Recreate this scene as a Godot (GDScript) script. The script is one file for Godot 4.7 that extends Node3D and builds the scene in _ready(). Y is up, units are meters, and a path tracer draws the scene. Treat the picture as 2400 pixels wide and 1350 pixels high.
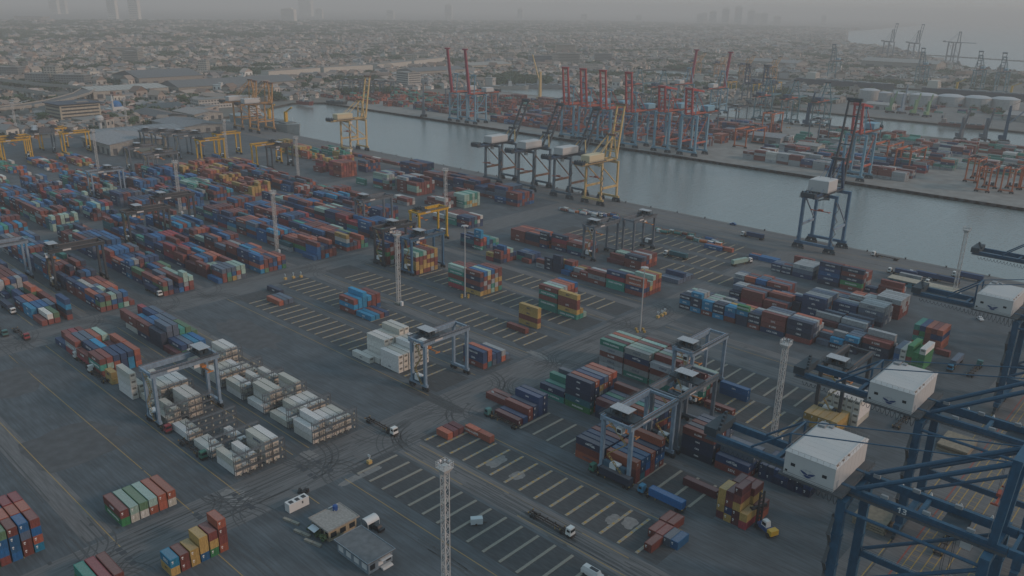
extends Node3D
# A container port at dusk seen from the air. x runs along the long quay, -z points to the water, y is up, metres.

var taken := {}
var mats := {}
var rng := RandomNumberGenerator.new()
var grime: Texture2D
var streak: Texture2D
var ripple: Texture2D
var blotch: Texture2D
var tracks: Texture2D

func numbered(n: String) -> String:
	var k: int = taken.get(n, 0)
	taken[n] = k + 1
	return n if k == 0 else "%s_%03d" % [n, k]

func lin(r: float, g: float, b: float) -> Color:
	return Color(r, g, b).linear_to_srgb()

func noise_tex(size: int, freq: float, lo: float, hi: float, octaves: int, seed_n: int, normal := false) -> NoiseTexture2D:
	var n := FastNoiseLite.new()
	n.noise_type = FastNoiseLite.TYPE_SIMPLEX_SMOOTH
	n.seed = seed_n
	n.frequency = freq
	n.fractal_octaves = octaves
	var t := NoiseTexture2D.new()
	t.width = size
	t.height = size
	t.seamless = true
	t.noise = n
	if normal:
		t.as_normal_map = true
		t.bump_strength = lo
	else:
		var g := Gradient.new()
		g.set_color(0, Color(lo, lo, lo))
		g.set_color(1, Color(hi, hi, hi))
		t.color_ramp = g
	return t

func mat(key: String, c: Color, rough := 0.75, metal := 0.0, tex: Texture2D = null, sc := Vector3.ONE, world := true) -> StandardMaterial3D:
	if mats.has(key):
		return mats[key]
	var m := StandardMaterial3D.new()
	m.resource_name = key
	m.albedo_color = c
	m.roughness = rough
	m.metallic = metal
	if tex:
		m.albedo_texture = tex
		m.uv1_triplanar = true
		m.uv1_world_triplanar = world
		m.uv1_scale = sc
	mats[key] = m
	return m

# ---- shapes -------------------------------------------------------------
func mb() -> SurfaceTool:
	var st := SurfaceTool.new()
	st.begin(Mesh.PRIMITIVE_TRIANGLES)
	st.set_smooth_group(-1)
	return st

func quad(st: SurfaceTool, a: Vector3, b: Vector3, c: Vector3, d: Vector3) -> void:
	# seen from the front a, b, c, d run clockwise
	for v in [a, b, c, a, c, d]:
		st.add_vertex(v)

func tri(st: SurfaceTool, a: Vector3, b: Vector3, c: Vector3) -> void:
	for v in [a, b, c]:
		st.add_vertex(v)

func hexa(st: SurfaceTool, p: Array) -> void:
	# p: four corners of the bottom (x-z-, x+z-, x+z+, x-z+) then of the top
	quad(st, p[4], p[5], p[6], p[7])
	quad(st, p[3], p[2], p[1], p[0])
	quad(st, p[7], p[6], p[2], p[3])
	quad(st, p[5], p[4], p[0], p[1])
	quad(st, p[6], p[5], p[1], p[2])
	quad(st, p[4], p[7], p[3], p[0])

func bx(st: SurfaceTool, c: Vector3, s: Vector3, b := Basis()) -> void:
	var h := s * 0.5
	var p := []
	for y in [-h.y, h.y]:
		for q in [Vector2(-1, -1), Vector2(1, -1), Vector2(1, 1), Vector2(-1, 1)]:
			p.append(c + b * Vector3(q.x * h.x, y, q.y * h.z))
	hexa(st, p)

func frustum(st: SurfaceTool, c: Vector3, s0: Vector2, s1: Vector2, h: float) -> void:
	var p := []
	for k in [[0.0, s0], [h, s1]]:
		for q in [Vector2(-1, -1), Vector2(1, -1), Vector2(1, 1), Vector2(-1, 1)]:
			p.append(c + Vector3(q.x * k[1].x * 0.5, k[0], q.y * k[1].y * 0.5))
	hexa(st, p)

func aim(a: Vector3, b: Vector3) -> Basis:
	var d := (b - a).normalized()
	var up := Vector3.UP if absf(d.y) < 0.99 else Vector3.RIGHT
	var x := up.cross(d).normalized()
	return Basis(x, d.cross(x), d)

func bar(st: SurfaceTool, a: Vector3, b: Vector3, w: float, h: float) -> void:
	bx(st, (a + b) * 0.5, Vector3(w, h, a.distance_to(b)), aim(a, b))

func tube(st: SurfaceTool, a: Vector3, b: Vector3, r: float, n := 6, r2 := -1.0) -> void:
	var e := aim(a, b)
	if r2 < 0.0:
		r2 = r
	for i in n:
		var t0 := TAU * i / n
		var t1 := TAU * (i + 1) / n
		var u := e * Vector3(cos(t0), sin(t0), 0)
		var v := e * Vector3(cos(t1), sin(t1), 0)
		quad(st, a + u * r, b + u * r2, b + v * r2, a + v * r)
		tri(st, a, a + u * r, a + v * r)
		tri(st, b, b + v * r2, b + u * r2)

func lathe(st: SurfaceTool, c: Vector3, prof: Array, n := 12) -> void:
	# prof: Vector2(radius, height) from the bottom up
	for i in n:
		var t0 := TAU * i / n
		var t1 := TAU * (i + 1) / n
		var u := Vector3(cos(t0), 0, sin(t0))
		var v := Vector3(cos(t1), 0, sin(t1))
		for k in prof.size() - 1:
			var p: Vector2 = prof[k]
			var q: Vector2 = prof[k + 1]
			quad(st, c + u * p.x + Vector3(0, p.y, 0), c + u * q.x + Vector3(0, q.y, 0), c + v * q.x + Vector3(0, q.y, 0), c + v * p.x + Vector3(0, p.y, 0))

func done(st: SurfaceTool) -> ArrayMesh:
	st.generate_normals()
	return st.commit()

func put(called: String, shape, m: Material, parent: Node3D) -> MeshInstance3D:
	var o := MeshInstance3D.new()
	o.name = called
	o.mesh = done(shape) if shape is SurfaceTool else shape
	o.material_override = m
	parent.add_child(o, true)
	return o

func thing(called: String, label: String, category: String, at := Vector3.ZERO, turn := 0.0, group := "") -> Node3D:
	var o := Node3D.new()
	o.name = numbered(called)
	add_child(o)
	o.position = at
	o.rotation.y = turn
	tag(o, label, category, group)
	return o

func tag(o: Node3D, label: String, category: String, group := "") -> Node3D:
	if label:
		o.set_meta("label", label)
	if category:
		o.set_meta("category", category)
	if group:
		o.set_meta("group", group)
	return o

func structure(called: String, shape, m: Material, parent: Node3D = null, kind := "structure") -> MeshInstance3D:
	var top := parent == null
	var o := put(numbered(called) if top else called, shape, m, self if top else parent)
	if top:
		o.set_meta("kind", kind)
	return o

func dup(o: Node3D, label: String, at: Vector3, turn := 0.0) -> Node3D:
	var c: Node3D = o.duplicate()
	c.name = numbered(o.get_meta("base"))
	add_child(c)
	c.position = at
	c.rotation.y = turn
	c.set_meta("label", label)
	return c

var prints := {}
func writing(text: String, size: float, m: Material, parent: Node3D, at: Vector3, turn: float, font := "Droid Sans", tilt := 0.0, called := "lettering") -> MeshInstance3D:
	var key := "%s|%.2f|%s" % [text, size, font]
	if not prints.has(key):
		var f := SystemFont.new()
		f.font_names = PackedStringArray([font])
		f.font_weight = 700
		var t := TextMesh.new()
		t.text = text
		t.font = f
		t.font_size = 32
		t.pixel_size = size / 24.0
		t.depth = 0.04
		t.curve_step = 4.0
		prints[key] = t
	var o := put(called, prints[key], m, parent)
	o.position = at
	o.rotation = Vector3(tilt, turn, 0)
	return o

func poly_sheet(st: SurfaceTool, pts: Array, y: float, wall := 0.0) -> void:
	var p := PackedVector2Array(pts)
	if Geometry2D.is_polygon_clockwise(p):
		p.reverse()
	var ix := Geometry2D.triangulate_polygon(p)
	for k in range(0, ix.size(), 3):
		var a := p[ix[k]]
		var b := p[ix[k + 1]]
		var c := p[ix[k + 2]]
		if (b - a).cross(c - a) < 0:
			var q := b
			b = c
			c = q
		tri(st, Vector3(a.x, y, a.y), Vector3(b.x, y, b.y), Vector3(c.x, y, c.y))
	if wall > 0.0:
		for k in p.size():
			var a := p[k]
			var b := p[(k + 1) % p.size()]
			var c3 := Vector3(a.x, y, a.y)
			var d3 := Vector3(b.x, y, b.y)
			var dn := Vector3(0, -wall, 0)
			quad(st, d3, c3, c3 + dn, d3 + dn)
			quad(st, d3 + dn, c3 + dn, c3, d3)

func rect(st: SurfaceTool, x0: float, z0: float, x1: float, z1: float, y: float) -> void:
	quad(st, Vector3(minf(x0, x1), y, minf(z0, z1)), Vector3(maxf(x0, x1), y, minf(z0, z1)), Vector3(maxf(x0, x1), y, maxf(z0, z1)), Vector3(minf(x0, x1), y, maxf(z0, z1)))

func many(called: String, mesh_: Mesh, m: Material, at: Array, tints: Array, label := "", category := "", parent: Node3D = null) -> MultiMeshInstance3D:
	var mm := MultiMesh.new()
	mm.transform_format = MultiMesh.TRANSFORM_3D
	mm.use_colors = not tints.is_empty()
	mm.mesh = mesh_
	mm.instance_count = at.size()
	for i in at.size():
		mm.set_instance_transform(i, at[i])
		if mm.use_colors:
			mm.set_instance_color(i, tints[i])
	var o := MultiMeshInstance3D.new()
	o.name = called if parent else numbered(called)
	o.multimesh = mm
	o.material_override = m
	(parent if parent else self).add_child(o, true)
	o.set_meta("kind", "stuff")
	if label:
		tag(o, label, category)
	return o

func pick(a: Array):
	return a[rng.randi() % a.size()]


func _ready() -> void:
	rng.seed = 7
	var cam := Camera3D.new()
	cam.name = "camera"
	add_child(cam)
	cam.transform = Transform3D(Basis(Vector3(0.73188561, 0.01725616, -0.68120898), Vector3(-0.23423835, 0.94513229, -0.22772207), Vector3(0.639903, 0.32623178, 0.69577078)).orthonormalized(), Vector3(0, 147, 0))
	cam.fov = 38.97
	cam.near = 1.0
	cam.far = 90000.0
	cam.current = true
	var env := Environment.new()
	env.background_mode = Environment.BG_SKY
	var sky := Sky.new()
	var sm := ProceduralSkyMaterial.new()
	sm.sky_top_color = Color(0.765, 0.905, 0.99)
	sm.sky_horizon_color = Color(0.775, 0.765, 0.75)
	sm.sky_curve = 0.1
	sm.ground_bottom_color = Color(0.3, 0.32, 0.33)
	sm.ground_horizon_color = Color(0.72, 0.70, 0.68)
	sm.sun_angle_max = 40.0
	sm.sun_curve = 0.12
	sky.sky_material = sm
	env.sky = sky
	env.tonemap_mode = Environment.TONE_MAPPER_LINEAR
	env.tonemap_exposure = 0.62
	env.fog_enabled = true
	env.fog_density = 0.00019
	env.fog_light_color = Color(1.0, 0.975, 0.95)
	env.sdfgi_enabled = true
	env.ssao_enabled = true
	env.ssil_enabled = true
	var we := WorldEnvironment.new()
	we.name = "environment"
	we.environment = env
	add_child(we)
	var sun := DirectionalLight3D.new()
	sun.name = "sun"
	add_child(sun)
	sun.look_at_from_position(Vector3(300, 150, -140), Vector3.ZERO)
	sun.light_energy = 0.85
	sun.light_angular_distance = 9.0
	sun.light_color = Color(1.0, 0.86, 0.77)
	sun.shadow_enabled = true
	textures()
	ground()
	near_stacks()
	reefers()
	middle_rows()
	far_rows()
	cranes()
	far_side()
	town()
	traffic()
	settle()
	mass_of_boxes()

func textures() -> void:
	grime = noise_tex(512, 0.012, 0.80, 1.0, 5, 3)
	streak = noise_tex(512, 0.02, 0.74, 1.0, 4, 11)
	blotch = noise_tex(1024, 0.006, 0.80, 1.0, 6, 5)
	tracks = noise_tex(1024, 0.02, 0.72, 1.0, 5, 13)
	ripple = noise_tex(512, 0.03, 3.0, 0, 4, 9, true)


var land_pts := [Vector2(-8, 700), Vector2(-8, -535), Vector2(-1030, -535), Vector2(-1130, -715), Vector2(-1105, -757), Vector2(600, -757), Vector2(600, -1160), Vector2(-233, -1138), Vector2(-620, -1105), Vector2(-904, -1107), Vector2(-1065, -1112), Vector2(-1115, -1169), Vector2(-1129, -1217), Vector2(-1040, -1271), Vector2(-985, -1219), Vector2(-900, -1150), Vector2(-720, -1150), Vector2(-715, -1265), Vector2(-660, -1276), Vector2(-246, -1281), Vector2(600, -1290), Vector2(600, -1720), Vector2(-300, -1730), Vector2(-780, -1725), Vector2(-1217, -1720), Vector2(-1217, -1868), Vector2(-1194, -1904), Vector2(-780, -1850), Vector2(-300, -1850), Vector2(900, -1850), Vector2(900, -2500), Vector2(-520, -2572), Vector2(-660, -2655), Vector2(-1340, -4000), Vector2(-1700, -4350), Vector2(-2900, -7400), Vector2(-4300, -14000), Vector2(-12000, -34000), Vector2(-34000, -34000), Vector2(-34000, 6000), Vector2(-300, 6000)]

func ground() -> void:
	var wm := StandardMaterial3D.new()
	wm.albedo_color = lin(0.155, 0.185, 0.18)
	wm.roughness = 0.2
	wm.metallic_specular = 0.5
	wm.normal_enabled = true
	wm.normal_texture = ripple
	wm.normal_scale = 0.5
	wm.uv1_triplanar = true
	wm.uv1_world_triplanar = true
	wm.uv1_scale = Vector3(0.02, 0.02, 0.02)
	var st := mb()
	rect(st, -36000, -36000, 36000, 8000, -2.6)
	structure("sea", st, wm)
	st = mb()
	poly_sheet(st, land_pts, 0.0, 4.0)
	structure("ground", st, mat("earth", lin(0.15, 0.14, 0.12), 0.95, 0, blotch, Vector3(0.004, 0.004, 0.004)))
	yard_floor()

func yard_floor() -> void:
	var asphalt := mat("asphalt", lin(0.112, 0.136, 0.153), 0.9, 0, blotch, Vector3(0.011, 0.011, 0.011))
	asphalt.detail_enabled = true
	asphalt.detail_blend_mode = BaseMaterial3D.BLEND_MODE_MUL
	asphalt.detail_albedo = tracks
	asphalt.detail_uv_layer = BaseMaterial3D.DETAIL_UV_2
	asphalt.uv2_triplanar = true
	asphalt.uv2_world_triplanar = true
	asphalt.uv2_scale = Vector3(0.003, 0.05, 0.045)
	var lane := mat("lane_concrete", lin(0.155, 0.158, 0.16), 0.9, 0, tracks, Vector3(0.004, 0.05, 0.06))
	var dark := mat("pad_asphalt", lin(0.064, 0.071, 0.076), 0.92, 0, tracks, Vector3(0.008, 0.03, 0.05))
	var conc := mat("road_concrete", lin(0.145, 0.15, 0.153), 0.9, 0, tracks, Vector3(0.06, 0.05, 0.004))
	var worn := mat("worn_concrete", lin(0.20, 0.20, 0.195), 0.9, 0, grime, Vector3(0.08, 0.08, 0.08))
	var strip_m := mat("strip_concrete", lin(0.27, 0.255, 0.215), 0.9, 0, grime, Vector3(0.25, 0.25, 0.25))
	var yellow := mat("yellow_paint", lin(0.42, 0.27, 0.07), 0.85, 0, grime, Vector3(0.4, 0.4, 0.4))
	var red := mat("red_paint", lin(0.30, 0.07, 0.05), 0.85, 0, grime, Vector3(0.4, 0.4, 0.4))
	var st := mb()
	poly_sheet(st, [Vector2(-9, 600), Vector2(-9, -534), Vector2(-1000, -534), Vector2(-1000, -300), Vector2(-960, -100), Vector2(-960, 600)], 0.004)
	structure("yard_pavement", st, asphalt)
	# cross roads and quay apron of paler concrete
	for r in [[-404, 200, -381, -500, "road"], [-219, 200, -197.6, -500, "road"], [-590, 100, -566, -500, "road"], [-1000, -494, -9, -534, "apron"], [-62, 400, -9, -494, "apron"], [-763, 100, -744, -494, "road"]]:
		st = mb()
		rect(st, r[0], r[1], r[2], r[3], 0.008 if r[4] == "road" else 0.012)
		structure(r[4], st, conc if r[4] == "road" else lane)
	# truck lanes between the block rows
	for r in [[-197, -157, -60, -167.5], [-380, -62, -221, -70], [-380, -159.5, -221, -164], [-197, -308, -75, -318], [-197, -328, -75, -334], [-380, -247, -221, -252], [-380, -310, -221, -318], [-380, -336, -221, -342], [-700, -130, -405, -134], [-700, -189, -405, -194], [-700, -247, -405, -252]]:
		st = mb()
		rect(st, r[0], r[1], r[2], r[3], 0.008)
		structure("truck_lane", st, lane)
	# the striped pads: every concrete strip is a piece of its pad
	var pads := [[-199, -138.2, -98, -155.8, -195.5, 15, 0], [-199, -168.4, -98, -185.8, -196.2, 15, 1], [-197, -198.8, -98, -216.6, -184.5, 13, 0], [-197, -226, -98, -244, -197.2, 0, 0], [-197, -262, -98, -282, -133.0, 5, 1], [-197, -288, -98, -306.5, -178.0, 12, 0], [-380, -197.5, -222, -216, -366.0, 21, 1], [-385, -226, -222, -243.6, -380.0, 24, 1], [-385, -257.5, -222, -275, -366.0, 22, 1], [-385, -289.5, -222, -308.5, -372.0, 22, 1], [-340, -320, -222, -336.5, -300.0, 11, 1], [-335, -402, -202, -420, -250.0, 7, 1], [-350, -425, -222, -444, -340.0, 18, 1], [-330, -450, -222, -466, -318.0, 14, 1], [-300, -471, -222, -484, -290.0, 9, 1], [-197, -412, -165, -430, -195, 3, 0]]
	for p in pads:
		st = mb()
		rect(st, p[0], p[1], p[2], p[3], 0.016)
		var pad := structure("striped_pad", st, dark)
		var marks := mb()
		for k in p[5]:
			var x: float = p[4] + k * 6.5
			if x > p[2] - 1.0:
				break
			var one := mb()
			bx(one, Vector3(x, 0.08, (p[1] + p[3]) * 0.5), Vector3(0.95, 0.16, absf(p[1] - p[3]) - 0.8))
			structure("concrete_strip", one, strip_m, pad)
			if p[6] == 1:
				for j in 6:
					bx(marks, Vector3(x, 0.165, p[1] - 1.6 - j * 2.84 + rng.randf_range(-0.2, 0.2)), Vector3(0.7, 0.012, rng.randf_range(0.5, 1.1)))
		if p[6] == 1 and p[5] > 0:
			structure("yellow_mark", marks, yellow, pad, "stuff").set_meta("kind", "stuff")
	# painted lines along the lanes
	var lines := [[-68.4, -380, -212], [-90.6, -380, -212], [-48, -380, -226], [-105.5, -380, -212], [-130.5, -380, -221], [-134.0, -196, -100], [-137.0, -380, -221], [-161.0, -380, -221], [-165.5, -195, -90], [-158.5, -195, -90], [-187.4, -195, -100], [-193.5, -380, -222], [-220, -380, -222], [-253, -380, -222], [-283, -380, -222], [-312, -380, -222], [-346, -380, -222], [-325, -196, -100], [-110, -700, -410], [-134, -700, -410], [-163, -700, -410], [-190, -700, -410], [-222, -700, -410], [-250, -700, -410], [-285, -700, -410], [-498, -900, -100], [-518, -900, -100], [-86, -196, -90], [-120, -196, -190]]
	for l in lines:
		st = mb()
		rect(st, l[1], l[0] - 0.11, l[2], l[0] + 0.11, 0.026)
		structure("yellow_line", st, yellow)
	for x in [-54.6, -48.0, -45.8, -43.4, -41.2, -38.4, -33.2, -31.0]:
		st = mb()
		rect(st, x - 0.14, 200, x + 0.14, -490, 0.03)
		structure("yellow_line", st, yellow)
	st = mb()
	rect(st, -49.6, 200, -49.2, -490, 0.03)
	structure("red_line", st, red)
	st = mb()
	for k in 190:
		for x in [-46.9, -42.3, -32.1]:
			bar(st, Vector3(x - 1.0, 0.03, 100 - k * 3.0), Vector3(x + 1.0, 0.03, 100 - k * 3.0), 0.18, 0.004)
	structure("ladder_marking", st, yellow, null, "stuff")
	var steel := mat("rail_steel", lin(0.10, 0.09, 0.085), 0.5, 0.6)
	for x in [-54.0, -24.0]:
		st = mb()
		bx(st, Vector3(x, 0.04, -150), Vector3(0.16, 0.08, 700))
		structure("crane_rail", st, steel)
	for z in [-508.0, -530.0]:
		st = mb()
		bx(st, Vector3(-500, 0.04, z), Vector3(980, 0.08, 0.16))
		structure("crane_rail", st, steel)
	# worn pale patches and dark tar repairs
	for r in [[-219, -100, -204, -108, 1], [-221, -131, -213, -137.5, 1], [-240, -190, -200, -196, 0], [-275, -252, -262, -256, 1], [-171, -171.5, -165, -182, 1], [-160, -172, -154, -178, 1], [-122, -174, -118, -181, 1], [-118, -176, -112, -183, 1], [-150, -290, -120, -298, 0], [-300, -60, -260, -100, 2], [-360, -165, -300, -188, 2], [-370, -70, -330, -95, 2], [-196, -128, -192, -150, 1], [-112, -120, -90, -133, 2], [-226, -252, -200, -257, 1], [-235, -256, -222, -263, 0]]:
		st = mb()
		var pts := []
		for k in 18:
			var a := TAU * k / 18.0
			var q := rng.randf_range(0.72, 1.0) if r[4] != 0 else 1.0
			var cx := cos(a)
			var cz := sin(a)
			var sq := 1.0 / maxf(absf(cx), absf(cz))
			q *= lerpf(1.0, sq, 0.7)
			pts.append(Vector2((r[0] + r[2]) * 0.5 + cx * q * absf(r[2] - r[0]) * 0.45, (r[1] + r[3]) * 0.5 + cz * q * absf(r[3] - r[1]) * 0.45))
		poly_sheet(st, pts, 0.021 + rng.randf() * 0.003)
		structure("pavement_patch", st, worn if r[4] == 1 else dark if r[4] == 0 else mat("stained", lin(0.085, 0.09, 0.095), 0.9, 0, blotch, Vector3(0.03, 0.03, 0.03)))
	# black rubber swept round the corners, straight wheel tracks, drips of oil
	var marks_m := mat("tyre_black", lin(0.075, 0.082, 0.086), 0.92, 0, grime, Vector3(0.2, 0.2, 0.2))
	var tm := mb()
	for q in [[-392, -130], [-392, -165], [-392, -192], [-392, -250], [-392, -315], [-208, -163], [-208, -190], [-208, -134], [-208, -220], [-208, -253], [-208, -313], [-208, -345], [-208, -100], [-208, -66], [-392, -98]]:
		for k in 7:
			var sx := 1.0 if rng.randf() < 0.5 else -1.0
			var sz := 1.0 if rng.randf() < 0.5 else -1.0
			var rad := rng.randf_range(8.0, 17.0)
			var c := Vector3(q[0] + sx * rng.randf_range(9, 15), 0.034, q[1] + sz * rng.randf_range(5, 12))
			for w in [0.0, 2.1]:
				for j in 10:
					var a0 := PI * 0.5 * j / 10.0
					var a1 := PI * 0.5 * (j + 1) / 10.0
					flat_bar(tm, c + Vector3(-sx * cos(a0), 0, -sz * sin(a0)) * (rad + w), c + Vector3(-sx * cos(a1), 0, -sz * sin(a1)) * (rad + w), 0.42)
	for k in 150:
		var z: float = pick([-62, -66, -95, -100, -133, -161, -163, -165, -190, -193, -222, -250, -285, -314, -331, -347, -500, -512])
		var x := rng.randf_range(-520, -70)
		var l := rng.randf_range(14, 60)
		z += rng.randf_range(-2.5, 2.5)
		for w in [0.0, 2.0]:
			flat_bar(tm, Vector3(x, 0.033, z + w), Vector3(x + l, 0.033, z + w + rng.randf_range(-0.8, 0.8)), 0.4)
	for k in 60:
		var x: float = pick([-400, -396, -391, -386, -216, -212, -206, -201])
		var z := rng.randf_range(-330, -30)
		for w in [0.0, 2.0]:
			flat_bar(tm, Vector3(x + w, 0.033, z), Vector3(x + w + rng.randf_range(-1, 1), 0.033, z - rng.randf_range(15, 45)), 0.4)
	structure("tyre_mark", tm, marks_m, null, "stuff")
	var oil := mb()
	for k in 240:
		var c := Vector3(rng.randf_range(-380, -80), 0.036, rng.randf_range(-345, -45))
		var rr := rng.randf_range(0.25, 1.3)
		var prev := Vector3.ZERO
		var first := Vector3.ZERO
		for j in 9:
			var a := -TAU * j / 8.0
			var p := c + Vector3(cos(a), 0, sin(a) * 0.7) * rr * (rng.randf_range(0.6, 1.1) if j < 8 else 1.0)
			if j == 8:
				p = first
			if j == 0:
				first = p
			else:
				tri(oil, c, p, prev)
			prev = p
	structure("oil_stain", oil, mat("oil", lin(0.035, 0.038, 0.04), 0.6), null, "stuff")
	# drain covers at the crossroads
	var iron := mat("iron", lin(0.05, 0.053, 0.058), 0.6, 0.4)
	floor_bits = [-213.1, -104.2, -209.9, -104.3, -205.3, -104.3, -203, -104.4, -211.5, -67.6, -209.1, -67.8, -205.6, -67.8, -202.7, -67.8, -211.8, -90.8, -209.6, -90.8, -212.9, -127.8, -210.3, -127.7, -206, -127.5, -203.7, -127.6, -211.2, -133.9, -206.4, -133.8, -203.7, -133.8]
	for k in range(0, floor_bits.size(), 2):
		st = mb()
		bx(st, Vector3(floor_bits[k], 0.03, floor_bits[k + 1]), Vector3(1.7, 0.03, 1.7))
		structure("drain_cover", st, iron)
	# bollards along the quay
	for k in 30:
		st = mb()
		lathe(st, Vector3.ZERO, [Vector2(0.45, 0), Vector2(0.3, 0.15), Vector2(0.28, 0.55), Vector2(0.5, 0.75), Vector2(0.42, 0.95), Vector2(0.0, 0.98)], 8)
		var b := put(numbered("bollard"), st, iron, self)
		b.position = Vector3(-80.0 - k * 24.0, 0.012, -533.4)
		b.scale = Vector3(1.3, 1.3, 1.3)
		tag(b, "small dark iron bollard on the edge of the near quay", "bollard", "bollards along the near quay")

var floor_bits := []

func flat_bar(st: SurfaceTool, a: Vector3, b: Vector3, w: float) -> void:
	var d := (b - a).normalized()
	var s := Vector3(-d.z, 0, d.x) * w * 0.5
	quad(st, a - s, b - s, b + s, a + s)


# ---- containers ---------------------------------------------------------
# one letter per paint: its name and its colour (linear)
var paint := {
	"r": ["rust-red", Color(0.20, 0.045, 0.035)], "o": ["orange-red", Color(0.40, 0.10, 0.05)], "p": ["crimson", Color(0.33, 0.035, 0.05)],
	"m": ["dark maroon", Color(0.11, 0.025, 0.032)], "b": ["dark blue", Color(0.018, 0.05, 0.125)], "u": ["mid-blue", Color(0.02, 0.115, 0.27)],
	"c": ["bright cyan-blue", Color(0.02, 0.23, 0.40)], "t": ["teal-green", Color(0.05, 0.25, 0.20)], "T": ["dark teal", Color(0.02, 0.12, 0.15)],
	"g": ["bright green", Color(0.03, 0.21, 0.07)], "G": ["olive-green", Color(0.10, 0.20, 0.10)], "l": ["pale mint", Color(0.30, 0.44, 0.37)],
	"w": ["white", Color(0.62, 0.60, 0.55)], "s": ["light grey", Color(0.33, 0.35, 0.36)], "k": ["slate-blue", Color(0.09, 0.13, 0.19)],
	"d": ["navy", Color(0.012, 0.03, 0.07)], "y": ["mustard-yellow", Color(0.46, 0.29, 0.07)], "R": ["white refrigerated", Color(0.66, 0.64, 0.59)],
}
var box_mesh := {}
var masters := {}
var rest_at := []
var rest_tint := []
var logo_at := {}
var n_box := 0

func corrugated(st: SurfaceTool, len_: float, y0: float, y1: float, z: float, out: float, n: int, depth: float) -> void:
	# a wall along x at z, facing out (+1 or -1), pressed into n shallow folds
	var w := len_ / n
	for i in n:
		var x := -len_ * 0.5 + i * w
		var xs := [x, x + w * 0.32, x + w * 0.5, x + w * 0.82, x + w]
		var zs := [z, z, z - out * depth, z - out * depth, z]
		for k in 4:
			var a := Vector3(xs[k], y0, zs[k])
			var b := Vector3(xs[k], y1, zs[k])
			var c := Vector3(xs[k + 1], y1, zs[k + 1])
			var d := Vector3(xs[k + 1], y0, zs[k + 1])
			if out > 0:
				quad(st, a, b, c, d)
			else:
				quad(st, d, c, b, a)

func container_body(len_: float, hi: float, reefer: bool, folds: int) -> ArrayMesh:
	var st := mb()
	st.set_smooth_group(-1)
	var hl := len_ * 0.5
	for z in [-1.13, 1.13]:
		bx(st, Vector3(0, 0.09, z), Vector3(len_, 0.18, 0.18))
		bx(st, Vector3(0, hi - 0.06, z), Vector3(len_, 0.12, 0.18))
		for x in [-hl + 0.09, hl - 0.09]:
			bx(st, Vector3(x, hi * 0.5, z), Vector3(0.184, hi - 0.004, 0.184))
	for x in [-hl + 0.09, hl - 0.09]:
		bx(st, Vector3(x, 0.09, 0), Vector3(0.18, 0.18, 2.1))
		bx(st, Vector3(x, hi - 0.07, 0), Vector3(0.18, 0.14, 2.1))
	for s in [-1.0, 1.0]:
		if reefer:
			corrugated(st, len_ - 0.36, 0.18, hi - 0.12, s * 1.19, s, 10, 0.012)
		else:
			corrugated(st, len_ - 0.36, 0.18, hi - 0.12, s * 1.20, s, folds, 0.05)
	quad(st, Vector3(-hl + 0.03, 0.18, -1.04), Vector3(-hl + 0.03, hi - 0.14, -1.04), Vector3(-hl + 0.03, hi - 0.14, 1.04), Vector3(-hl + 0.03, 0.18, 1.04))
	quad(st, Vector3(-hl, 0.1, -1.1), Vector3(-hl, 0.1, 1.1), Vector3(hl, 0.1, 1.1), Vector3(hl, 0.1, -1.1))
	return done(st)

func container_roof(len_: float, hi: float, folds: int) -> ArrayMesh:
	var st := mb()
	st.set_smooth_group(-1)
	var l := len_ - 0.3
	var w := l / folds
	for i in folds:
		var x := -l * 0.5 + i * w
		quad(st, Vector3(x, hi - 0.035, -1.07), Vector3(x + w * 0.5, hi - 0.015, -1.07), Vector3(x + w * 0.5, hi - 0.015, 1.07), Vector3(x, hi - 0.035, 1.07))
		quad(st, Vector3(x + w * 0.5, hi - 0.015, -1.07), Vector3(x + w, hi - 0.035, -1.07), Vector3(x + w, hi - 0.035, 1.07), Vector3(x + w * 0.5, hi - 0.015, 1.07))
	return done(st)

func container_door(hi: float, s: float) -> ArrayMesh:
	# one leaf of the pair, with its own two locking bars
	var st := mb()
	bx(st, Vector3(-0.04, (hi + 0.02) * 0.5, s * 0.52), Vector3(0.06, hi - 0.34, 1.0))
	for k in 3:
		bx(st, Vector3(0.0, 0.5 + k * (hi - 0.9) * 0.5, s * 0.52), Vector3(0.03, 0.16, 0.9))
	for z in [0.25, 0.78]:
		bx(st, Vector3(0.03, hi * 0.5, s * z), Vector3(0.05, hi - 0.3, 0.05))
	return done(st)

func paint_of(c: String, part: String, v: int) -> StandardMaterial3D:
	var key := "paint_%s_%s_%d" % [c, part, v]
	if mats.has(key):
		return mats[key]
	var col: Color = paint[c][1]
	var grey := (col.r + col.g + col.b) / 3.0
	col = Color(grey, grey, grey).lerp(col, 1.1 if c in ["b", "u", "c", "t", "T"] else 0.92)
	col = Color(maxf(col.r, 0.008), maxf(col.g, 0.008), maxf(col.b, 0.008))
	var f := 1.0 + (v - 1) * 0.16
	col = Color(col.r * f, col.g * f, col.b * (f + (v - 1) * 0.05))
	if part == "roof":
		col = col.lerp(Color(0.30, 0.27, 0.25), 0.30)   # roofs stand in the sun for years and chalk
	var m := mat(key, col.linear_to_srgb(), 0.62, 0.0, streak if part != "roof" else grime, Vector3(0.35, 0.06, 0.35) if part != "roof" else Vector3(0.22, 0.22, 0.22))
	return m

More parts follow.
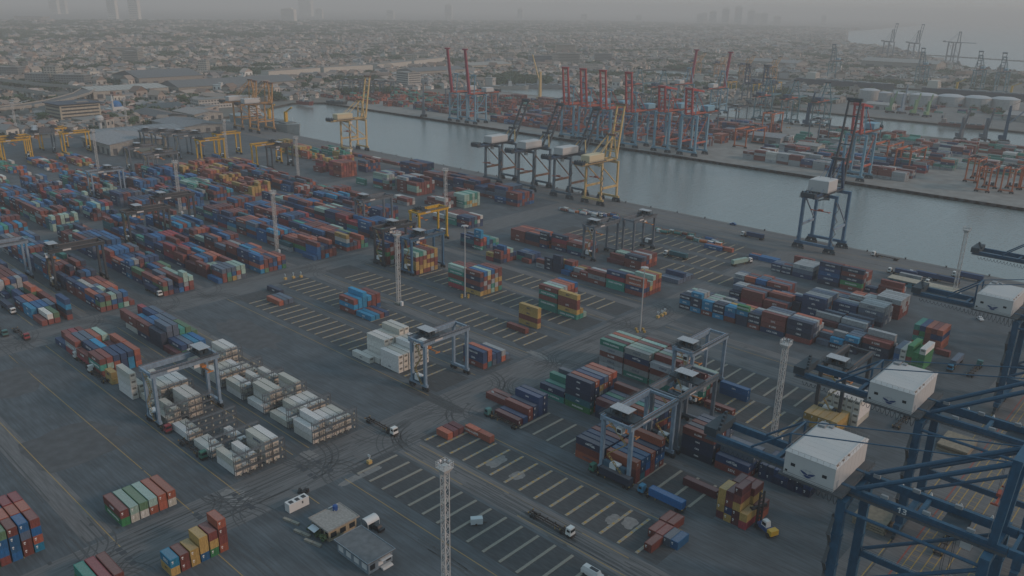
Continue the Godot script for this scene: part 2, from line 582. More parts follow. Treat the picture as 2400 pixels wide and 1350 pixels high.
func container(c: String, big: bool, v: int, logo: String) -> Node3D:
	var key := "%s%s%d%s" % [c, big, v, logo]
	var reefer := c == "R"
	if not masters.has(key):
		var len_ := 12.19 if big else 6.06
		var hi := 2.59
		var shape := "%s%s" % [big, reefer]
		if not box_mesh.has(shape):
			box_mesh[shape] = [container_body(len_, hi, reefer, 26 if big else 13), container_roof(len_, hi, 30 if big else 15), container_door(hi, -1.0), container_door(hi, 1.0)]
		var o := Node3D.new()
		put("body", box_mesh[shape][0], paint_of(c, "side", v), o)
		put("roof", box_mesh[shape][1], paint_of(c, "roof", v), o)
		if reefer:
			var cu := mb()
			bx(cu, Vector3(len_ * 0.5 - 0.06, 1.3, 0), Vector3(0.08, 2.2, 2.02))
			put("cooling_unit", cu, mat("reefer_unit", lin(0.50, 0.47, 0.41), 0.7), o)
			var fn := mb()
			bx(fn, Vector3(len_ * 0.5 - 0.01, 1.75, 0), Vector3(0.05, 0.85, 1.5))
			put("fan_grille", fn, mat("reefer_grille", lin(0.14, 0.135, 0.12), 0.8), o)
		else:
			for k in [2, 3]:
				var d := put("door", box_mesh[shape][k], paint_of(c, "side", v), o)
				d.position.x = len_ * 0.5 - 0.03
			if v != 2:
				var pl := mb()
				bx(pl, Vector3(len_ * 0.5 + 0.05, hi - 0.75, 0.62), Vector3(0.02, 0.34, 0.5))
				bx(pl, Vector3(len_ * 0.5 + 0.05, hi - 1.25, 0.62), Vector3(0.02, 0.2, 0.36))
				put("number_plate", pl, mat("white_print", lin(0.6, 0.6, 0.58), 0.7), o)
		if logo:
			var spec: Array = logos[logo]
			var t := writing(logo_text(logo), spec[0], mat("ink_" + spec[1], spec[2], 0.7), o, Vector3(spec[3] * len_, spec[4], 1.225), 0.0)
			if logo == "ARC":
				t.free()
				writing("CMA CGM", 0.62, mat("ink_white", lin(0.62, 0.62, 0.6), 0.7), o, Vector3(-0.1, 1.35, 1.225), 0.0)
				var sw := mb()
				bar(sw, Vector3(-1.0, 1.72, 1.23), Vector3(0.9, 1.98, 1.23), 0.05, 0.1)
				bar(sw, Vector3(0.6, 0.92, 1.23), Vector3(2.0, 0.98, 1.23), 0.05, 0.1)
				put("swoosh", sw, mat("ink_white", lin(0.62, 0.62, 0.6), 0.7), o)
		masters[key] = o
	return masters[key].duplicate()

# text height, ink name, ink, place along the side (share of the length), height above the base
var logos := {
	"SITC": [0.95, "white", lin(0.62, 0.62, 0.6), 0.02, 1.2], "COSCO": [0.8, "navy", lin(0.03, 0.05, 0.1), 0.0, 1.25], "CHINA SHIPPING": [0.75, "white", lin(0.62, 0.62, 0.6), -0.02, 1.25],
	"ARC": [0.5, "white", lin(0.62, 0.62, 0.6), 0.0, 1.2], "APL": [1.0, "white", lin(0.62, 0.62, 0.6), -0.05, 1.2], "MAERSK": [0.95, "blue", lin(0.03, 0.06, 0.12), 0.08, 1.2],
	"EVERGREEN": [0.7, "white", lin(0.62, 0.62, 0.6), 0.0, 1.25], "HAPAG-LLOYD": [0.6, "navy", lin(0.03, 0.05, 0.1), 0.0, 1.25], "K LINE": [0.7, "white", lin(0.62, 0.62, 0.6), 0.0, 1.25],
	"MSC": [0.6, "black", lin(0.03, 0.03, 0.03), 0.0, 1.5], "CMA": [0.6, "white", lin(0.62, 0.62, 0.6), 0.0, 1.25], "MCC": [0.6, "navy", lin(0.03, 0.05, 0.1), 0.0, 1.25],
	"ONE": [0.7, "white", lin(0.62, 0.62, 0.6), 0.0, 1.25], "UASC": [0.7, "white", lin(0.62, 0.62, 0.6), 0.0, 1.25],
}
func logo_text(l: String) -> String:
	return l

var tier_word := ["ground tier", "second tier", "third tier", "fourth tier", "fifth tier", "sixth tier"]
var nth := ["first", "second", "third", "fourth", "fifth", "sixth", "seventh", "eighth", "ninth", "tenth"]

# every box asked for; the nearest that show become things of their own, the rest of the same kind join the mass
var asked := []
func box(c: String, big: bool, at: Vector3, turn: float, label: String, group: String, logo := "", shows := true) -> void:
	var far := at.distance_to(Vector3(0, 147, 0)) * (1.0 if big else 1.2)
	asked.append([far if shows else far + 5000.0, c, big, at, turn, label, group, logo])

func settle() -> void:
	asked.sort_custom(func(p, q): return p[0] < q[0])
	var left := {"dry": 310, "reefer": 300}
	for a in asked:
		var kind := "reefer" if a[1] == "R" else "dry"
		if left[kind] > 0 and a[0] < 5000.0:
			left[kind] -= 1
			n_box += 1
			var o := container(a[1], a[2], rng.randi() % 3, a[7])
			o.name = numbered("refrigerated_container" if a[1] == "R" else "shipping_container")
			add_child(o)
			o.position = a[3]
			o.rotation.y = a[4]
			tag(o, a[5], "container", a[6])
		else:
			stuff_box(a[1], a[2], a[3], a[4])
			if a[7]:
				mark(a[7], Basis(Vector3.UP, a[4]), a[3])

# where: words for the stack; the front end of the first bay stands at x = xf; columns run from z0 towards -z
func stack(where: String, xf: float, z0: float, plan: String, writings := {}) -> void:
	var bays := plan.split(";")
	var x := xf
	for bi in bays.size():
		var cols := bays[bi].strip_edges().split(" ", false)
		if cols.is_empty():
			continue
		var big := cols[0] == "40"
		var len_ := 12.19 if big else 6.06
		for k in range(1, cols.size()):
			if cols[k] == ".":
				continue
			var top := cols[k].length() - 1
			for t in cols[k].length():
				var c := cols[k][t]
				var mono: String = writings.get("%d,%d,%d" % [bi, k - 1, t], "")
				if mono == "" and k == 1:
					mono = house_mark(c, bi * 7 + t * 3 + int(-z0))
				var jig := Vector3(rng.randf_range(-0.06, 0.06), 0, rng.randf_range(-0.06, 0.06))
				var tier: String = "alone" if top == 0 else ("top" if t == top else ["bottom", "second", "third", "fourth", "fifth"][t]) + " tier"
				var bay := "" if bays.size() == 1 else ", %s bay" % ("front" if bi == 0 else nth[bi])
				var label := "%s container, %s, %s row%s, %s" % [paint[c][0], tier, nth[k - 1], bay, where]
				box(c, big, Vector3(x - len_ * 0.5, t * 2.6, z0 - 1.22 - (k - 1) * 2.84) + jig, 0, label, "containers stacked in the yard", mono, t == top or k == 1 or bi == 0)
		x -= len_ + (0.75 if big else 0.4)

func house_mark(c: String, n: int) -> String:
	var of := {"r": ["", "", "SITC", "K LINE"], "c": ["SITC", "SITC"], "s": ["COSCO", "COSCO", "HAPAG-LLOYD"], "b": ["ARC", "APL", "ARC"], "d": ["CMA", "ARC", ""], "t": ["CHINA SHIPPING", ""], "l": ["CHINA SHIPPING", ""], "g": ["EVERGREEN"], "y": ["MSC"], "R": ["", "", "MCC"], "o": ["", "HAPAG-LLOYD", ""], "u": ["", "CMA"], "k": ["ARC", ""]}
	if not of.has(c):
		return ""
	return of[c][n % of[c].size()]

# rows too far off to be told apart box by box: they become one mass of copies
func row_fill(x0: float, x1: float, z0: float, cols: int, lo: int, hi: int, share40: float, letters: String, full := 0.9) -> void:
	var x := x0
	while x - 6.1 > x1:
		var big := rng.randf() < share40
		var len_ := 12.19 if big else 6.06
		if x - len_ < x1:
			break
		if rng.randf() > full:
			x -= len_ + 0.4
			continue
		var base_h := rng.randi_range(lo, hi)
		var main_c := letters[rng.randi() % letters.length()]
		for k in cols:
			var h := clampi(base_h + (rng.randi_range(-1, 1) if rng.randf() < 0.45 else 0), 0, hi)
			for t in h:
				var c := letters[rng.randi() % letters.length()] if rng.randf() < 0.6 else main_c
				stuff_box(c, big, Vector3(x - len_ * 0.5, t * 2.6, z0 - 1.22 - k * 2.84), 0.0, k == 0)
		x -= len_ + 0.5

func stuff_box(c: String, big: bool, at: Vector3, turn: float, marked := false) -> void:
	var b := Basis(Vector3.UP, turn)
	rest_at.append(Transform3D(b * Basis.from_scale(Vector3(1.0 if big else 0.497, 1, 1)), at))
	var col: Color = paint[c][1]
	var grey := (col.r + col.g + col.b) / 3.0
	col = Color(grey, grey, grey).lerp(col, 1.1 if c in ["b", "u", "c", "t", "T"] else 0.92)
	col = Color(maxf(col.r, 0.008), maxf(col.g, 0.008), maxf(col.b, 0.008))
	var f := rng.randf_range(0.8, 1.25)
	rest_tint.append(Color(col.r * f, col.g * f, col.b * f).lerp(Color(0.30, 0.27, 0.25), 0.06))
	if marked and "bucrtdsgo".contains(c) and rng.randf() < 0.6:
		var w: String = pick({"b": ["ARC2", "APL", "CMA CGM"], "u": ["CMA CGM", "APL"], "c": ["SITC"], "r": ["SITC", "K LINE"], "t": ["CHINA SHIPPING"], "d": ["CMA CGM"], "s": ["COSCO"], "g": ["EVERGREEN"], "o": ["HAPAG-LLOYD"]}[c])
		if w == "ARC2":
			w = "CMA CGM"
		mark(w, b, at)

func mark(w: String, b: Basis, at: Vector3) -> void:
	if w == "ARC":
		w = "CMA CGM"
	if not logo_at.has(w):
		logo_at[w] = []
	logo_at[w].append(Transform3D(b, at + b * Vector3(0, 1.3, 1.25)))

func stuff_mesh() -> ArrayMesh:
	var st := mb()
	var hi := 2.59
	st.set_color(Color(1, 1, 1))
	for s in [-1.0, 1.0]:
		corrugated(st, 12.0, 0.1, hi - 0.1, s * 1.2, s, 12, 0.06)
	for z in [-1.13, 1.13]:
		bx(st, Vector3(0, hi - 0.06, z), Vector3(12.19, 0.12, 0.18))
		for x in [-6.0, 6.0]:
			bx(st, Vector3(x, hi * 0.5, z), Vector3(0.18, hi, 0.18))
	for x in [-6.03, 6.03]:
		bx(st, Vector3(x, hi * 0.5, 0), Vector3(0.08, hi - 0.02, 2.1))
		for z in [-0.75, -0.28, 0.28, 0.75]:
			bx(st, Vector3(x * 1.009, hi * 0.5, z), Vector3(0.05, hi - 0.3, 0.07))
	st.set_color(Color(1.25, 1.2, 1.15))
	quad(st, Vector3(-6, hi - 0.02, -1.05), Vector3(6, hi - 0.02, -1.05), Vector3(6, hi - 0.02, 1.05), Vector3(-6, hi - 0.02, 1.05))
	return done(st)

func mass_of_boxes() -> void:
	var m := mat("box_paint", Color(1, 1, 1), 0.62, 0.0, grime, Vector3(0.13, 0.13, 0.13))
	m.vertex_color_use_as_albedo = true
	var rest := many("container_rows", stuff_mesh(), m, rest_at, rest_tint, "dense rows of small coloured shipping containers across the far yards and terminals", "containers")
	var ink := mat("ink_white", lin(0.62, 0.62, 0.6), 0.7)
	for w in logo_at:
		var tmp := Node3D.new()
		var t := writing(w, 0.85, ink, tmp, Vector3.ZERO, 0)
		many("lettering", t.mesh, mat("ink_navy", lin(0.03, 0.05, 0.1), 0.7) if w in ["COSCO", "MSC", "MCC"] else ink, logo_at[w], [], "", "", rest)
		tmp.free()
	print("containers built singly: ", n_box, ", in the mass: ", rest_at.size())


func near_stacks() -> void:
	var g := "stack at bottom left corner"
	stack(g, -226.5, -36.8, "20 uuuc gubu ruuG uuur rrku cour;20 . uurr buuc rroo urro uuro;20 . uurr uuuo uurc rrpp urpp")
	stack("two-high stack alone on open pavement", -221.3, -72.7, "40 gr wl wG ol oo wo", {"0,0,0": "CHINA SHIPPING"})
	stack("low stack cut by the bottom edge", -194.0, -54.2, "40 gt rp rr")
	stack("stepped stack left of the two huts", -189.5, -72.6, "20 yc rr yy uyy gyr orro")
	# the two blocks behind the refrigerated boxes, left of the first crossroad
	g = "block beside the waiting trucks"
	stack("beside the white reefers' left end", -319.1, -109.8, "20 yy")
	stack(g, -329.4, -109.8, "40 rtr rlr rob bbb ccb oro;40 pr bbb bbc rr rm bro;40 psr bbk bbk roo ggl .;40 b rr rp rr . .", {"0,0,1": "CHINA SHIPPING", "2,0,1": "HAPAG-LLOYD", "1,1,2": "ARC"})
	g = "block behind the reefer racks' top end"
	stack(g, -326.0, -139.9, "40 m gb rk cc ru .;40 ddd bbkk bbkk rgt rtG gG;40 brr uuu buu buk rrk rp;40 wrr rr rc bbb bkk rp;40 . rr . . pp .", {"0,1,0": "EVERGREEN", "0,1,1": "ARC"})
	# past the crossroad: front ends of the long rows
	stack("nearest row left of the crossroad", -405.7, -112.8, "40 r rw rG . rdcb;40 cc uu uu uk rr;40 rb ro rr . rr;40 . bb . bGo oo")
	stack("end of the second long row", -405.3, -139.7, "20 rGb rGr rul tbk lru r;20 ruo brk bb ubk lr .;20 buo rbb rkl . br .;40 rrb br bs dk ro oo;40 rrb rt lw rr ro rr")
	stack("end of the third long row", -406.8, -172.3, "20 rGr rbk b ubr psll rrl;20 dGo uGr ur brr lsl brt;40 dbr bu gbk urr rrl lt;40 brG dr rr rou bbr ruG")
	stack("end of the fourth long row", -405.5, -202.3, "40 u rrk Gtk yuk sol kll;40 mmr . Gl rl bk rrr;40 mm brr rbu oub roo bro", {"0,1,2": "ARC"})
	stack("row end beside the lattice mast", -405.6, -228.3, "40 cobu Grr rbr rub uro gbr;40 urbb uu brc rro uor rr;40 bdrr ubb rb ruc ruu rro", {"0,0,2": "APL"})
	stack("row end with a lone blue box", -406.2, -264.4, "40 u uuur rrk crb robo rr;40 . ugm rrbo rro uro kbo;40 sT bgr tro boo rrb urr")
	stack("row end topped by a yellow box", -408.5, -290.3, "40 rcwy rkr rk pr tGo tb;40 . rrm urr rrb rrG ko;40 rbu urr ruo rrr brr tgl", {"0,0,1": "SITC"})
	# between the two crossroads
	g = "blue and red stack on striped pad"
	stack(g, -315.0, -226.4, "40 rcr rcc uccc brc rrr urr", {"0,0,2": "SITC", "0,0,1": "SITC"})
	stack("in the low row before the white reefer pile", -302.0, -226.9, "40 c c r b", {"0,0,0": "SITC"})
	stack("among three boxes set down beside the crossroad", -351.9, -206.9, "40 o k k")
	stack("parked alone behind three low boxes", -366.6, -216.1, "40 d")
	g = "five-high block beside a lamp pole"
	stack(g, -290.6, -291.0, "40 ydrdr yrsru ysryl ltsru ysysr tryrr;40 ptrtl rrsrr rsrsr rtrr rrsr rrrr", {"0,0,0": "MSC", "1,0,3": "CHINA SHIPPING", "1,0,1": "CHINA SHIPPING", "0,0,1": "", "0,0,3": ""})
	g = "high block under a blue yard crane"
	stack(g, -342.4, -290.6, "40 ryyrl yyrrt ryyrl ryryr syrlr yrryy")
	stack("block under the dark crane by a mast", -368.8, -290.6, "40 rrgrb sgrsr rsrr rrsr")
	stack("in the four-high yellow slab", -238.2, -277.6, "40 yryy", {"0,0,0": "MSC", "0,0,3": "MSC"})
	stack("before the four-high yellow slab", -238.0, -268.6, "40 r")
	stack("yellow-teal block behind the yellow slab", -232.3, -300.4, "40 tyrry ty l . .;40 ttrtr tttrl rsrrs rrsro rrsro rusru", {"0,0,0": "CHINA SHIPPING", "0,0,4": "MSC", "0,0,1": "MSC", "1,0,1": "CHINA SHIPPING", "1,0,3": "CHINA SHIPPING"})
	stack("in the low block right of the white-pile crane", -223.9, -226.2, "40 rbb ToK kb bb os k".replace("K", "o"), {"0,0,2": "ARC", "0,0,1": "CMA"})
	# right of the second crossroad
	g = "five-high grey and teal block"
	stack(g, -140.0, -264.3, "40 mtssm mrtr rsrs rsrl;40 tsrs rsrsr srsrl srlrs rslrr ;40 tsrbs rsrsl srssl rsrsr srlrl rsrlr;40 ssrst rsrrm rrsrl rssro rsrsl", {"0,0,1": "CHINA SHIPPING", "0,0,2": "COSCO", "0,0,3": "COSCO", "1,0,1": "COSCO", "1,0,3": "COSCO", "2,0,0": "CHINA SHIPPING", "2,0,1": "COSCO", "2,0,4": "COSCO", "3,0,0": "COSCO", "3,0,1": "COSCO", "3,0,3": "COSCO", "3,0,4": "CHINA SHIPPING"})
	stack("beside the grey and teal block's right end", -128.2, -278.3, "40 uu", {"0,0,0": "", "0,0,1": ""})
	g = "tall navy block right of centre"
	stack(g, -166.2, -225.8, "40 gTddd ordbo bdsyb dbkok rdbro orbdo;40 tb gt dTt br bbk ru", {"0,0,0": "", "0,0,1": "CMA", "0,0,2": "CMA", "0,0,3": "CMA", "0,0,4": "CMA"})
	stack("low block by an empty trailer", -179.2, -199.6, "40 m b rr bb bbb bbb;40 . . . r r .", {"0,2,1": "", "0,4,2": "CMA"})
	stack("block under the nearest right-hand gantry", -126.0, -198.4, "40 rro Tbu puu rro kub rubo;40 ord dbb rub rrr bub rrk", {"0,4,2": "ARC"})
	g = "block behind the nearest right-hand gantry"
	stack(g, -138.8, -226.2, "40 mdbo dmbt brdk drbk rbdr mrbr;40 dbm dbb rbt rbk brdr rrb")
	g = "navy block by the crane girder's tail"
	stack(g, -114.0, -226.3, "40 dddr drbk brdr drkk bdkk;", {"0,0,0": "CMA", "0,0,1": "CMA", "0,0,2": "CMA"})
	stack("dark row under the lower machinery house", -100.6, -226.2, "40 rb rbk bkk bsk;40 . . . .", {"0,0,1": "ARC"})
	stack("alone between strips beside the yellow and maroon pile", -102.6, -209.2, "40 m")
	stack("behind a dark tractor near the tall lattice mast", -126.4, -263.0, "40 r")
	stack("in the row of four set down by the truck lane", -190.4, -174.6, "20 o m m")
	stack("in the orange pair beside the maroon row", -178.2, -183.5, "20 o;20 o")
	# boxes laid across, their ends to the near side
	pile("yellow and maroon pile", -97.9, -200.8, ["myyy", "ybrm", "mmyrm", "py"], 6.06)
	pile("yellow and maroon pile's rear line", -97.0, -207.4, ["myym", "yymr", "yyyr", "or"], 6.06)
	pile("flat boxes at the bottom right", -107.4, -178.0, ["r", "r", "k", "u"], 6.06)
	pile("rear of the bottom right boxes", -107.9, -184.6, ["r", "r"], 6.06)
	pile("front of the bottom right boxes", -104.5, -171.6, ["r"], 6.06)
	pile("yellow boxes by the machinery house", -104.5, -277.0, ["sy", "yy", "yy", "yy", "yy"], 12.19)
	pile("white wall behind the yellow boxes", -101.4, -289.0, ["RRRR", "RRRR", "RRRR", "RRRR", "RRRR"], 12.19)
	pile("green and white pile", -100.2, -359.6, ["uuk", "RRR", "grgg", "ggg", "gggR"], 12.19)
	pile("rust-brown cube at the right", -101.6, -388.5, ["otrt", "btgb", "orro", "rrbr", "oobo"], 12.19)
	stack("standing alone before the rust-brown cube", -84.0, -385.0, "20 r")

# long axis towards the water, the doors to the near side
func pile(where: String, x0: float, z0: float, cols: Array, len_: float) -> void:
	for k in cols.size():
		for t in cols[k].length():
			var c: String = cols[k][t]
			var tier: String = "alone" if cols[k].length() == 1 else ("top" if t == cols[k].length() - 1 else ["bottom", "second", "third", "fourth", "fifth"][t]) + " tier"
			var label := "%s container end-on, %s, %s from left, %s" % [paint[c][0], tier, nth[k], where]
			box(c, len_ > 7.0, Vector3(x0 + 1.22 + k * 2.55, t * 2.6, z0 - len_ * 0.5) + Vector3(rng.randf_range(-0.05, 0.05), 0, rng.randf_range(-0.12, 0.12)), -PI / 2, label, "containers stacked in the yard", "", t == cols[k].length() - 1 or k >= cols.size() - 1 or true)

func reefers() -> void:
	# two blocks of white boxes between steel service racks, 16 m apart
	var fill := [["RR", "RR", "RR.", "RRR", "RRR"], ["RR", "RR", "RR", "RR", "RR", "RR"]]
	var rows := [
		[-109.8, [-222.4, -238.4, -254.4, -270.6, -286.6, -300.2], [["RR", "R", "RR", "", "RRR", "RRR"], ["R", "R", "", "", "R", ""], ["R", "R", "", "", "", ""], ["R", "RR", "", "RRR", "RRR", ""], ["", "R", "RRR", "RRR", "RRR", "RRR"], ["RRRR", "RR", "", "", "RR", ""]]],
		[-139.4, [-222.0, -238.0, -254.0, -270.0, -286.0, -302.0], [["RR", "RRR", "R", "RR", "RR", "RR"], ["R", "R", "RR", "RR", "RR", "RR"], ["R", "RRR", "RRR", "R", "R", "RRR"], ["RR", "RR", "R", "RR", "R", "RR"], ["RR", "RR", "RR", "RR", "R", "R"], ["RRR", "RRR", "RR", "RR", "RRR", "RRR"]]],
	]
	var marks := ["", "MAERSK", "", "MCC"]
	var bayname := ["front", "second", "third", "fourth", "fifth", "sixth"]
	for ri in 2:
		var block: String = ["left", "right"][ri]
		for bi in 6:
			for k in 6:
				var col: String = rows[ri][2][bi][k]
				for t in col.length():
					var logo := ""
					if ri == 0 and bi == 0 and k >= 3 and t == col.length() - 1:
						logo = "MAERSK"
					var tier: String = "alone" if col.length() == 1 else "top" if t == col.length() - 1 else "bottom" if t == 0 else ["", "second", "third"][t]
					box("R", true, Vector3(rows[ri][1][bi] - 6.1, t * 2.75 + 0.15, rows[ri][0] - 1.3 - k * 2.8), 0, "white refrigerated container, %s, %s row, %s bay of the %s rack block" % [tier, nth[k], bayname[bi], block], "white refrigerated containers in the racks", logo)
			if not (ri == 0 and bi == 5):
				reefer_rack(Vector3(rows[ri][1][bi] + 0.7, 0, rows[ri][0] + 0.6), "grey steel service rack, at the %s bay of the %s reefer block" % [bayname[bi], block])
	# the white pile with the crane over it
	var g := "white pile under the pale gantry"
	stack(g, -246.4, -198.4, "40 RRR RRR RRR RRRR RRRR RRRR;40 RR. RRRR RRRR RRRR RRRRR RRRRR".replace("RR.", "R"), {"0,0,0": "MCC"})
	stack("in front of the white pile's left half", -262.9, -195.6, "40 R", {"0,0,0": "MCC"})

func reefer_rack(at: Vector3, label: String) -> void:
	var steel := mat("rack_steel", lin(0.11, 0.115, 0.12), 0.7, 0.2, grime, Vector3(0.3, 0.3, 0.3))
	var first := not masters.has("rack")
	if first:
		var o := Node3D.new()
		var z1 := -18.2
		for k in 5:
			for x in [0.0, 1.3]:
				var st := mb()
				bx(st, Vector3(x, 4.4, z1 * k / 4.0), Vector3(0.16, 8.8, 0.16))
				put("post", st, steel, o)
		for lv in 3:
			var y := 2.75 * (lv + 1) - 0.1
			var st := mb()
			bx(st, Vector3(0.65, y, z1 * 0.5), Vector3(1.3, 0.1, -z1))
			put("walkway", st, mat("grating", lin(0.16, 0.165, 0.17), 0.8, 0.2, grime, Vector3(0.9, 0.9, 0.9)), o)
			st = mb()
			for x in [0.0, 1.34]:
				for h in [0.55, 1.05]:
					bar(st, Vector3(x, y + h, 0.1), Vector3(x, y + h, z1 - 0.1), 0.06, 0.06)
				for k in 13:
					bx(st, Vector3(x, y + 0.55, z1 * k / 12.0), Vector3(0.05, 1.0, 0.05))
			put("handrail", st, steel, o)
		var br := mb()
		for k in 2:
			var z := z1 * (0.25 + 0.25 * k)
			for lv in 3:
				var y := 2.75 * lv
				bar(br, Vector3(1.4, y + 0.1, z), Vector3(1.4, y + 2.6, z + z1 * 0.25 * (1 if k == 0 else -1)), 0.1, 0.1)
		put("brace", br, steel, o)
		var pl := mb()
		for k in 7:
			for lv in 3:
				bx(pl, Vector3(1.45, 2.75 * lv + 1.5, z1 * (k + 0.5) / 7.0), Vector3(0.14, 0.7, 0.5))
		put("socket_box", pl, mat("socket", lin(0.28, 0.27, 0.22), 0.7), o).set_meta("kind", "stuff")
		masters["rack"] = o
	var r: Node3D = masters["rack"].duplicate()
	r.name = numbered("reefer_rack")
	add_child(r)
	r.position = at
	tag(r, label, "rack", "steel racks between the reefers")

func middle_rows() -> void:
	# the row of blocks nearest the quay cranes and the big block right of the second crossroad
	stack("orange-ended block by a slim pole", -227.6, -352.2, "40 rboo rbr ryl rool roro rory;40 ttpb rrk rrs rbd rol . ;40 rsr rrs rs rr rr .", {"0,0,3": "HAPAG-LLOYD", "0,0,2": "HAPAG-LLOYD", "0,0,1": "ARC", "1,0,0": "", "1,0,1": "", "2,0,1": "COSCO"})
	stack("orange-ended block's left half", -265.6, -352.2, "20 rr r rr;20 r rs ry yr")
	stack("dark cluster left of the orange-ended block", -279.5, -352.6, "20 u rcr ror ;20 dddd rry ;20 ddd ro .;20 sr b b;20 . . b b")
	stack("small cluster behind the striped pads", -311.5, -353.4, "20 r bk bb bb;20 . tb bk ru")
	stack("in the flat slate-blue row near the second crossroad", -226.6, -385.2, "40 k k kb k k k")
	stack("red-navy block under two gantries", -256.2, -391.6, "40 rrd rrk rbr ros rrr ror;40 m rr r rl rl rr")
	stack("long block behind the paired gantries", -298.0, -388.0, "40 bTr bkr rrs rbr kbo rk;40 brpd rrr rro rrr rsr ror", {"1,0,3": "ARC", "0,0,0": "ARC"})
	stack("red-sided block behind small clusters", -325.0, -385.6, "20 brdd orb kk kb kb rb;40 rdd roo rrr rrk roo kr;40 rrr rrr rkr bro rrr ok")
	stack("teal and cyan cluster", -352.0, -352.6, "20 tprcc Tro bcc kb ct tl;40 dTb rb brk tc . lt")
	stack("mixed cluster by the teal one", -323.4, -341.2, "20 drr brbu rro rbl rb;20 py rr rrb . br")
	# the big block on the right
	stack("front of the big right-hand block", -135.2, -353.0, "40 rddd rkdk rsks rsso rks ;40 brrr brks drok rksk rks kr;20 rdd ddb klk rks ks k;20 ddcg dGs ksy ylo kr sk;20 ruc urc rly ubk ls l;20 cdd ckd krs rl sks ko;20 rcc css ssl lks ksl ck;20 cddc ddss rsos olk csk cl;20 dcd ckd krs kok ckl lc", {"1,0,0": "ARC", "0,0,1": "CMA", "0,0,2": "CMA", "0,0,3": "CMA"})
	stack("cyan-topped stacks by the dark gantry", -115.4, -357.4, "20 ddc ddk srk osk;20 dc drs rs ko;20 k rk ro", {})
	stack("navy and brown stack before green pile", -102.8, -361.2, "40 ddr ddr ddss rs k", {})
	stack("tall slate-topped block on the right", -119.6, -400.4, "40 dkks kkss skss ksss sks;40 rbb rkk dks kd ks", {})
	stack("brown row behind the right front", -122.0, -383.0, "40 k ks rk k rk;40 m ks k rk k")
	stack("tall white-lettered navy block", -145.0, -391.4, "40 bbbb bkks boks osok ksok okks;20 dd ddb bks kk;20 rr ksk rr", {"0,0,3": "ARC", "0,0,2": "APL", "0,0,1": "ARC", "0,0,0": ""})
	stack("brown and grey tower at the right", -117.2, -417.4, "40 rrrs rrss rsss rsrs rrss;20 brs urs ros orr;20 rrs uro roo rr;40 bk rk kr rk", {"0,0,3": ""})
	stack("five-high blue tower beside the quay", -146.9, -446.0, "40 rgdrd rrsr rsrs rsor rsor;40 dbubd bskkr boks rook okso", {"0,0,2": "ARC", "0,0,4": "ARC", "1,0,4": "ARC", "1,0,3": "", "1,0,2": "APL", "1,0,1": "ARC"})
	stack("brown-topped row at the right", -171.0, -405.0, "40 bbr rrk krr rkk;20 ubu ubk rkk koo;20 oro okk ksr rk;20 bks kss ssk ks", {"0,0,1": "ARC"})
	stack("low red and blue right-hand row", -162.0, -383.6, "40 rr rk rkr rko kr;40 prr bkk kbr brk ks;20 bd bdk kks sks ks")
	stack("lone brown row beside the blue crane", -186.0, -472.0, "40 rr")
	stack("slate-roofed row near the blue crane", -176.0, -448.0, "40 bks bks kss sks kss;20 bk kr rk ;20 kb rk sk")
	stack("small stack behind the blue tower", -128.0, -452.0, "40 rr ror rs;40 b k")
	pile("navy row under the lower girder", -99.1, -230.8, ["bb", "bd", "db", "bb", "dd", "bd", "db"], 12.19)

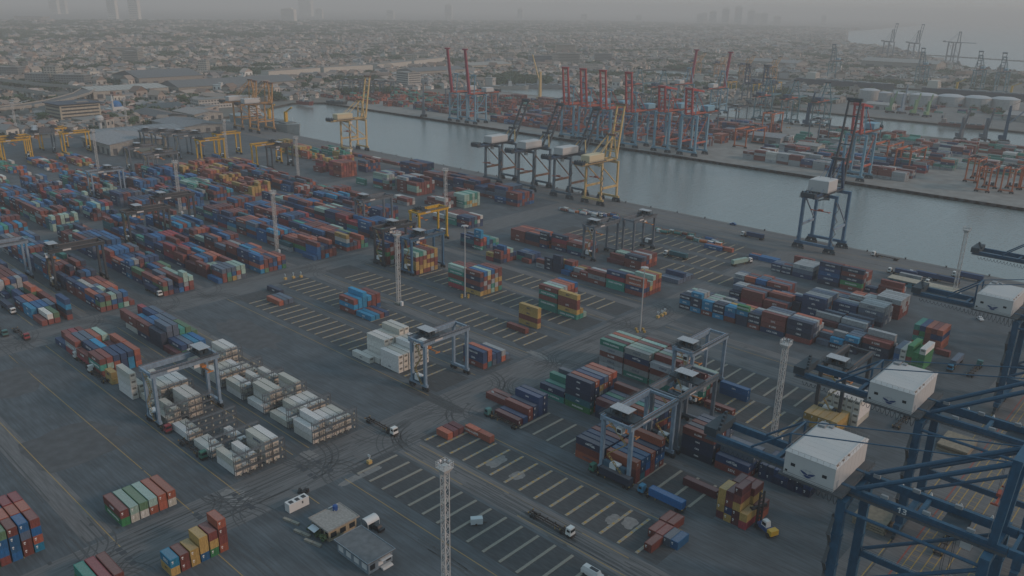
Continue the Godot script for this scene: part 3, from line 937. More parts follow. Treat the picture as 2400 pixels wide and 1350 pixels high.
func far_rows() -> void:
	var all := "rrrrrrrrobbbbbbbuuuuuudddcctTkklsmmmp"
	# the long rows left of the first crossroad, behind their front ends
	row_fill(-459.0, -562.0, -112.8, 5, 1, 3, 0.6, all, 0.7)
	row_fill(-452.0, -562.0, -139.7, 6, 3, 4, 0.5, all, 0.97)
	row_fill(-446.5, -562.0, -172.3, 6, 3, 4, 0.6, all, 0.97)
	row_fill(-445.5, -562.0, -202.3, 6, 3, 4, 0.85, all + "uuubb", 0.97)
	row_fill(-445.5, -562.0, -228.3, 6, 3, 4, 0.9, all + "bbuu", 0.97)
	row_fill(-446.0, -562.0, -264.4, 6, 3, 4, 0.85, all, 0.97)
	row_fill(-448.5, -562.0, -290.3, 6, 3, 4, 0.85, all, 0.97)
	row_fill(-386.0, -560.0, -320.0, 6, 3, 4, 0.8, all, 0.96)
	row_fill(-448.0, -560.0, -348.0, 6, 2, 4, 0.7, all, 0.94)
	row_fill(-512.0, -610.0, -363.5, 6, 2, 4, 0.7, "rrrrorktb", 0.95)
	for i in 9:
		row_fill(-590.0 + (i % 3) * 5.0, -742.0, -118.0 - 30.0 * i, 6, 2 if i % 2 else 3, 4, 0.45, all if i != 7 else "ryrroy", 0.88)
	for i in 7:
		row_fill(-765.0, -870.0, -110.0 - 28.0 * i, 5, 0, 2, 0.3, "oooruutyrw", 0.6)
	row_fill(-600.0, -640.0, -294.0, 6, 3, 4, 0.9, "lltus", 1.0)
	row_fill(-676.0, -720.0, -344.0, 6, 3, 4, 0.3, "rryyro", 0.95)
	row_fill(-612.0, -650.0, -362.0, 6, 3, 4, 0.9, "ltsrr", 0.95)
	row_fill(-678.0, -705.0, -366.0, 6, 3, 4, 0.8, "ryror", 0.95)
	row_fill(-600.0, -650.0, -425.0, 6, 3, 5, 0.8, "rrporo", 0.95)
	row_fill(-532.0, -560.0, -422.0, 7, 5, 5, 0.95, "ltrursbs", 1.0)
	row_fill(-499.0, -527.0, -426.0, 7, 4, 5, 0.95, "rbsrslr", 1.0)
	row_fill(-560.0, -575.0, -420.0, 1, 2, 2, 1.0, "t", 1.0)
	row_fill(-605.0, -625.0, -456.0, 6, 3, 4, 0.95, "orbbk", 1.0)
	row_fill(-560.0, -588.0, -480.0, 7, 3, 4, 0.95, "rbkrtb", 1.0)
	row_fill(-417.0, -446.0, -458.0, 7, 4, 5, 0.95, "rbrkrub", 1.0)
	row_fill(-446.0, -540.0, -464.0, 7, 3, 4, 0.98, "rdrbbrkr", 1.0)
	row_fill(-441.5, -478.0, -424.5, 6, 3, 4, 0.9, "yttlr", 1.0)
	row_fill(-413.7, -424.5, -420.0, 7, 3, 4, 1.0, "tlrrts", 1.0)
	row_fill(-450.0, -478.0, -413.0, 4, 2, 3, 0.9, "rrrws", 1.0)
	row_fill(-478.0, -506.0, -398.0, 3, 1, 2, 0.95, "wssr", 1.0)
	row_fill(-395.0, -440.0, -384.0, 5, 1, 3, 0.7, "rbtwyk", 0.9)
	row_fill(-640.0, -760.0, -455.0, 5, 2, 4, 0.4, "ryyrot", 0.75)
	row_fill(-680.0, -840.0, -485.0, 4, 1, 3, 0.6, "rrbwyt", 0.7)
	row_fill(-600.0, -700.0, -500.0, 2, 1, 1, 0.5, "rruwr", 0.8)
	row_fill(-205.0, -260.0, -463.0, 2, 1, 1, 0.9, "uouo", 0.6)
	# the opposite terminal
	for i in 4:
		row_fill(-240.0, -410.0, -796.0 - i * 19.0, 4, 2 + i % 2, 4, 0.9, "ssrswrbs" if i < 2 else all, 0.9 - i * 0.03)
	for i in 8:
		row_fill(-60.0, -430.0, -890.0 - i * 25.0, 5, 1, 4, 0.8, "ssrrbttwo" if i < 6 else "rrrots", 0.72)
	for i in 7:
		row_fill(-470.0, -790.0, -800.0 - i * 34.0, 6, 2, 4, 0.8, "rrbrruosk", 0.8)
	for i in 6:
		row_fill(-820.0, -1010.0, -810.0 - i * 40.0, 5, 2, 4, 0.8, "rrorbt", 0.62)
	for i in 5:
		row_fill(-130.0, -560.0, -1420.0 - i * 30.0, 4, 0, 2, 0.8, "rrotsb", 0.35)
	for i in 6:
		row_fill(-700.0, -1100.0, -2020.0 - i * 50.0, 6, 1, 3, 0.8, "rrorpr", 0.6)
	for i in 5:
		row_fill(-1000.0, -1180.0, -800.0 - i * 36.0, 5, 1, 3, 0.7, "rorotr", 0.5)


# ---- yard gantries on tyres ----------------------------------------------
func yard_crane(label: String, at: Vector3, frame: String, span := 23.4, wide := 9.0, high := 22.0, trolley_at := 0.7, house_near := true, group := "yard gantry cranes on tyres") -> Node3D:
	# at: middle of the foot of the near pair of legs; the span runs towards -z
	var key := "yard_%s_%s_%s_%s_%s" % [frame, span, high, trolley_at, house_near]
	if not masters.has(key):
		masters[key] = yard_crane_shape(frame, span, wide, high, trolley_at, house_near)
	var o: Node3D = masters[key].duplicate()
	o.name = numbered("yard_gantry_crane")
	add_child(o)
	o.position = at
	tag(o, label, "gantry crane", group)
	return o

var frame_paint := {
	"pale": lin(0.22, 0.30, 0.38), "blue": lin(0.05, 0.14, 0.24), "grey": lin(0.13, 0.16, 0.19), "dark": lin(0.045, 0.055, 0.065), "yellow": lin(0.62, 0.36, 0.02), "orange": lin(0.50, 0.13, 0.05), "green": lin(0.20, 0.34, 0.18),
	"deep": lin(0.012, 0.080, 0.150), "navy": lin(0.02, 0.06, 0.12), "cream": lin(0.60, 0.42, 0.18), "rust": lin(0.45, 0.24, 0.08), "sky": lin(0.16, 0.32, 0.42), "red": lin(0.42, 0.06, 0.06), "scarlet": lin(0.5, 0.11, 0.06), "teal": lin(0.10, 0.22, 0.26), "crimson": lin(0.36, 0.04, 0.07), "steel": lin(0.10, 0.15, 0.19), "brown": lin(0.20, 0.10, 0.06),
}
func coat(n: String) -> StandardMaterial3D:
	return mat("coat_" + n, frame_paint[n], 0.55, 0.0, grime, Vector3(0.12, 0.05, 0.12))

func wheel(st: SurfaceTool, c: Vector3, r: float, w: float, axis := Vector3(0, 0, 1)) -> void:
	tube(st, c - axis * w * 0.5, c + axis * w * 0.5, r, 10)

func yard_crane_shape(frame: String, span: float, wide: float, high: float, tr: float, house_near: bool) -> Node3D:
	var o := Node3D.new()
	var f := coat(frame)
	var rubber := mat("rubber", lin(0.018, 0.018, 0.02), 0.9)
	var machine := mat("machinery", lin(0.03, 0.05, 0.065), 0.7, 0.1, grime, Vector3(0.4, 0.4, 0.4))
	var pale := mat("canopy", lin(0.42, 0.44, 0.46), 0.7, 0, grime, Vector3(0.2, 0.2, 0.2))
	var hx := wide * 0.5
	for s in 2:
		var z := 0.0 if s == 0 else -span
		var st := mb()
		bx(st, Vector3(0, 2.3, z), Vector3(wide + 2.4, 1.1, 1.1))
		put("sill_beam", st, f, o)
		for x in [-hx, hx]:
			st = mb()
			frustum(st, Vector3(x, 2.85, z), Vector2(1.15, 1.0), Vector2(1.35, 1.0), high - 4.6)
			put("leg", st, f, o)
			st = mb()
			bx(st, Vector3(x, 1.45, z), Vector3(3.0, 0.6, 0.8))
			bx(st, Vector3(x, 1.0, z), Vector3(0.5, 1.0, 0.6))
			var bogie := put("bogie", st, machine, o)
			for k in [-1.0, 1.0]:
				var w := mb()
				wheel(w, Vector3(x + k * 1.15, 0.78, z), 0.78, 0.75)
				put("wheel", w, rubber, bogie)
	for x in [-hx, hx]:
		var st := mb()
		bx(st, Vector3(x, high - 0.9, -span * 0.5), Vector3(1.25, 1.9, span + 2.6))
		put("main_girder", st, f, o)
		st = mb()
		var sgn := signf(x)
		bx(st, Vector3(x + sgn * 1.1, high + 0.05, -span * 0.5), Vector3(0.9, 0.08, span + 2.2))
		for h in [0.6, 1.15]:
			bx(st, Vector3(x + sgn * 1.5, high + h, -span * 0.5), Vector3(0.06, 0.06, span + 2.2))
		for k in 15:
			bx(st, Vector3(x + sgn * 1.5, high + 0.6, 1.0 - k * (span + 2.0) / 14.0), Vector3(0.06, 1.15, 0.06))
		put("walkway", st, mat("walkway_steel", lin(0.07, 0.075, 0.08), 0.8, 0.2), o)
		st = mb()
		bx(st, Vector3(x, high + 0.09, -span * 0.5), Vector3(0.3, 0.14, span + 2.0))
		put("trolley_rail", st, mat("rusty_rail", lin(0.16, 0.09, 0.06), 0.7), o)
		st = mb()
		bx(st, Vector3(x + sgn * 0.65, high - 0.8, -span * 0.30), Vector3(0.03, 1.0, 4.2))
		put("name_board", st, mat("board_white", lin(0.5, 0.5, 0.5), 0.7), o)
	for z in [1.0, -span - 1.0]:
		var st := mb()
		bx(st, Vector3(0, high - 0.6, z), Vector3(wide - 1.3, 0.9, 0.7))
		put("cross_beam", st, f, o)
	# trolley with its machines under a canopy
	var tz := -span * tr
	var t := mb()
	bx(t, Vector3(0, high + 0.5, tz), Vector3(wide + 0.9, 0.5, 5.0))
	var trolley := put("trolley", t, machine, o)
	t = mb()
	for q in [[-2.2, -1.2, 1.5, 1.3, 1.8], [1.4, -1.0, 2.2, 1.2, 1.5], [0.2, 1.3, 1.0, 1.8, 1.2], [-2.6, 1.2, 1.3, 1.0, 1.6], [2.8, 1.4, 1.0, 1.4, 1.0]]:
		bx(t, Vector3(q[0], high + 0.75 + q[3] * 0.5, tz + q[1]), Vector3(q[2], q[3], q[4]))
	for x in [-1.0, 1.0]:
		tube(t, Vector3(x - 0.9, high + 1.3, tz - 0.2), Vector3(x + 0.9, high + 1.3, tz - 0.2), 0.5, 8)
	for q in [Vector2(-3.8, -2.2), Vector2(3.8, -2.2), Vector2(-3.8, 2.2), Vector2(3.8, 2.2)]:
		bx(t, Vector3(q.x, high + 1.7, tz + q.y), Vector3(0.14, 2.2, 0.14))
	put("winch", t, machine, trolley)
	if frame != "yellow" and frame != "orange":
		t = mb()
		bx(t, Vector3(-0.4, high + 2.85, tz), Vector3(7.4, 0.16, 4.6))
		put("canopy", t, pale, trolley)
	t = mb()
	bx(t, Vector3(1.6, high - 2.9, tz + 3.4), Vector3(2.0, 2.3, 2.2))
	var cab := put("cab", t, mat("cab_white", lin(0.55, 0.55, 0.54), 0.6), trolley)
	t = mb()
	bx(t, Vector3(1.6, high - 3.0, tz + 4.52), Vector3(1.6, 1.3, 0.05))
	bx(t, Vector3(0.58, high - 3.0, tz + 3.4), Vector3(0.05, 1.2, 1.6))
	put("window", t, mat("dark_glass", lin(0.02, 0.025, 0.03), 0.15), cab)
	# spreader on its ropes
	var sp := mb()
	var sy := high - 5.5
	bx(sp, Vector3(0, sy, tz), Vector3(11.9, 0.35, 0.5))
	for x in [-5.9, 5.9]:
		bx(sp, Vector3(x, sy - 0.1, tz), Vector3(0.3, 0.4, 2.4))
	bx(sp, Vector3(0, sy + 0.5, tz), Vector3(2.6, 0.7, 1.8))
	put("spreader", sp, mat("spreader_orange", lin(0.45, 0.17, 0.04), 0.6), o)
	sp = mb()
	for x in [-1.0, 1.0]:
		for z in [-0.7, 0.7]:
			tube(sp, Vector3(x, sy + 0.8, tz + z), Vector3(x * 1.3, high + 0.4, tz + z * 1.4), 0.035, 4)
	put("rope", sp, rubber, o)
	# engine house, panel and stair on the legs
	var hz := 0.0 if house_near else -span
	var e := mb()
	bx(e, Vector3(0, 4.3, hz), Vector3(wide - 2.2, 2.8, 1.6))
	put("engine_house", e, machine if frame != "pale" else mat("engine_blue", lin(0.02, 0.07, 0.11), 0.7), o)
	e = mb()
	bx(e, Vector3(-0.4, 4.6, hz + 0.85), Vector3(2.6, 2.0, 0.08))
	bx(e, Vector3(0.3, 5.9, hz), Vector3(3.4, 0.5, 1.9))
	put("control_panel", e, mat("panel_white", lin(0.55, 0.56, 0.56), 0.6), o)
	e = mb()
	var sx := hx - 0.2
	for k in 3:
		var y0 := 3.0 + k * (high - 4.0) / 3.0
		var y1 := 3.0 + (k + 1) * (high - 4.0) / 3.0
		var a := sx - 0.8 if k % 2 == 0 else -sx + 2.8
		var b := -sx + 2.8 if k % 2 == 0 else sx - 0.8
		for zz in [0.75, 1.45]:
			bar(e, Vector3(a, y0, zz), Vector3(b, y1, zz), 0.12, 0.22)
		for j in 9:
			bx(e, Vector3(lerpf(a, b, j / 8.0), lerpf(y0, y1, j / 8.0), 1.1), Vector3(0.5, 0.06, 0.7))
	if house_near:
		put("stair", e, mat("stair_yellow", lin(0.30, 0.20, 0.06), 0.8), o)
	return o

# ---- ship to shore cranes --------------------------------------------------
# local x points to the water from the landside rail, local z along the quay; c holds the sizes
func quay_crane(label: String, at: Vector3, turn: float, c: Dictionary, group := "") -> Node3D:
	var key: String = "sts_" + c.key
	if not masters.has(key):
		masters[key] = quay_crane_shape(c)
	var o: Node3D = masters[key].duplicate()
	o.name = numbered("ship_to_shore_crane")
	add_child(o)
	o.position = at
	o.rotation.y = turn
	tag(o, label, "quay crane", group)
	return o

func quay_crane_shape(c: Dictionary) -> Node3D:
	var o := Node3D.new()
	var g: float = c.gauge
	var s: float = c.legs * 0.5
	var hg: float = c.high          # rail level of the girder
	var top: float = c.apex
	var gz: float = c.girders * 0.5  # half distance between the two girders
	var back: float = c.back
	var lw: float = c.leg_w
	var lm := coat(c.leg)
	var gm := coat(c.girder)
	var bm := coat(c.boom)
	var dark := mat("machinery", lin(0.03, 0.05, 0.065), 0.7, 0.1, grime, Vector3(0.4, 0.4, 0.4))
	var steel := mat("walkway_steel", lin(0.07, 0.075, 0.08), 0.8, 0.2)
	var mid: float = c.get("portal", 14.0)
	for x in [0.0, g]:
		var st := mb()
		bx(st, Vector3(x, 4.3, 0), Vector3(lw * 0.9, 1.6, s * 2.0 + 5.0))
		put("sill_beam", st, lm, o)
		for z in [-s, s]:
			st = mb()
			frustum(st, Vector3(x, 5.1, z), Vector2(lw * 1.15, lw * 0.85), Vector2(lw, lw * 0.85), hg - 6.6)
			put("leg", st, lm, o)
			st = mb()
			bx(st, Vector3(x, 2.7, z), Vector3(1.0, 1.2, 6.4))
			for k in [-2.2, 2.2]:
				bx(st, Vector3(x, 1.6, z + k), Vector3(0.9, 1.1, 3.4))
			var bg := put("bogie", st, dark, o)
			for k in 8:
				var w := mb()
				wheel(w, Vector3(x, 0.48, z - 3.7 + k * 1.06), 0.48, 0.4, Vector3(1, 0, 0))
				put("wheel", w, steel, bg)
		st = mb()
		bx(st, Vector3(x, hg - 1.0, 0), Vector3(lw, 1.8, s * 2.0 + lw * 0.85 + 0.01))
		put("cross_beam", st, lm, o)
	for z in [-s, s]:
		var st := mb()
		bx(st, Vector3(g * 0.5, mid, z), Vector3(g - lw, 1.7, 1.0))
		put("portal_beam", st, coat(c.get("tie", c.leg)), o)
		st = mb()
		if c.has("tubes"):
			tube(st, Vector3(0.6, hg - 2.6, z), Vector3(g - 0.4, hg - 2.6, z), 0.42, 8)
			tube(st, Vector3(0.6, mid + 0.8, z), Vector3(g - 0.5, hg - 3.4, z), 0.5, 8)
		else:
			bar(st, Vector3(0.4, hg - 2.4, z), Vector3(g * 0.98, mid + 1.0, z), 0.7, 0.7)
		put("brace", st, coat(c.get("tie", c.leg)), o)
	# twin girders with walkways, then the boom on its hinge
	var front := g + 3.0
	for z in [-gz, gz]:
		var st := mb()
		bx(st, Vector3((front - back) * 0.5, hg + 0.7, z), Vector3(front + back, 1.9, 1.1))
		put("main_girder", st, gm, o)
		st = mb()
		var q: float = signf(z)
		bx(st, Vector3((front - back) * 0.5, hg + 0.1, z + q * 1.2), Vector3(front + back, 0.1, 1.1))
		for h in [0.55, 1.1]:
			bx(st, Vector3((front - back) * 0.5, hg + 0.1 + h, z + q * 1.7), Vector3(front + back, 0.07, 0.07))
		var n := int((front + back) / 2.5)
		for k in n + 1:
			bx(st, Vector3(-back + (front + back) * k / n, hg + 0.65, z + q * 1.7), Vector3(0.07, 1.1, 0.07))
		put("walkway", st, steel, o)
	var t := mb()
	for x in [-back + 0.6, -back * 0.5, g * 0.5]:
		bx(t, Vector3(x, hg + 0.6, 0), Vector3(1.0, 1.2, gz * 2.0 - 1.1))
	put("girder_tie", t, gm, o)
	t = mb()
	bx(t, Vector3(-back + 1.0, hg + 2.0, 0), Vector3(3.6, 2.4, gz * 2.0 + 1.5))
	for k in 5:
		bx(t, Vector3(-back + 0.2 + k * 0.8, hg + 3.6, -gz + k * gz * 0.5), Vector3(0.7, 1.0, 0.9))
	put("rope_sheaves", t, dark, o)
	var out: float = c.out
	var boom := Node3D.new()
	boom.name = "boom"
	o.add_child(boom)
	boom.position = Vector3(front, hg + 0.7, 0)
	boom.rotation.z = deg_to_rad(c.angle)
	for z in [-gz * c.get("boom_k", 1.0), gz * c.get("boom_k", 1.0)]:
		t = mb()
		frustum_x(t, Vector3(0.1, 0, z), out, c.get("boom_w", 1.1), c.get("boom_h", 1.9), c.get("boom_w", 1.1) * 0.85, 1.3)
		put("boom_girder", t, bm, boom)
	var nb := 6
	for k in nb + 1:
		t = mb()
		bx(t, Vector3(0.8 + (out - 1.6) * k / nb, 0.2, 0), Vector3(0.7, 0.7, gz * 2.0 * c.get("boom_k", 1.0) - 0.9))
		put("boom_tie", t, bm, boom)
	t = mb()
	bx(t, Vector3(out + 0.6, 0.2, 0), Vector3(1.6, 2.2, gz * 2.0 + 2.2))
	put("boom_tip", t, coat(c.get("tip", c.boom)), boom)
	if c.has("fold"):
		var outer := Node3D.new()
		outer.name = "boom_outer"
		boom.add_child(outer)
		outer.position = Vector3(out + 0.4, 0, 0)
		outer.rotation.z = deg_to_rad(c.fold)
		for z in [-gz * 0.9, gz * 0.9]:
			t = mb()
			frustum_x(t, Vector3(0, 0, z), c.fold_len, 1.9, 2.2, 1.7, 1.6)
			put("boom_girder", t, bm, outer)
		for k in 6:
			t = mb()
			bx(t, Vector3(1.0 + (c.fold_len - 2.0) * k / 5.0, 0, 0), Vector3(0.8, 0.8, gz * 1.8 - 1.0))
			put("boom_tie", t, bm, outer)
	# A-frame, apex and stays
	var ax: float = g + c.get("apex_dx", 1.0)
	for z in [-1.0, 1.0]:
		t = mb()
		bar(t, Vector3(g, hg + 1.2, z * s * c.get("a_foot", 0.9)), Vector3(ax, top, z * gz * c.get("a_head", 0.8)), c.get("a_w", 1.1), c.get("a_w", 1.1))
		put("a_frame_leg", t, lm if not c.has("a_paint") else coat(c.a_paint), o)
		t = mb()
		var bs: float = c.get("stay_x", 1.5)
		if c.has("tubes"):
			tube(t, Vector3(ax, top, z * gz), Vector3(bs, hg + 1.7, z * gz), 0.62, 8)
			tube(t, Vector3(ax, top, z * gz), Vector3(-back * 0.42, hg + 9.5, z * gz * 0.95), 0.16, 6)
		else:
			bar(t, Vector3(ax, top, z * gz * 0.8), Vector3(bs, hg + 1.7, z * gz), 0.5, 0.5)
			if c.has("long_stay"):
				tube(t, Vector3(ax, top, z * gz * 0.8), Vector3(-back * c.long_stay, hg + 1.7, z * gz), 0.14, 5)
		put("back_stay", t, lm if not c.has("stay_paint") else coat(c.stay_paint), o)
		t = mb()
		var tipv := Vector3(front, hg + 1.6, z * gz) + Vector3(cos(deg_to_rad(c.angle)), sin(deg_to_rad(c.angle)), 0) * out * 0.55
		tube(t, Vector3(ax, top, z * gz * 0.8), tipv, 0.14, 5)
		put("fore_stay", t, lm, o)
	t = mb()
	bx(t, Vector3(ax, top, 0), Vector3(1.8, 1.6, gz * 2.0 + 1.6))
	put("apex_beam", t, coat(c.get("tip", c.leg)), o)
	if c.has("a_cross"):
		t = mb()
		for k in 2:
			var f := 0.35 + 0.33 * k
			var w: float = lerpf(s * c.get("a_foot", 0.9), gz * c.get("a_head", 0.8), f)
			bx(t, Vector3(lerpf(g, ax, f), lerpf(hg, top, f), 0), Vector3(0.7, 0.7, w * 2.0 - 1.0))
		put("a_frame_tie", t, lm if not c.has("a_paint") else coat(c.a_paint), o)
	# machinery house on the girders behind the landside leg
	if c.has("house"):
		var h: Array = c.house    # x from, x to, half width, height, base over the rail
		var wall := mat("house_" + c.get("house_paint", "white"), {"white": lin(0.42, 0.415, 0.405), "cream": lin(0.50, 0.42, 0.27), "navy": lin(0.02, 0.05, 0.09), "sky": lin(0.16, 0.30, 0.38)}[c.get("house_paint", "white")], 0.65)
		var y0: float = hg + h[4]
		t = mb()
		bx(t, Vector3((h[0] + h[1]) * 0.5, y0 + h[3] * 0.5, 0), Vector3(h[1] - h[0], h[3], h[2] * 2.0))
		var house := put("machinery_house", t, wall, o)
		t = mb()
		frustum(t, Vector3((h[0] + h[1]) * 0.5, y0 + h[3], 0), Vector2(h[1] - h[0] + 0.3, h[2] * 2.0 + 0.3), Vector2(h[1] - h[0] - 1.2, h[2] * 2.0 - 1.6), 0.5)
		put("roof", t, wall, house)
		t = mb()
		bx(t, Vector3((h[0] + h[1]) * 0.5 + 0.8, y0 - 0.2, 0), Vector3(h[1] - h[0] + 3.4, 0.4, h[2] * 2.0 + 1.4))
		put("platform", t, steel, o)
		t = mb()
		for zz in [-h[2] - 0.65, h[2] + 0.65]:
			for hh in [0.6, 1.1]:
				bx(t, Vector3((h[0] + h[1]) * 0.5 + 0.8, y0 + hh, zz), Vector3(h[1] - h[0] + 3.4, 0.06, 0.06))
		for k in 12:
			for hh in [0.55]:
				bx(t, Vector3(h[1] + 2.4, y0 + hh, -h[2] + h[2] * 2.0 * k / 11.0), Vector3(0.06, 1.1, 0.06))
		bx(t, Vector3(h[1] + 2.4, y0 + 1.1, 0), Vector3(0.06, 0.06, h[2] * 2.0 + 1.2))
		put("handrail", t, steel, o)
		if c.has("roof_rail"):
			t = mb()
			for k in range(1, 5):
				bx(t, Vector3(lerpf(h[0], h[1], k / 5.0), y0 + h[3] * 0.5, h[2] + 0.005), Vector3(0.05, h[3] - 0.3, 0.02))
			for k in range(1, 8):
				bx(t, Vector3(h[1] + 0.005, y0 + h[3] * 0.5, lerpf(-h[2], h[2], k / 8.0)), Vector3(0.02, h[3] - 0.3, 0.05))
				bx(t, Vector3((h[0] + h[1]) * 0.5, y0 + h[3] + 0.505, lerpf(-h[2], h[2], k / 8.0) * 0.88), Vector3(h[1] - h[0] - 2.0, 0.02, 0.06))
			put("panel_joint", t, mat("joint_grey", lin(0.40, 0.40, 0.39), 0.8), house).set_meta("kind", "stuff")
			t = mb()
			for k in 7:
				bx(t, Vector3(h[1] - 0.3 - (k % 3) * 0.35, y0 + h[3] + 0.33, h[2] - 1.5 - k * 1.1), Vector3(0.3, 0.3, 0.9))
			put("rusty_edge", t, mat("rust_edge", lin(0.22, 0.13, 0.08), 0.9), house).set_meta("kind", "stuff")
			t = mb()
			bx(t, Vector3(h[0] + 1.6, y0 + h[3] + 0.75, -h[2] + 2.2), Vector3(1.8, 0.7, 2.6))
			bx(t, Vector3(h[0] + 3.6, y0 + h[3] + 0.65, -h[2] + 1.6), Vector3(1.0, 0.5, 1.4))
			put("roof_vent", t, mat("vent_grey", lin(0.2, 0.21, 0.22), 0.7), house)
			t = mb()
			bx(t, Vector3(h[1] + 0.04, y0 + 1.1, h[2] - 2.4), Vector3(0.08, 2.1, 1.1))
			put("door", t, mat("door_grey", lin(0.30, 0.31, 0.32), 0.7), house)
			t = mb()
			for zz in [-1.0, 1.0]:
				bx(t, Vector3((h[0] + h[1]) * 0.5, y0 + h[3] + 1.0, zz * h[2]), Vector3(h[1] - h[0], 0.05, 0.05))
				for k in 9:
					bx(t, Vector3(h[0] + (h[1] - h[0]) * k / 8.0, y0 + h[3] + 0.55, zz * h[2]), Vector3(0.05, 0.9, 0.05))
			for xx in [h[0], h[1]]:
				bx(t, Vector3(xx, y0 + h[3] + 1.0, 0), Vector3(0.05, 0.05, h[2] * 2.0))
				for k in 11:
					bx(t, Vector3(xx, y0 + h[3] + 0.55, -h[2] + h[2] * 2.0 * k / 10.0), Vector3(0.05, 0.9, 0.05))
			put("roof_rail", t, mat("rail_grey", lin(0.2, 0.19, 0.18), 0.8), house)
	# driver's cab, trolley, hanging spreader
	t = mb()
	var tx: float = c.get("trolley_x", g * 0.5)
	bx(t, Vector3(tx, hg - 0.6, 0), Vector3(5.0, 1.0, gz * 2.0 - 1.3))
	put("trolley", t, dark, o)
	t = mb()
	bx(t, Vector3(tx + 3.4, hg - 2.6, gz * 0.3), Vector3(2.2, 2.6, 2.4))
	put("cab", t, mat("cab_white", lin(0.55, 0.55, 0.54), 0.6), o)
	var sy: float = c.get("spreader_y", hg - 12.0)
	t = mb()
	bx(t, Vector3(tx, sy, 0), Vector3(0.6, 0.5, 12.0))
	bx(t, Vector3(tx, sy + 0.7, 0), Vector3(2.0, 0.9, 3.0))
	for z in [-5.9, 5.9]:
		bx(t, Vector3(tx, sy, z), Vector3(2.4, 0.5, 0.4))
	put("spreader", t, mat("spreader_red", lin(0.32, 0.07, 0.04), 0.6), o)
	t = mb()
	for x in [-0.8, 0.8]:
		for z in [-1.2, 1.2]:
			tube(t, Vector3(tx + x, sy + 1.0, z), Vector3(tx + x, hg - 0.8, z), 0.05, 4)
	put("rope", t, dark, o)
	# zigzag stairs up one landside leg
	t = mb()
	var n2 := int((hg - 8.0) / 4.0)
	for k in n2:
		var y := 6.0 + k * 4.0
		bar(t, Vector3(-1.2, y, s + (0.4 if k % 2 else 2.8)), Vector3(-1.2, y + 4.0, s + (2.8 if k % 2 else 0.4)), 0.8, 0.12)
		bx(t, Vector3(-1.2, y + 4.0, s + (2.8 if k % 2 else 0.4)), Vector3(1.0, 0.1, 1.0))
	put("stair", t, steel, o)
	if c.has("festoon"):
		t = mb()
		for k in 26:
			var x0 := -back + 3.0 + k * (back - 2.0) / 26.0
			var wv := (back - 2.0) / 26.0
			var dp: float = 1.2 + 2.6 * pow(float(k) / 26.0, 2.0)
			var last := Vector3(x0, hg - 0.4, gz + 1.9)
			for j in range(1, 6):
				var u := j / 5.0
				var p := Vector3(x0 + wv * u, hg - 0.4 - dp * (1.0 - pow(2.0 * u - 1.0, 2.0)), gz + 1.9)
				tube(t, last, p, 0.07, 4)
				last = p
		put("festoon_cable", t, dark, o)
	return o

func frustum_x(st: SurfaceTool, a: Vector3, len_: float, w: float, h0: float, w1: float, h1: float) -> void:
	var p := []
	for y in [-0.5, 0.5]:
		p.append(a + Vector3(0, y * h0, -w * 0.5))
		p.append(a + Vector3(len_, y * h1, -w1 * 0.5))
		p.append(a + Vector3(len_, y * h1, w1 * 0.5))
		p.append(a + Vector3(0, y * h0, w * 0.5))
	hexa(st, p)

func cranes() -> void:
	yard_cranes()
	big_blue_cranes()
	quay_cranes()
	far_cranes()

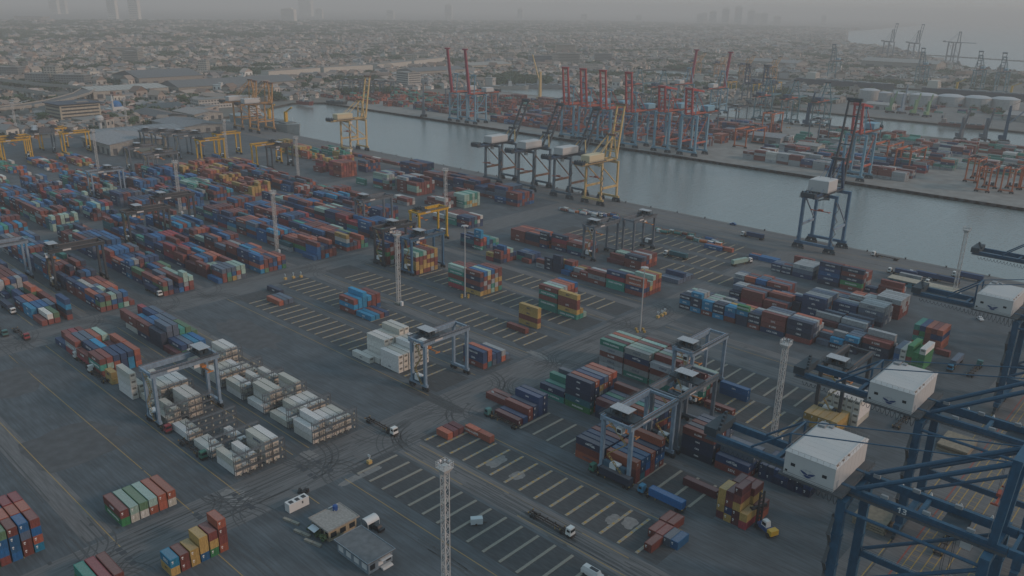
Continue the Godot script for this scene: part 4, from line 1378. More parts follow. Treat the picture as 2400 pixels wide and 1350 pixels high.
func yard_cranes() -> void:
	yard_crane("pale blue yard gantry over the white pile and the small low stack", Vector3(-230.0, 0, -195.4), "pale", 23.0, 8.0, 21.5, 0.22, true)
	yard_crane("pale grey yard gantry straddling the left reefer racks", Vector3(-275.5, 0, -107.4), "pale", 23.6, 8.0, 22.0, 0.86, true)
	yard_crane("nearest right-hand yard gantry, with pale blue legs and yellow stairs", Vector3(-132.8, 0, -196.0), "pale", 25.2, 11.0, 22.0, 0.12, true)
	yard_crane("yard gantry standing right behind the nearest right-hand one", Vector3(-132.8, 0, -224.6), "grey", 24.0, 11.0, 22.2, 0.55, true)
	yard_crane("yard gantry standing over the grey and teal block", Vector3(-148.6, 0, -261.5), "pale", 25.5, 8.0, 22.0, 0.12, true)
	yard_crane("dark yard gantry left of the upper white machinery house", Vector3(-99.4, 0, -286.2), "dark", 25.0, 9.0, 22.0, 0.15, true)
	yard_crane("blue-grey gantry on the five-high block behind the lattice mast", Vector3(-347.0, 0, -288.0), "blue", 24.0, 8.0, 22.0, 0.4, true)
	yard_crane("dark blue gantry left of the middle lattice mast", Vector3(-372.0, 0, -287.5), "dark", 24.0, 8.0, 23.0, 0.45, true)
	yard_crane("yellow yard gantry behind the middle lattice mast", Vector3(-392.0, 0, -332.5), "yellow", 24.0, 8.5, 22.0, 0.2, false)
	yard_crane("pale gantry among the rows left of the yellow one", Vector3(-444.0, 0, -328.0), "grey", 24.0, 9.0, 22.0, 0.15, true)
	yard_crane("left one of the two gantries near the quay", Vector3(-292.0, 0, -386.5), "grey", 24.0, 8.0, 22.0, 0.2, true)
	yard_crane("right one of the two gantries near the quay", Vector3(-282.0, 0, -414.0), "grey", 22.5, 8.0, 23.0, 0.78, false)
	yard_crane("gantry over the second row in the left yard, with a pale canopy", Vector3(-459.5, 0, -136.8), "dark", 26.0, 8.0, 22.0, 0.08, true)
	yard_crane("white-legged gantry cut by the photo's left edge", Vector3(-490.5, 0, -109.5), "pale", 25.0, 8.0, 22.0, 0.3, true)
	yard_crane("dark gantry in the left yard over the long blue rows", Vector3(-515.0, 0, -200.3), "dark", 26.0, 8.0, 22.0, 0.3, true)
	yard_crane("black gantry beside the slim white mast in the left yard", Vector3(-536.0, 0, -228.6), "dark", 25.0, 8.0, 23.0, 0.2, false)
	yard_crane("pale gantry in the hazier left yard", Vector3(-666.0, 0, -236.4), "pale", 24.0, 8.0, 21.0, 0.6, true)
	yard_crane("grey gantry pair's near half before the long shed", Vector3(-752.0, 0, -302.0), "grey", 24.0, 9.0, 22.0, 0.4, true)
	yard_crane("grey gantry right of the long shed", Vector3(-712.0, 0, -301.0), "grey", 26.0, 9.0, 21.0, 0.5, true)
	for k in 4:
		yard_crane("%s from the left of four idle blue-grey gantries before the pale hall" % nth[k], Vector3(-835.0 + k * 17.0, 0, -352.0 - k * 4.0), "steel", 24.0, 9.0, 23.0, 0.2 + 0.2 * k, true)
	yard_crane("yellow gantry in front, right of the long shed", Vector3(-752.0, 0, -369.5), "yellow", 24.0, 8.5, 22.0, 0.1, false)
	yard_crane("yellow gantry just behind the other one right of the shed", Vector3(-772.0, 0, -398.0), "yellow", 24.0, 8.5, 23.0, 0.1, false)
	yard_crane("yellow and dark gantry in front of the yellow box stacks", Vector3(-700.0, 0, -398.0), "yellow", 26.0, 8.5, 21.0, 0.8, false)
	yard_crane("dark gantry beside the yellow box stacks", Vector3(-680.0, 0, -402.0), "dark", 22.0, 8.5, 21.0, 0.5, false)
	yard_crane("big yellow gantry at the photo's left edge", Vector3(-868.0, 0, -232.0), "yellow", 24.0, 12.0, 22.0, 0.5, false)
	yard_crane("second yellow gantry at the left, behind the big one", Vector3(-882.0, 0, -238.0), "yellow", 24.0, 12.0, 22.5, 0.5, false)
	yard_crane("yellow gantry before the beige office block", Vector3(-881.0, 0, -292.5), "yellow", 24.0, 9.0, 22.0, 0.3, false)
	yard_crane("yellow gantry left of the one before the beige office block", Vector3(-921.0, 0, -285.0), "yellow", 24.0, 9.0, 22.0, 0.6, false)
	for k in 4:
		yard_crane("%s from the right of four dark gantries between the yellow ones" % nth[k], Vector3(-893.0 - k * 9.0, 0, -266.0 - k * 3.0), "steel", 22.0, 8.0, 22.0, 0.3, false)

func big_blue_cranes() -> void:
	var c := {"key": "near", "gauge": 30.5, "legs": 17.5, "high": 38.6, "apex": 60.0, "girders": 9.0, "back": 38.5, "out": 50.0, "angle": 0.0, "leg": "deep", "girder": "deep", "boom": "deep", "leg_w": 2.0, "portal": 15.0, "tubes": true, "house": [-14.6, -2.2, 10.0, 6.2, 1.5], "roof_rail": true, "festoon": true, "a_foot": 0.5, "a_head": 1.0, "a_w": 1.7, "apex_dx": 1.0, "spreader_y": 20.0, "trolley_x": 22.0}
	var names := ["nearest big blue quay crane, its white house lowest at the bottom right", "second big blue quay crane, its white house just above the nearest one's", "third big blue quay crane, marked CC-12 on its girder", "farthest big blue crane on the right, only its girder tail in view"]
	var zs := [-184.0, -238.5, -348.0, -432.0]
	for k in 4:
		var o := quay_crane(names[k], Vector3(-54.0, 0, zs[k]), 0.0, c, "big blue quay cranes on the right")
		var hw: Node3D = o.get_node("machinery_house")
		for w in [[-12.4, 3.2], [-4.6, 3.2], [-13.9, 1.2]]:
			var st := mb()
			bx(st, Vector3(w[0], 40.1 + w[1], 10.0), Vector3(1.1 if w[1] > 2 else 0.6, 0.8 if w[1] > 2 else 0.5, 0.12))
			put("window", st, mat("dark_glass", lin(0.02, 0.025, 0.03), 0.15), hw)
		emblem(hw, Vector3(-8.6, 42.2, 10.05))
		var wr := mat("letter_white", lin(0.62, 0.62, 0.6), 0.7)
		var gi: Node3D = o.get_node("main_girder2") if o.has_node("main_girder2") else o.get_node("main_girder")
		if k >= 2:
			writing("CC-12" if k == 2 else "CC-", 1.3, wr, gi, Vector3(-13.0 if k == 2 else -12.0, 39.35, 5.1), 0.0)
		if k == 0:
			writing("13", 1.5, wr, gi, Vector3(12.0, 39.35, 5.1), 0.0)
		# flanges, ladders and cable trays on the steelwork
		var fl := mb()
		for x in [0.0, 30.5]:
			for z in [-8.75, 8.75]:
				for y in [12.0, 20.5, 29.0]:
					bx(fl, Vector3(x, y, z), Vector3(2.5, 0.22, 2.0))
		put("flange", fl, coat("deep"), o).set_meta("kind", "stuff")
		fl = mb()
		for z in [-4.5, 4.5]:
			var a := Vector3(30.5, 40.5, z * 0.98)
			var b := Vector3(31.5, 59.5, z)
			for q in [-0.25, 0.25]:
				bar(fl, a + Vector3(-1.1, 0, q), b + Vector3(-1.1, 0, q), 0.07, 0.07)
			for j in 34:
				bx(fl, a.lerp(b, j / 34.0) + Vector3(-1.1, 0, 0), Vector3(0.06, 0.06, 0.5))
		put("ladder", fl, mat("ladder_pale", lin(0.24, 0.26, 0.28), 0.7), o).set_meta("kind", "stuff")
		fl = mb()
		for z in [-8.75, 8.75]:
			for hh in [0.5, 1.0]:
				bx(fl, Vector3(15.2, 15.85 + hh, z + 0.6), Vector3(28.0, 0.06, 0.06))
			for j in 15:
				bx(fl, Vector3(1.4 + j * 1.97, 16.35, z + 0.6), Vector3(0.06, 1.0, 0.06))
		put("portal_rail", fl, mat("ladder_pale", lin(0.24, 0.26, 0.28), 0.7), o).set_meta("kind", "stuff")
		fl = mb()
		for j in 6:
			bx(fl, Vector3(3.0 + j * 4.6, 40.6, 4.0 if j % 2 else -4.0), Vector3(1.6, 0.9, 0.7))
		put("junction_box", fl, mat("box_grey", lin(0.22, 0.24, 0.25), 0.7), o).set_meta("kind", "stuff")
		# stay posts behind the house
		for z in [-4.3, 4.3]:
			var st := mb()
			tube(st, Vector3(-16.2, 39.6, z), Vector3(-16.2, 48.1, z), 0.3, 6)
			tube(st, Vector3(-16.2, 48.1, z), Vector3(-26.0, 40.4, z), 0.3, 6)
			put("stay_post", st, coat("deep"), o)
		var sb := mb()
		tube(sb, Vector3(-16.2, 48.1, -4.3), Vector3(-16.2, 48.1, 4.3), 0.25, 6)
		put("stay_beam", sb, coat("deep"), o)
		var lamps := mb()
		for q in 5:
			lathe(lamps, Vector3(2.0 + q * 6.5, 39.9, -5.6), [Vector2(0.45, 0), Vector2(0.12, 0.8), Vector2(0, 0.82)], 7)
		put("floodlight", lamps, mat("lamp_white", lin(0.5, 0.5, 0.48), 0.6), o)

func emblem(parent: Node3D, at: Vector3) -> void:
	# a pale oval with three dark blue leaves and two thin strokes above
	var st := mb()
	for k in 20:
		var a0 := TAU * k / 20.0
		var a1 := TAU * (k + 1) / 20.0
		bar(st, at + Vector3(cos(a0) * 1.9, sin(a0) * 1.0, 0), at + Vector3(cos(a1) * 1.9, sin(a1) * 1.0, 0), 0.03, 0.08)
	for x in [-0.5, 0.5]:
		bar(st, at + Vector3(x, 0.5, 0), at + Vector3(x, 1.3, 0), 0.03, 0.08)
	put("emblem_ring", st, mat("emblem_grey", lin(0.26, 0.28, 0.31), 0.7), parent)
	st = mb()
	for q in [[-0.85, 0.25, -0.32], [0.85, 0.25, 0.32], [0.0, -0.45, 0.0]]:
		var d := Vector3(cos(q[2]), sin(q[2]), 0)
		var n := Vector3(-d.y, d.x, 0)
		var m0 := at + Vector3(q[0], q[1], 0.03)
		var last := m0 - d * 1.05
		for k in range(1, 9):
			var u := k / 8.0 * 2.0 - 1.0
			var cur: Vector3 = m0 + d * 1.05 * u
			var w0 := 0.48 * (1.0 - pow((k - 1) / 8.0 * 2.0 - 1.0, 2.0))
			var w1 := 0.48 * (1.0 - u * u)
			quad(st, last + n * w0 * 0.3, cur + n * w1 * 0.3, cur - n * w1, last - n * w0)
			last = cur
	put("emblem", st, mat("emblem_blue", lin(0.012, 0.04, 0.12), 0.7), parent)

func quay_cranes() -> void:
	var up := PI / 2
	var yc := {"key": "cream", "gauge": 21.0, "legs": 15.5, "high": 33.0, "apex": 53.0, "girders": 7.0, "back": 20.0, "out": 42.0, "angle": 80.0, "leg": "cream", "girder": "cream", "boom": "cream", "tip": "brown", "leg_w": 1.5, "portal": 13.5, "house": [-12.0, 7.0, 4.2, 5.0, 1.8], "house_paint": "cream", "a_foot": 0.75, "apex_dx": -1.0, "stay_x": -4.0, "long_stay": 0.4, "trolley_x": 3.0, "a_cross": true}
	quay_crane("lone cream-yellow quay crane, boom raised, left of centre by the water", Vector3(-708, 0, -509), up, yc)
	quay_crane("cream-yellow quay crane, boom raised, right of the three white-housed cranes", Vector3(-383, 0, -509), up, yc)
	var yr := yc.duplicate()
	yr.merge({"key": "rusty", "leg": "rust", "girder": "rust", "boom": "rust", "legs": 18.0, "house_paint": "white", "apex": 58.0, "angle": 84.0, "out": 22.0}, true)
	quay_crane("left rusty yellow quay crane at the basin's far left end", Vector3(-926, 0, -509), up, yr)
	quay_crane("right rusty yellow quay crane at the basin's far left end", Vector3(-890, 0, -509), up, yr)
	var wc := {"key": "house", "gauge": 21.0, "legs": 17.0, "high": 34.0, "apex": 46.0, "girders": 6.5, "back": 22.0, "out": 38.0, "angle": 62.0, "leg": "steel", "girder": "navy", "boom": "dark", "tip": "dark", "leg_w": 1.7, "portal": 13.0, "tie": "brown", "house": [-6.0, 14.0, 4.6, 5.2, 2.0], "a_foot": 0.8, "a_paint": "cream", "a_w": 0.8, "apex_dx": 4.0, "stay_x": 12.0, "long_stay": 0.0, "trolley_x": -5.0, "spreader_y": 18.0}
	var n := ["leftmost", "middle", "rightmost"]
	for k in 3:
		quay_crane("%s of the three slate-blue quay cranes with long white houses" % n[k], Vector3(-494.0 + k * 39.5, 0, -509), up, wc, "slate-blue quay cranes with white houses")
	var bc := {"key": "dark_boom", "gauge": 21.0, "legs": 21.0, "high": 38.0, "apex": 58.0, "girders": 7.5, "back": 20.0, "out": 56.0, "angle": 80.0, "leg": "blue", "girder": "navy", "boom": "dark", "tip": "dark", "boom_h": 2.6, "leg_w": 2.0, "portal": 16.0, "tie": "pale", "house": [-6.0, 8.0, 6.5, 7.0, 2.0], "a_foot": 0.5, "a_paint": "navy", "a_w": 1.5, "apex_dx": -0.5, "stay_x": 8.0, "long_stay": 0.5, "trolley_x": 3.0, "spreader_y": 26.0, "a_cross": true, "festoon": true}
	quay_crane("tall dark blue quay crane with black raised boom and white house", Vector3(-202, 0, -509), up, bc)

func far_cranes() -> void:
	var dn := -PI / 2
	var pair := {"key": "crimson", "gauge": 20.0, "legs": 16.0, "high": 38.0, "apex": 62.0, "girders": 6.5, "back": 32.0, "out": 56.0, "angle": 82.0, "leg": "sky", "girder": "scarlet", "boom": "crimson", "leg_w": 1.7, "portal": 15.0, "house": [-18.0, -4.0, 4.5, 5.0, 1.8], "boom_k": 0.3, "boom_w": 1.9, "a_foot": 0.7, "apex_dx": -5.0, "stay_x": 0.0, "trolley_x": 4.0, "boom_h": 2.4}
	quay_crane("left one of two pale blue cranes with crimson raised booms across the water", Vector3(-812, 0, -781), dn, pair)
	quay_crane("right one of two pale blue cranes with crimson raised booms across the water", Vector3(-780, 0, -782), dn, pair)
	var red := {"key": "redup", "gauge": 22.0, "legs": 18.0, "high": 39.0, "apex": 60.0, "girders": 7.5, "back": 30.0, "out": 42.0, "angle": 83.0, "boom_w": 2.0, "leg": "sky", "girder": "scarlet", "boom": "red", "leg_w": 2.0, "portal": 14.0, "tie": "scarlet", "house": [-20.0, -6.0, 4.5, 5.0, 1.8], "house_paint": "sky", "a_foot": 0.7, "apex_dx": -6.0, "stay_x": -2.0, "stay_paint": "red", "trolley_x": 4.0, "boom_h": 2.4}
	var n := ["first", "second", "third", "fourth"]
	var xs := [-616.0, -590.0, -562.0, -527.0]
	for k in 4:
		quay_crane("%s from the left of four far cranes with red twin booms raised" % n[k], Vector3(xs[k], 0, -784), dn, red, "far cranes with red raised booms")
	var fold := red.duplicate()
	fold.merge({"key": "redfold", "high": 43.0, "apex": 66.0, "out": 26.0, "angle": 84.0, "fold": 105.0, "fold_len": 24.0, "leg_w": 2.3}, true)
	quay_crane("left one of two far cranes with folded red booms", Vector3(-486, 0, -786), dn, fold)
	quay_crane("right one of two far cranes with folded red booms", Vector3(-454, 0, -788), dn, fold)
	quay_crane("far pale blue crane behind the tall dark blue one", Vector3(-278, 0, -786), dn, fold)
	var thin := pair.duplicate()
	thin.merge({"key": "redmast", "angle": 80.0, "out": 50.0}, true)
	quay_crane("left one of two far pale cranes with slim dark red masts on the second basin", Vector3(-690, 0, -1135), PI / 2, thin)
	quay_crane("right one of two far pale cranes with slim dark red masts on the second basin", Vector3(-622, 0, -1118), PI / 2, thin)
	var dk := {"key": "darkA", "gauge": 20.0, "legs": 16.0, "high": 34.0, "apex": 62.0, "girders": 6.0, "back": 18.0, "out": 30.0, "angle": 86.0, "leg": "steel", "girder": "navy", "boom": "navy", "tip": "dark", "leg_w": 1.5, "portal": 13.0, "house": [-8.0, 2.0, 4.0, 4.0, 1.8], "house_paint": "navy", "a_foot": 0.9, "a_head": 0.6, "apex_dx": 0.0, "stay_x": -6.0, "trolley_x": 2.0, "a_cross": true}
	quay_crane("left one of two far dark cranes shaped like letter A across the second basin", Vector3(-658, 0, -1304), dn, dk)
	quay_crane("right one of two far dark cranes shaped like letter A across the second basin", Vector3(-626, 0, -1304), dn, dk)
	var sea := {"key": "sea", "gauge": 30.0, "legs": 20.0, "high": 62.0, "apex": 96.0, "girders": 8.0, "back": 30.0, "out": 60.0, "angle": 0.0, "leg": "steel", "girder": "steel", "boom": "steel", "leg_w": 3.0, "portal": 20.0, "a_foot": 0.6, "apex_dx": 0.0, "stay_x": -10.0, "trolley_x": 2.0, "a_w": 2.0}
	quay_crane("lone hazy crane with level boom standing against the open sea", Vector3(-850, 0, -3050), -0.5, sea)
	var sea2 := sea.duplicate()
	sea2.merge({"key": "sea2", "angle": 78.0, "high": 56.0}, true)
	quay_crane("left one of two hazy cranes by the sea", Vector3(-1060, 0, -3060), -0.7, sea2)
	quay_crane("right one of two hazy cranes by the sea, boom raised", Vector3(-960, 0, -3010), -0.7, sea2)
	var nd := {"key": "neardock", "gauge": 24.0, "legs": 18.0, "high": 42.0, "apex": 70.0, "girders": 7.0, "back": 26.0, "out": 36.0, "angle": 84.0, "leg": "teal", "girder": "brown", "boom": "steel", "leg_w": 2.0, "portal": 15.0, "house": [-10.0, 2.0, 4.0, 4.0, 1.8], "house_paint": "sky", "a_foot": 0.9, "apex_dx": 0.0, "stay_x": -6.0, "trolley_x": 2.0, "a_cross": true}
	var where := [Vector3(-780, 0, -1950), Vector3(-590, 0, -1960), Vector3(-470, 0, -1930), Vector3(-420, 0, -1900)]
	var wn := ["behind the long dark ship", "right behind the dark ship's middle", "at the dark ship's right part", "at the dark ship's bow"]
	for k in 4:
		quay_crane("hazy teal crane %s" % wn[k], where[k], dn, nd, "hazy teal cranes behind the dark ship")
	# orange yard gantries of the opposite terminal, their girders long and low
	for q in [[-441.0, -858.0, "left"], [-290.0, -868.0, "middle"], [-262.0, -852.0, "right"]]:
		yard_crane("%s long orange rail gantry with blue legs on the opposite terminal" % q[2], Vector3(q[0], 0, q[1]), "orange", 44.0, 14.0, 21.0, 0.8, false, "orange gantries on the opposite terminal")
	for q in [[-176.0, -800.0, "nearest"], [-160.0, -812.0, "second nearest"], [-150.0, -838.0, "rightmost"], [-196.0, -840.0, "leftmost"]]:
		yard_crane("%s of four orange-red gantries at the far right" % q[2], Vector3(q[0], 0, q[1]), "orange", 24.0, 9.0, 22.0, 0.4, false, "orange-red gantries at the far right")
	var gn := 0
	for q in [[-560, -880, "orange"], [-520, -905, "steel"], [-610, -900, "teal"], [-660, -870, "steel"], [-700, -880, "orange"], [-740, -900, "steel"], [-590, -990, "teal"], [-530, -1000, "steel"], [-470, -980, "orange"], [-400, -960, "steel"], [-350, -990, "teal"], [-860, -860, "steel"], [-900, -900, "teal"], [-940, -870, "steel"], [-640, -1010, "red"], [-700, -1030, "steel"]]:
		gn += 1
		yard_crane("hazy %s gantry standing among the boxes of the opposite terminal" % {"orange": "orange", "steel": "slate", "teal": "teal", "red": "red"}[q[2]], Vector3(q[0], 0, q[1]), q[2], 30.0, 12.0, 27.0, 0.3, false, "hazy %s gantries of the opposite terminal" % q[2])
	var back := dk.duplicate()
	back.merge({"key": "backteal", "leg": "teal", "girder": "scarlet", "boom": "teal", "angle": 0.0, "out": 34.0, "apex": 58.0}, true)
	var bn := ["first", "second", "third", "fourth", "fifth"]
	var bx_ := [[-760, -1098], [-715, -1098], [-540, -1098], [-500, -1098], [-455, -1098]]
	for k in 5:
		quay_crane("%s from the left of five teal cranes on the opposite terminal's rear quay" % bn[k], Vector3(bx_[k][0], 0, bx_[k][1]), PI / 2, back, "teal cranes on the rear quay")
	var yb := dk.duplicate()
	yb.merge({"key": "backyellow", "leg": "rust", "girder": "rust", "boom": "rust", "angle": 40.0, "out": 30.0, "apex": 50.0}, true)
	for k in 4:
		quay_crane("%s from the left of four hazy rusty cranes on the far dock" % bn[k], Vector3(-1010.0 + k * 62.0, 0, -1760.0 + 60.0), PI / 2, yb, "hazy rusty cranes on the far dock")


# ---- the town beyond the yard ---------------------------------------------
func in_land(x: float, z: float) -> bool:
	return Geometry2D.is_point_in_polygon(Vector2(x, z), PackedVector2Array(land_pts))

var taken_ground := []   # rectangles that already hold something: x0, z0, x1, z1
func claim(x0: float, z0: float, x1: float, z1: float) -> void:
	taken_ground.append([minf(x0, x1), minf(z0, z1), maxf(x0, x1), maxf(z0, z1)])

func free_at(x: float, z: float) -> bool:
	for r in taken_ground:
		if x > r[0] and x < r[2] and z > r[1] and z < r[3]:
			return false
	return true

func shed(label: String, called: String, x0: float, z0: float, x1: float, z1: float, h: float, rise: float, along_x: bool, wall_c: Color, roof_c: Color, doors := 6) -> Node3D:
	var o := thing(called, label, "warehouse", Vector3((x0 + x1) * 0.5, 0, (z0 + z1) * 0.5))
	claim(x0 - 4, z0 + 4, x1 + 4, z1 - 4)
	var w := absf(x1 - x0)
	var d := absf(z1 - z0)
	var st := mb()
	bx(st, Vector3(0, h * 0.5, 0), Vector3(w, h, d))
	put("wall", st, mat("wall_%.2f_%.2f" % [wall_c.r, wall_c.b], wall_c, 0.9, 0, grime, Vector3(0.06, 0.03, 0.06)), o)
	st = mb()
	var e := 1.2
	var hw := w * 0.5 + e
	var hd := d * 0.5 + e
	var y := h - 0.1
	if along_x:
		for s in [-1.0, 1.0]:
			var a := Vector3(-hw, y, s * hd)
			var b := Vector3(hw, y, s * hd)
			var c := Vector3(hw, y + rise, 0)
			var f := Vector3(-hw, y + rise, 0)
			if s > 0:
				quad(st, f, c, b, a)
			else:
				quad(st, a, b, c, f)
		tri(st, Vector3(hw - e, y, hd - e), Vector3(hw - e, y + rise, 0), Vector3(hw - e, y, -hd + e))
		tri(st, Vector3(-hw + e, y, -hd + e), Vector3(-hw + e, y + rise, 0), Vector3(-hw + e, y, hd - e))
	else:
		for s in [-1.0, 1.0]:
			var a := Vector3(s * hw, y, -hd)
			var b := Vector3(s * hw, y, hd)
			var c := Vector3(0, y + rise, hd)
			var f := Vector3(0, y + rise, -hd)
			if s > 0:
				quad(st, a, b, c, f)
			else:
				quad(st, f, c, b, a)
		tri(st, Vector3(-hw + e, y, hd - e), Vector3(0, y + rise, hd - e), Vector3(hw - e, y, hd - e))
		tri(st, Vector3(hw - e, y, -hd + e), Vector3(0, y + rise, -hd + e), Vector3(-hw + e, y, -hd + e))
	var roof := put("roof", st, mat("roof_%.2f_%.2f" % [roof_c.r, roof_c.b], roof_c, 0.8, 0, streak, Vector3(0.03, 0.03, 0.03)), o)
	st = mb()
	for k in 14:
		var u := (k + 0.5) / 14.0 * 2.0 - 1.0
		if along_x:
			for s in [-1.0, 1.0]:
				bar(st, Vector3(u * hw, y + 0.16, s * hd), Vector3(u * hw, y + rise + 0.16, 0), 0.3, 0.16)
		else:
			for s in [-1.0, 1.0]:
				bar(st, Vector3(s * hw, y + 0.16, u * hd), Vector3(0, y + rise + 0.16, u * hd), 0.3, 0.16)
	put("roof_rib", st, mat("roof_rib", lin(0.2, 0.2, 0.2), 0.8), roof).set_meta("kind", "stuff")
	var dm := mat("shed_door", lin(0.06, 0.07, 0.08), 0.8)
	for k in doors:
		var u := (k + 0.5) / doors - 0.5
		st = mb()
		bx(st, Vector3(w * 0.5 + 0.03, h * 0.32, u * d), Vector3(0.12, h * 0.55, d / doors * 0.45))
		put("door", st, dm, o)
		st = mb()
		bx(st, Vector3(u * w, h * 0.32, d * 0.5 + 0.03), Vector3(w / doors * 0.45, h * 0.55, 0.12))
		put("door", st, dm, o)
	return o

func block(label: String, called: String, at: Vector3, w: float, d: float, floors: int, fh: float, wall_c: Color, turn := 0.0, group := "", per := 0, category := "building") -> Node3D:
	var o := thing(called, label, category, at, turn, group)
	claim(at.x - w * 0.6, at.z + d * 0.6, at.x + w * 0.6, at.z - d * 0.6)
	var h := floors * fh + 0.8
	var st := mb()
	bx(st, Vector3(0, h * 0.5, 0), Vector3(w, h, d))
	put("wall", st, mat("wall_%.2f_%.2f" % [wall_c.r, wall_c.b], wall_c, 0.9, 0, grime, Vector3(0.06, 0.03, 0.06)), o)
	st = mb()
	bx(st, Vector3(0, h + 0.25, 0), Vector3(w + 0.8, 0.5, d + 0.8))
	bx(st, Vector3(w * 0.2, h + 1.7, -d * 0.15), Vector3(w * 0.2, 2.6, d * 0.3))
	put("roof", st, mat("flat_roof", lin(0.24, 0.23, 0.21), 0.9, 0, grime, Vector3(0.08, 0.08, 0.08)), o)
	var gm := mat("far_window", lin(0.035, 0.045, 0.055), 0.3)
	var nx: int = per if per > 0 else maxi(2, int(w / 4.5))
	var nz: int = per if per > 0 else maxi(2, int(d / 4.5))
	var total := floors * (nx + nz)
	if total <= 90:
		for f in floors:
			var y := 0.8 + f * fh + fh * 0.52
			for k in nx:
				st = mb()
				bx(st, Vector3((k + 0.5) / nx * w - w * 0.5, y, d * 0.5 + 0.02), Vector3(w / nx * 0.62, fh * 0.48, 0.12))
				put("window", st, gm, o)
			for k in nz:
				st = mb()
				bx(st, Vector3(w * 0.5 + 0.02, y, (k + 0.5) / nz * d - d * 0.5), Vector3(0.12, fh * 0.48, d / nz * 0.62))
				put("window", st, gm, o)
	else:
		for f in floors:
			var y := 0.8 + f * fh + fh * 0.52
			st = mb()
			bx(st, Vector3(0, y, d * 0.5 + 0.02), Vector3(w * 0.92, fh * 0.45, 0.12))
			put("window_band", st, gm, o)
			st = mb()
			bx(st, Vector3(w * 0.5 + 0.02, y, 0), Vector3(0.12, fh * 0.45, d * 0.92))
			put("window_band", st, gm, o)
	return o

func leafy(size: Vector3, n: int, leaf: float) -> SurfaceTool:
	var st := mb()
	var lobes := []
	for k in 9:
		lobes.append([Vector3(rng.randf_range(-0.6, 0.6) * size.x, rng.randf_range(-0.35, 0.6) * size.y, rng.randf_range(-0.6, 0.6) * size.z), rng.randf_range(0.3, 0.52)])
	for i in n:
		var l: Array = lobes[i % 9]
		var d := Vector3(rng.randfn(), rng.randfn(), rng.randfn()).normalized()
		var p: Vector3 = l[0] + Vector3(d.x * size.x, d.y * size.y, d.z * size.z) * l[1] * pow(rng.randf(), 0.33)
		var a := Vector3(rng.randfn(), rng.randfn() * 0.6, rng.randfn()).normalized() * leaf
		var b := a.cross(d + Vector3(0.1, 0.2, 0.3)).normalized() * leaf * 0.7
		tri(st, p - a, p + b, p + a)
		tri(st, p - a, p + a, p - b)
	return st

func tree(label: String, at: Vector3, size: Vector3, shade: int, group := "") -> void:
	var o := thing("tree", label, "tree", at, 0, group)
	var st := mb()
	tube(st, Vector3.ZERO, Vector3(0.3, size.y * 0.9, 0), 0.5, 7, 0.28)
	for k in 5:
		var a := TAU * k / 5.0
		tube(st, Vector3(0.2, size.y * 0.7, 0), Vector3(cos(a) * size.x * 0.6, size.y * 1.2, sin(a) * size.z * 0.6), 0.2, 5, 0.08)
	put("trunk", st, mat("bark", lin(0.09, 0.065, 0.045), 0.95), o)
	var cr := put("crown", leafy(size, 900, 0.75), mat("leaf_%d" % shade, [lin(0.035, 0.075, 0.03), lin(0.055, 0.10, 0.035), lin(0.028, 0.06, 0.034)][shade], 0.8), o)
	cr.position.y = size.y * 1.35

func viaduct(label: String, pts: Array, w: float, h: float, pier_gap: float, c: Color) -> void:
	var o := thing("viaduct", label, "viaduct")
	var m := mat("viaduct_concrete", lin(0.36, 0.34, 0.30), 0.9, 0, grime, Vector3(0.03, 0.03, 0.03))
	var road := mat("viaduct_road", lin(0.12, 0.12, 0.12), 0.9, 0, grime, Vector3(0.05, 0.05, 0.05))
	var deck := mb()
	var rd := mb()
	var run := 0.0
	var n_p := 0
	for k in pts.size() - 1:
		var a: Vector3 = pts[k]
		var b: Vector3 = pts[k + 1]
		var d := (b - a).normalized()
		var side := Vector3(-d.z, 0, d.x) * w * 0.5
		bar(deck, a + Vector3(0, -0.9, 0), b + Vector3(0, -0.9, 0), w, 1.8)
		for s in [-1.0, 1.0]:
			bar(deck, a + side * s + Vector3(0, 0.7, 0), b + side * s + Vector3(0, 0.7, 0), 0.5, 1.9)
		bar(rd, a + Vector3(0, 0.05, 0), b + Vector3(0, 0.05, 0), w - 0.6, 0.06)
		var len_ := a.distance_to(b)
		while run < len_:
			var p := a + d * run
			var st := mb()
			bx(st, Vector3(p.x, (p.y - 1.8) * 0.5, p.z), Vector3(2.6, p.y - 1.8, 2.6))
			bx(st, Vector3(p.x, p.y - 2.6, p.z), Vector3(w * 0.7, 1.5, w * 0.7))
			put("pier", st, m, o)
			run += pier_gap
		run -= len_
		claim(minf(a.x, b.x) - w, minf(a.z, b.z) - w, maxf(a.x, b.x) + w, maxf(a.z, b.z) + w)
	put("deck", deck, m, o)
	put("road", rd, road, o)

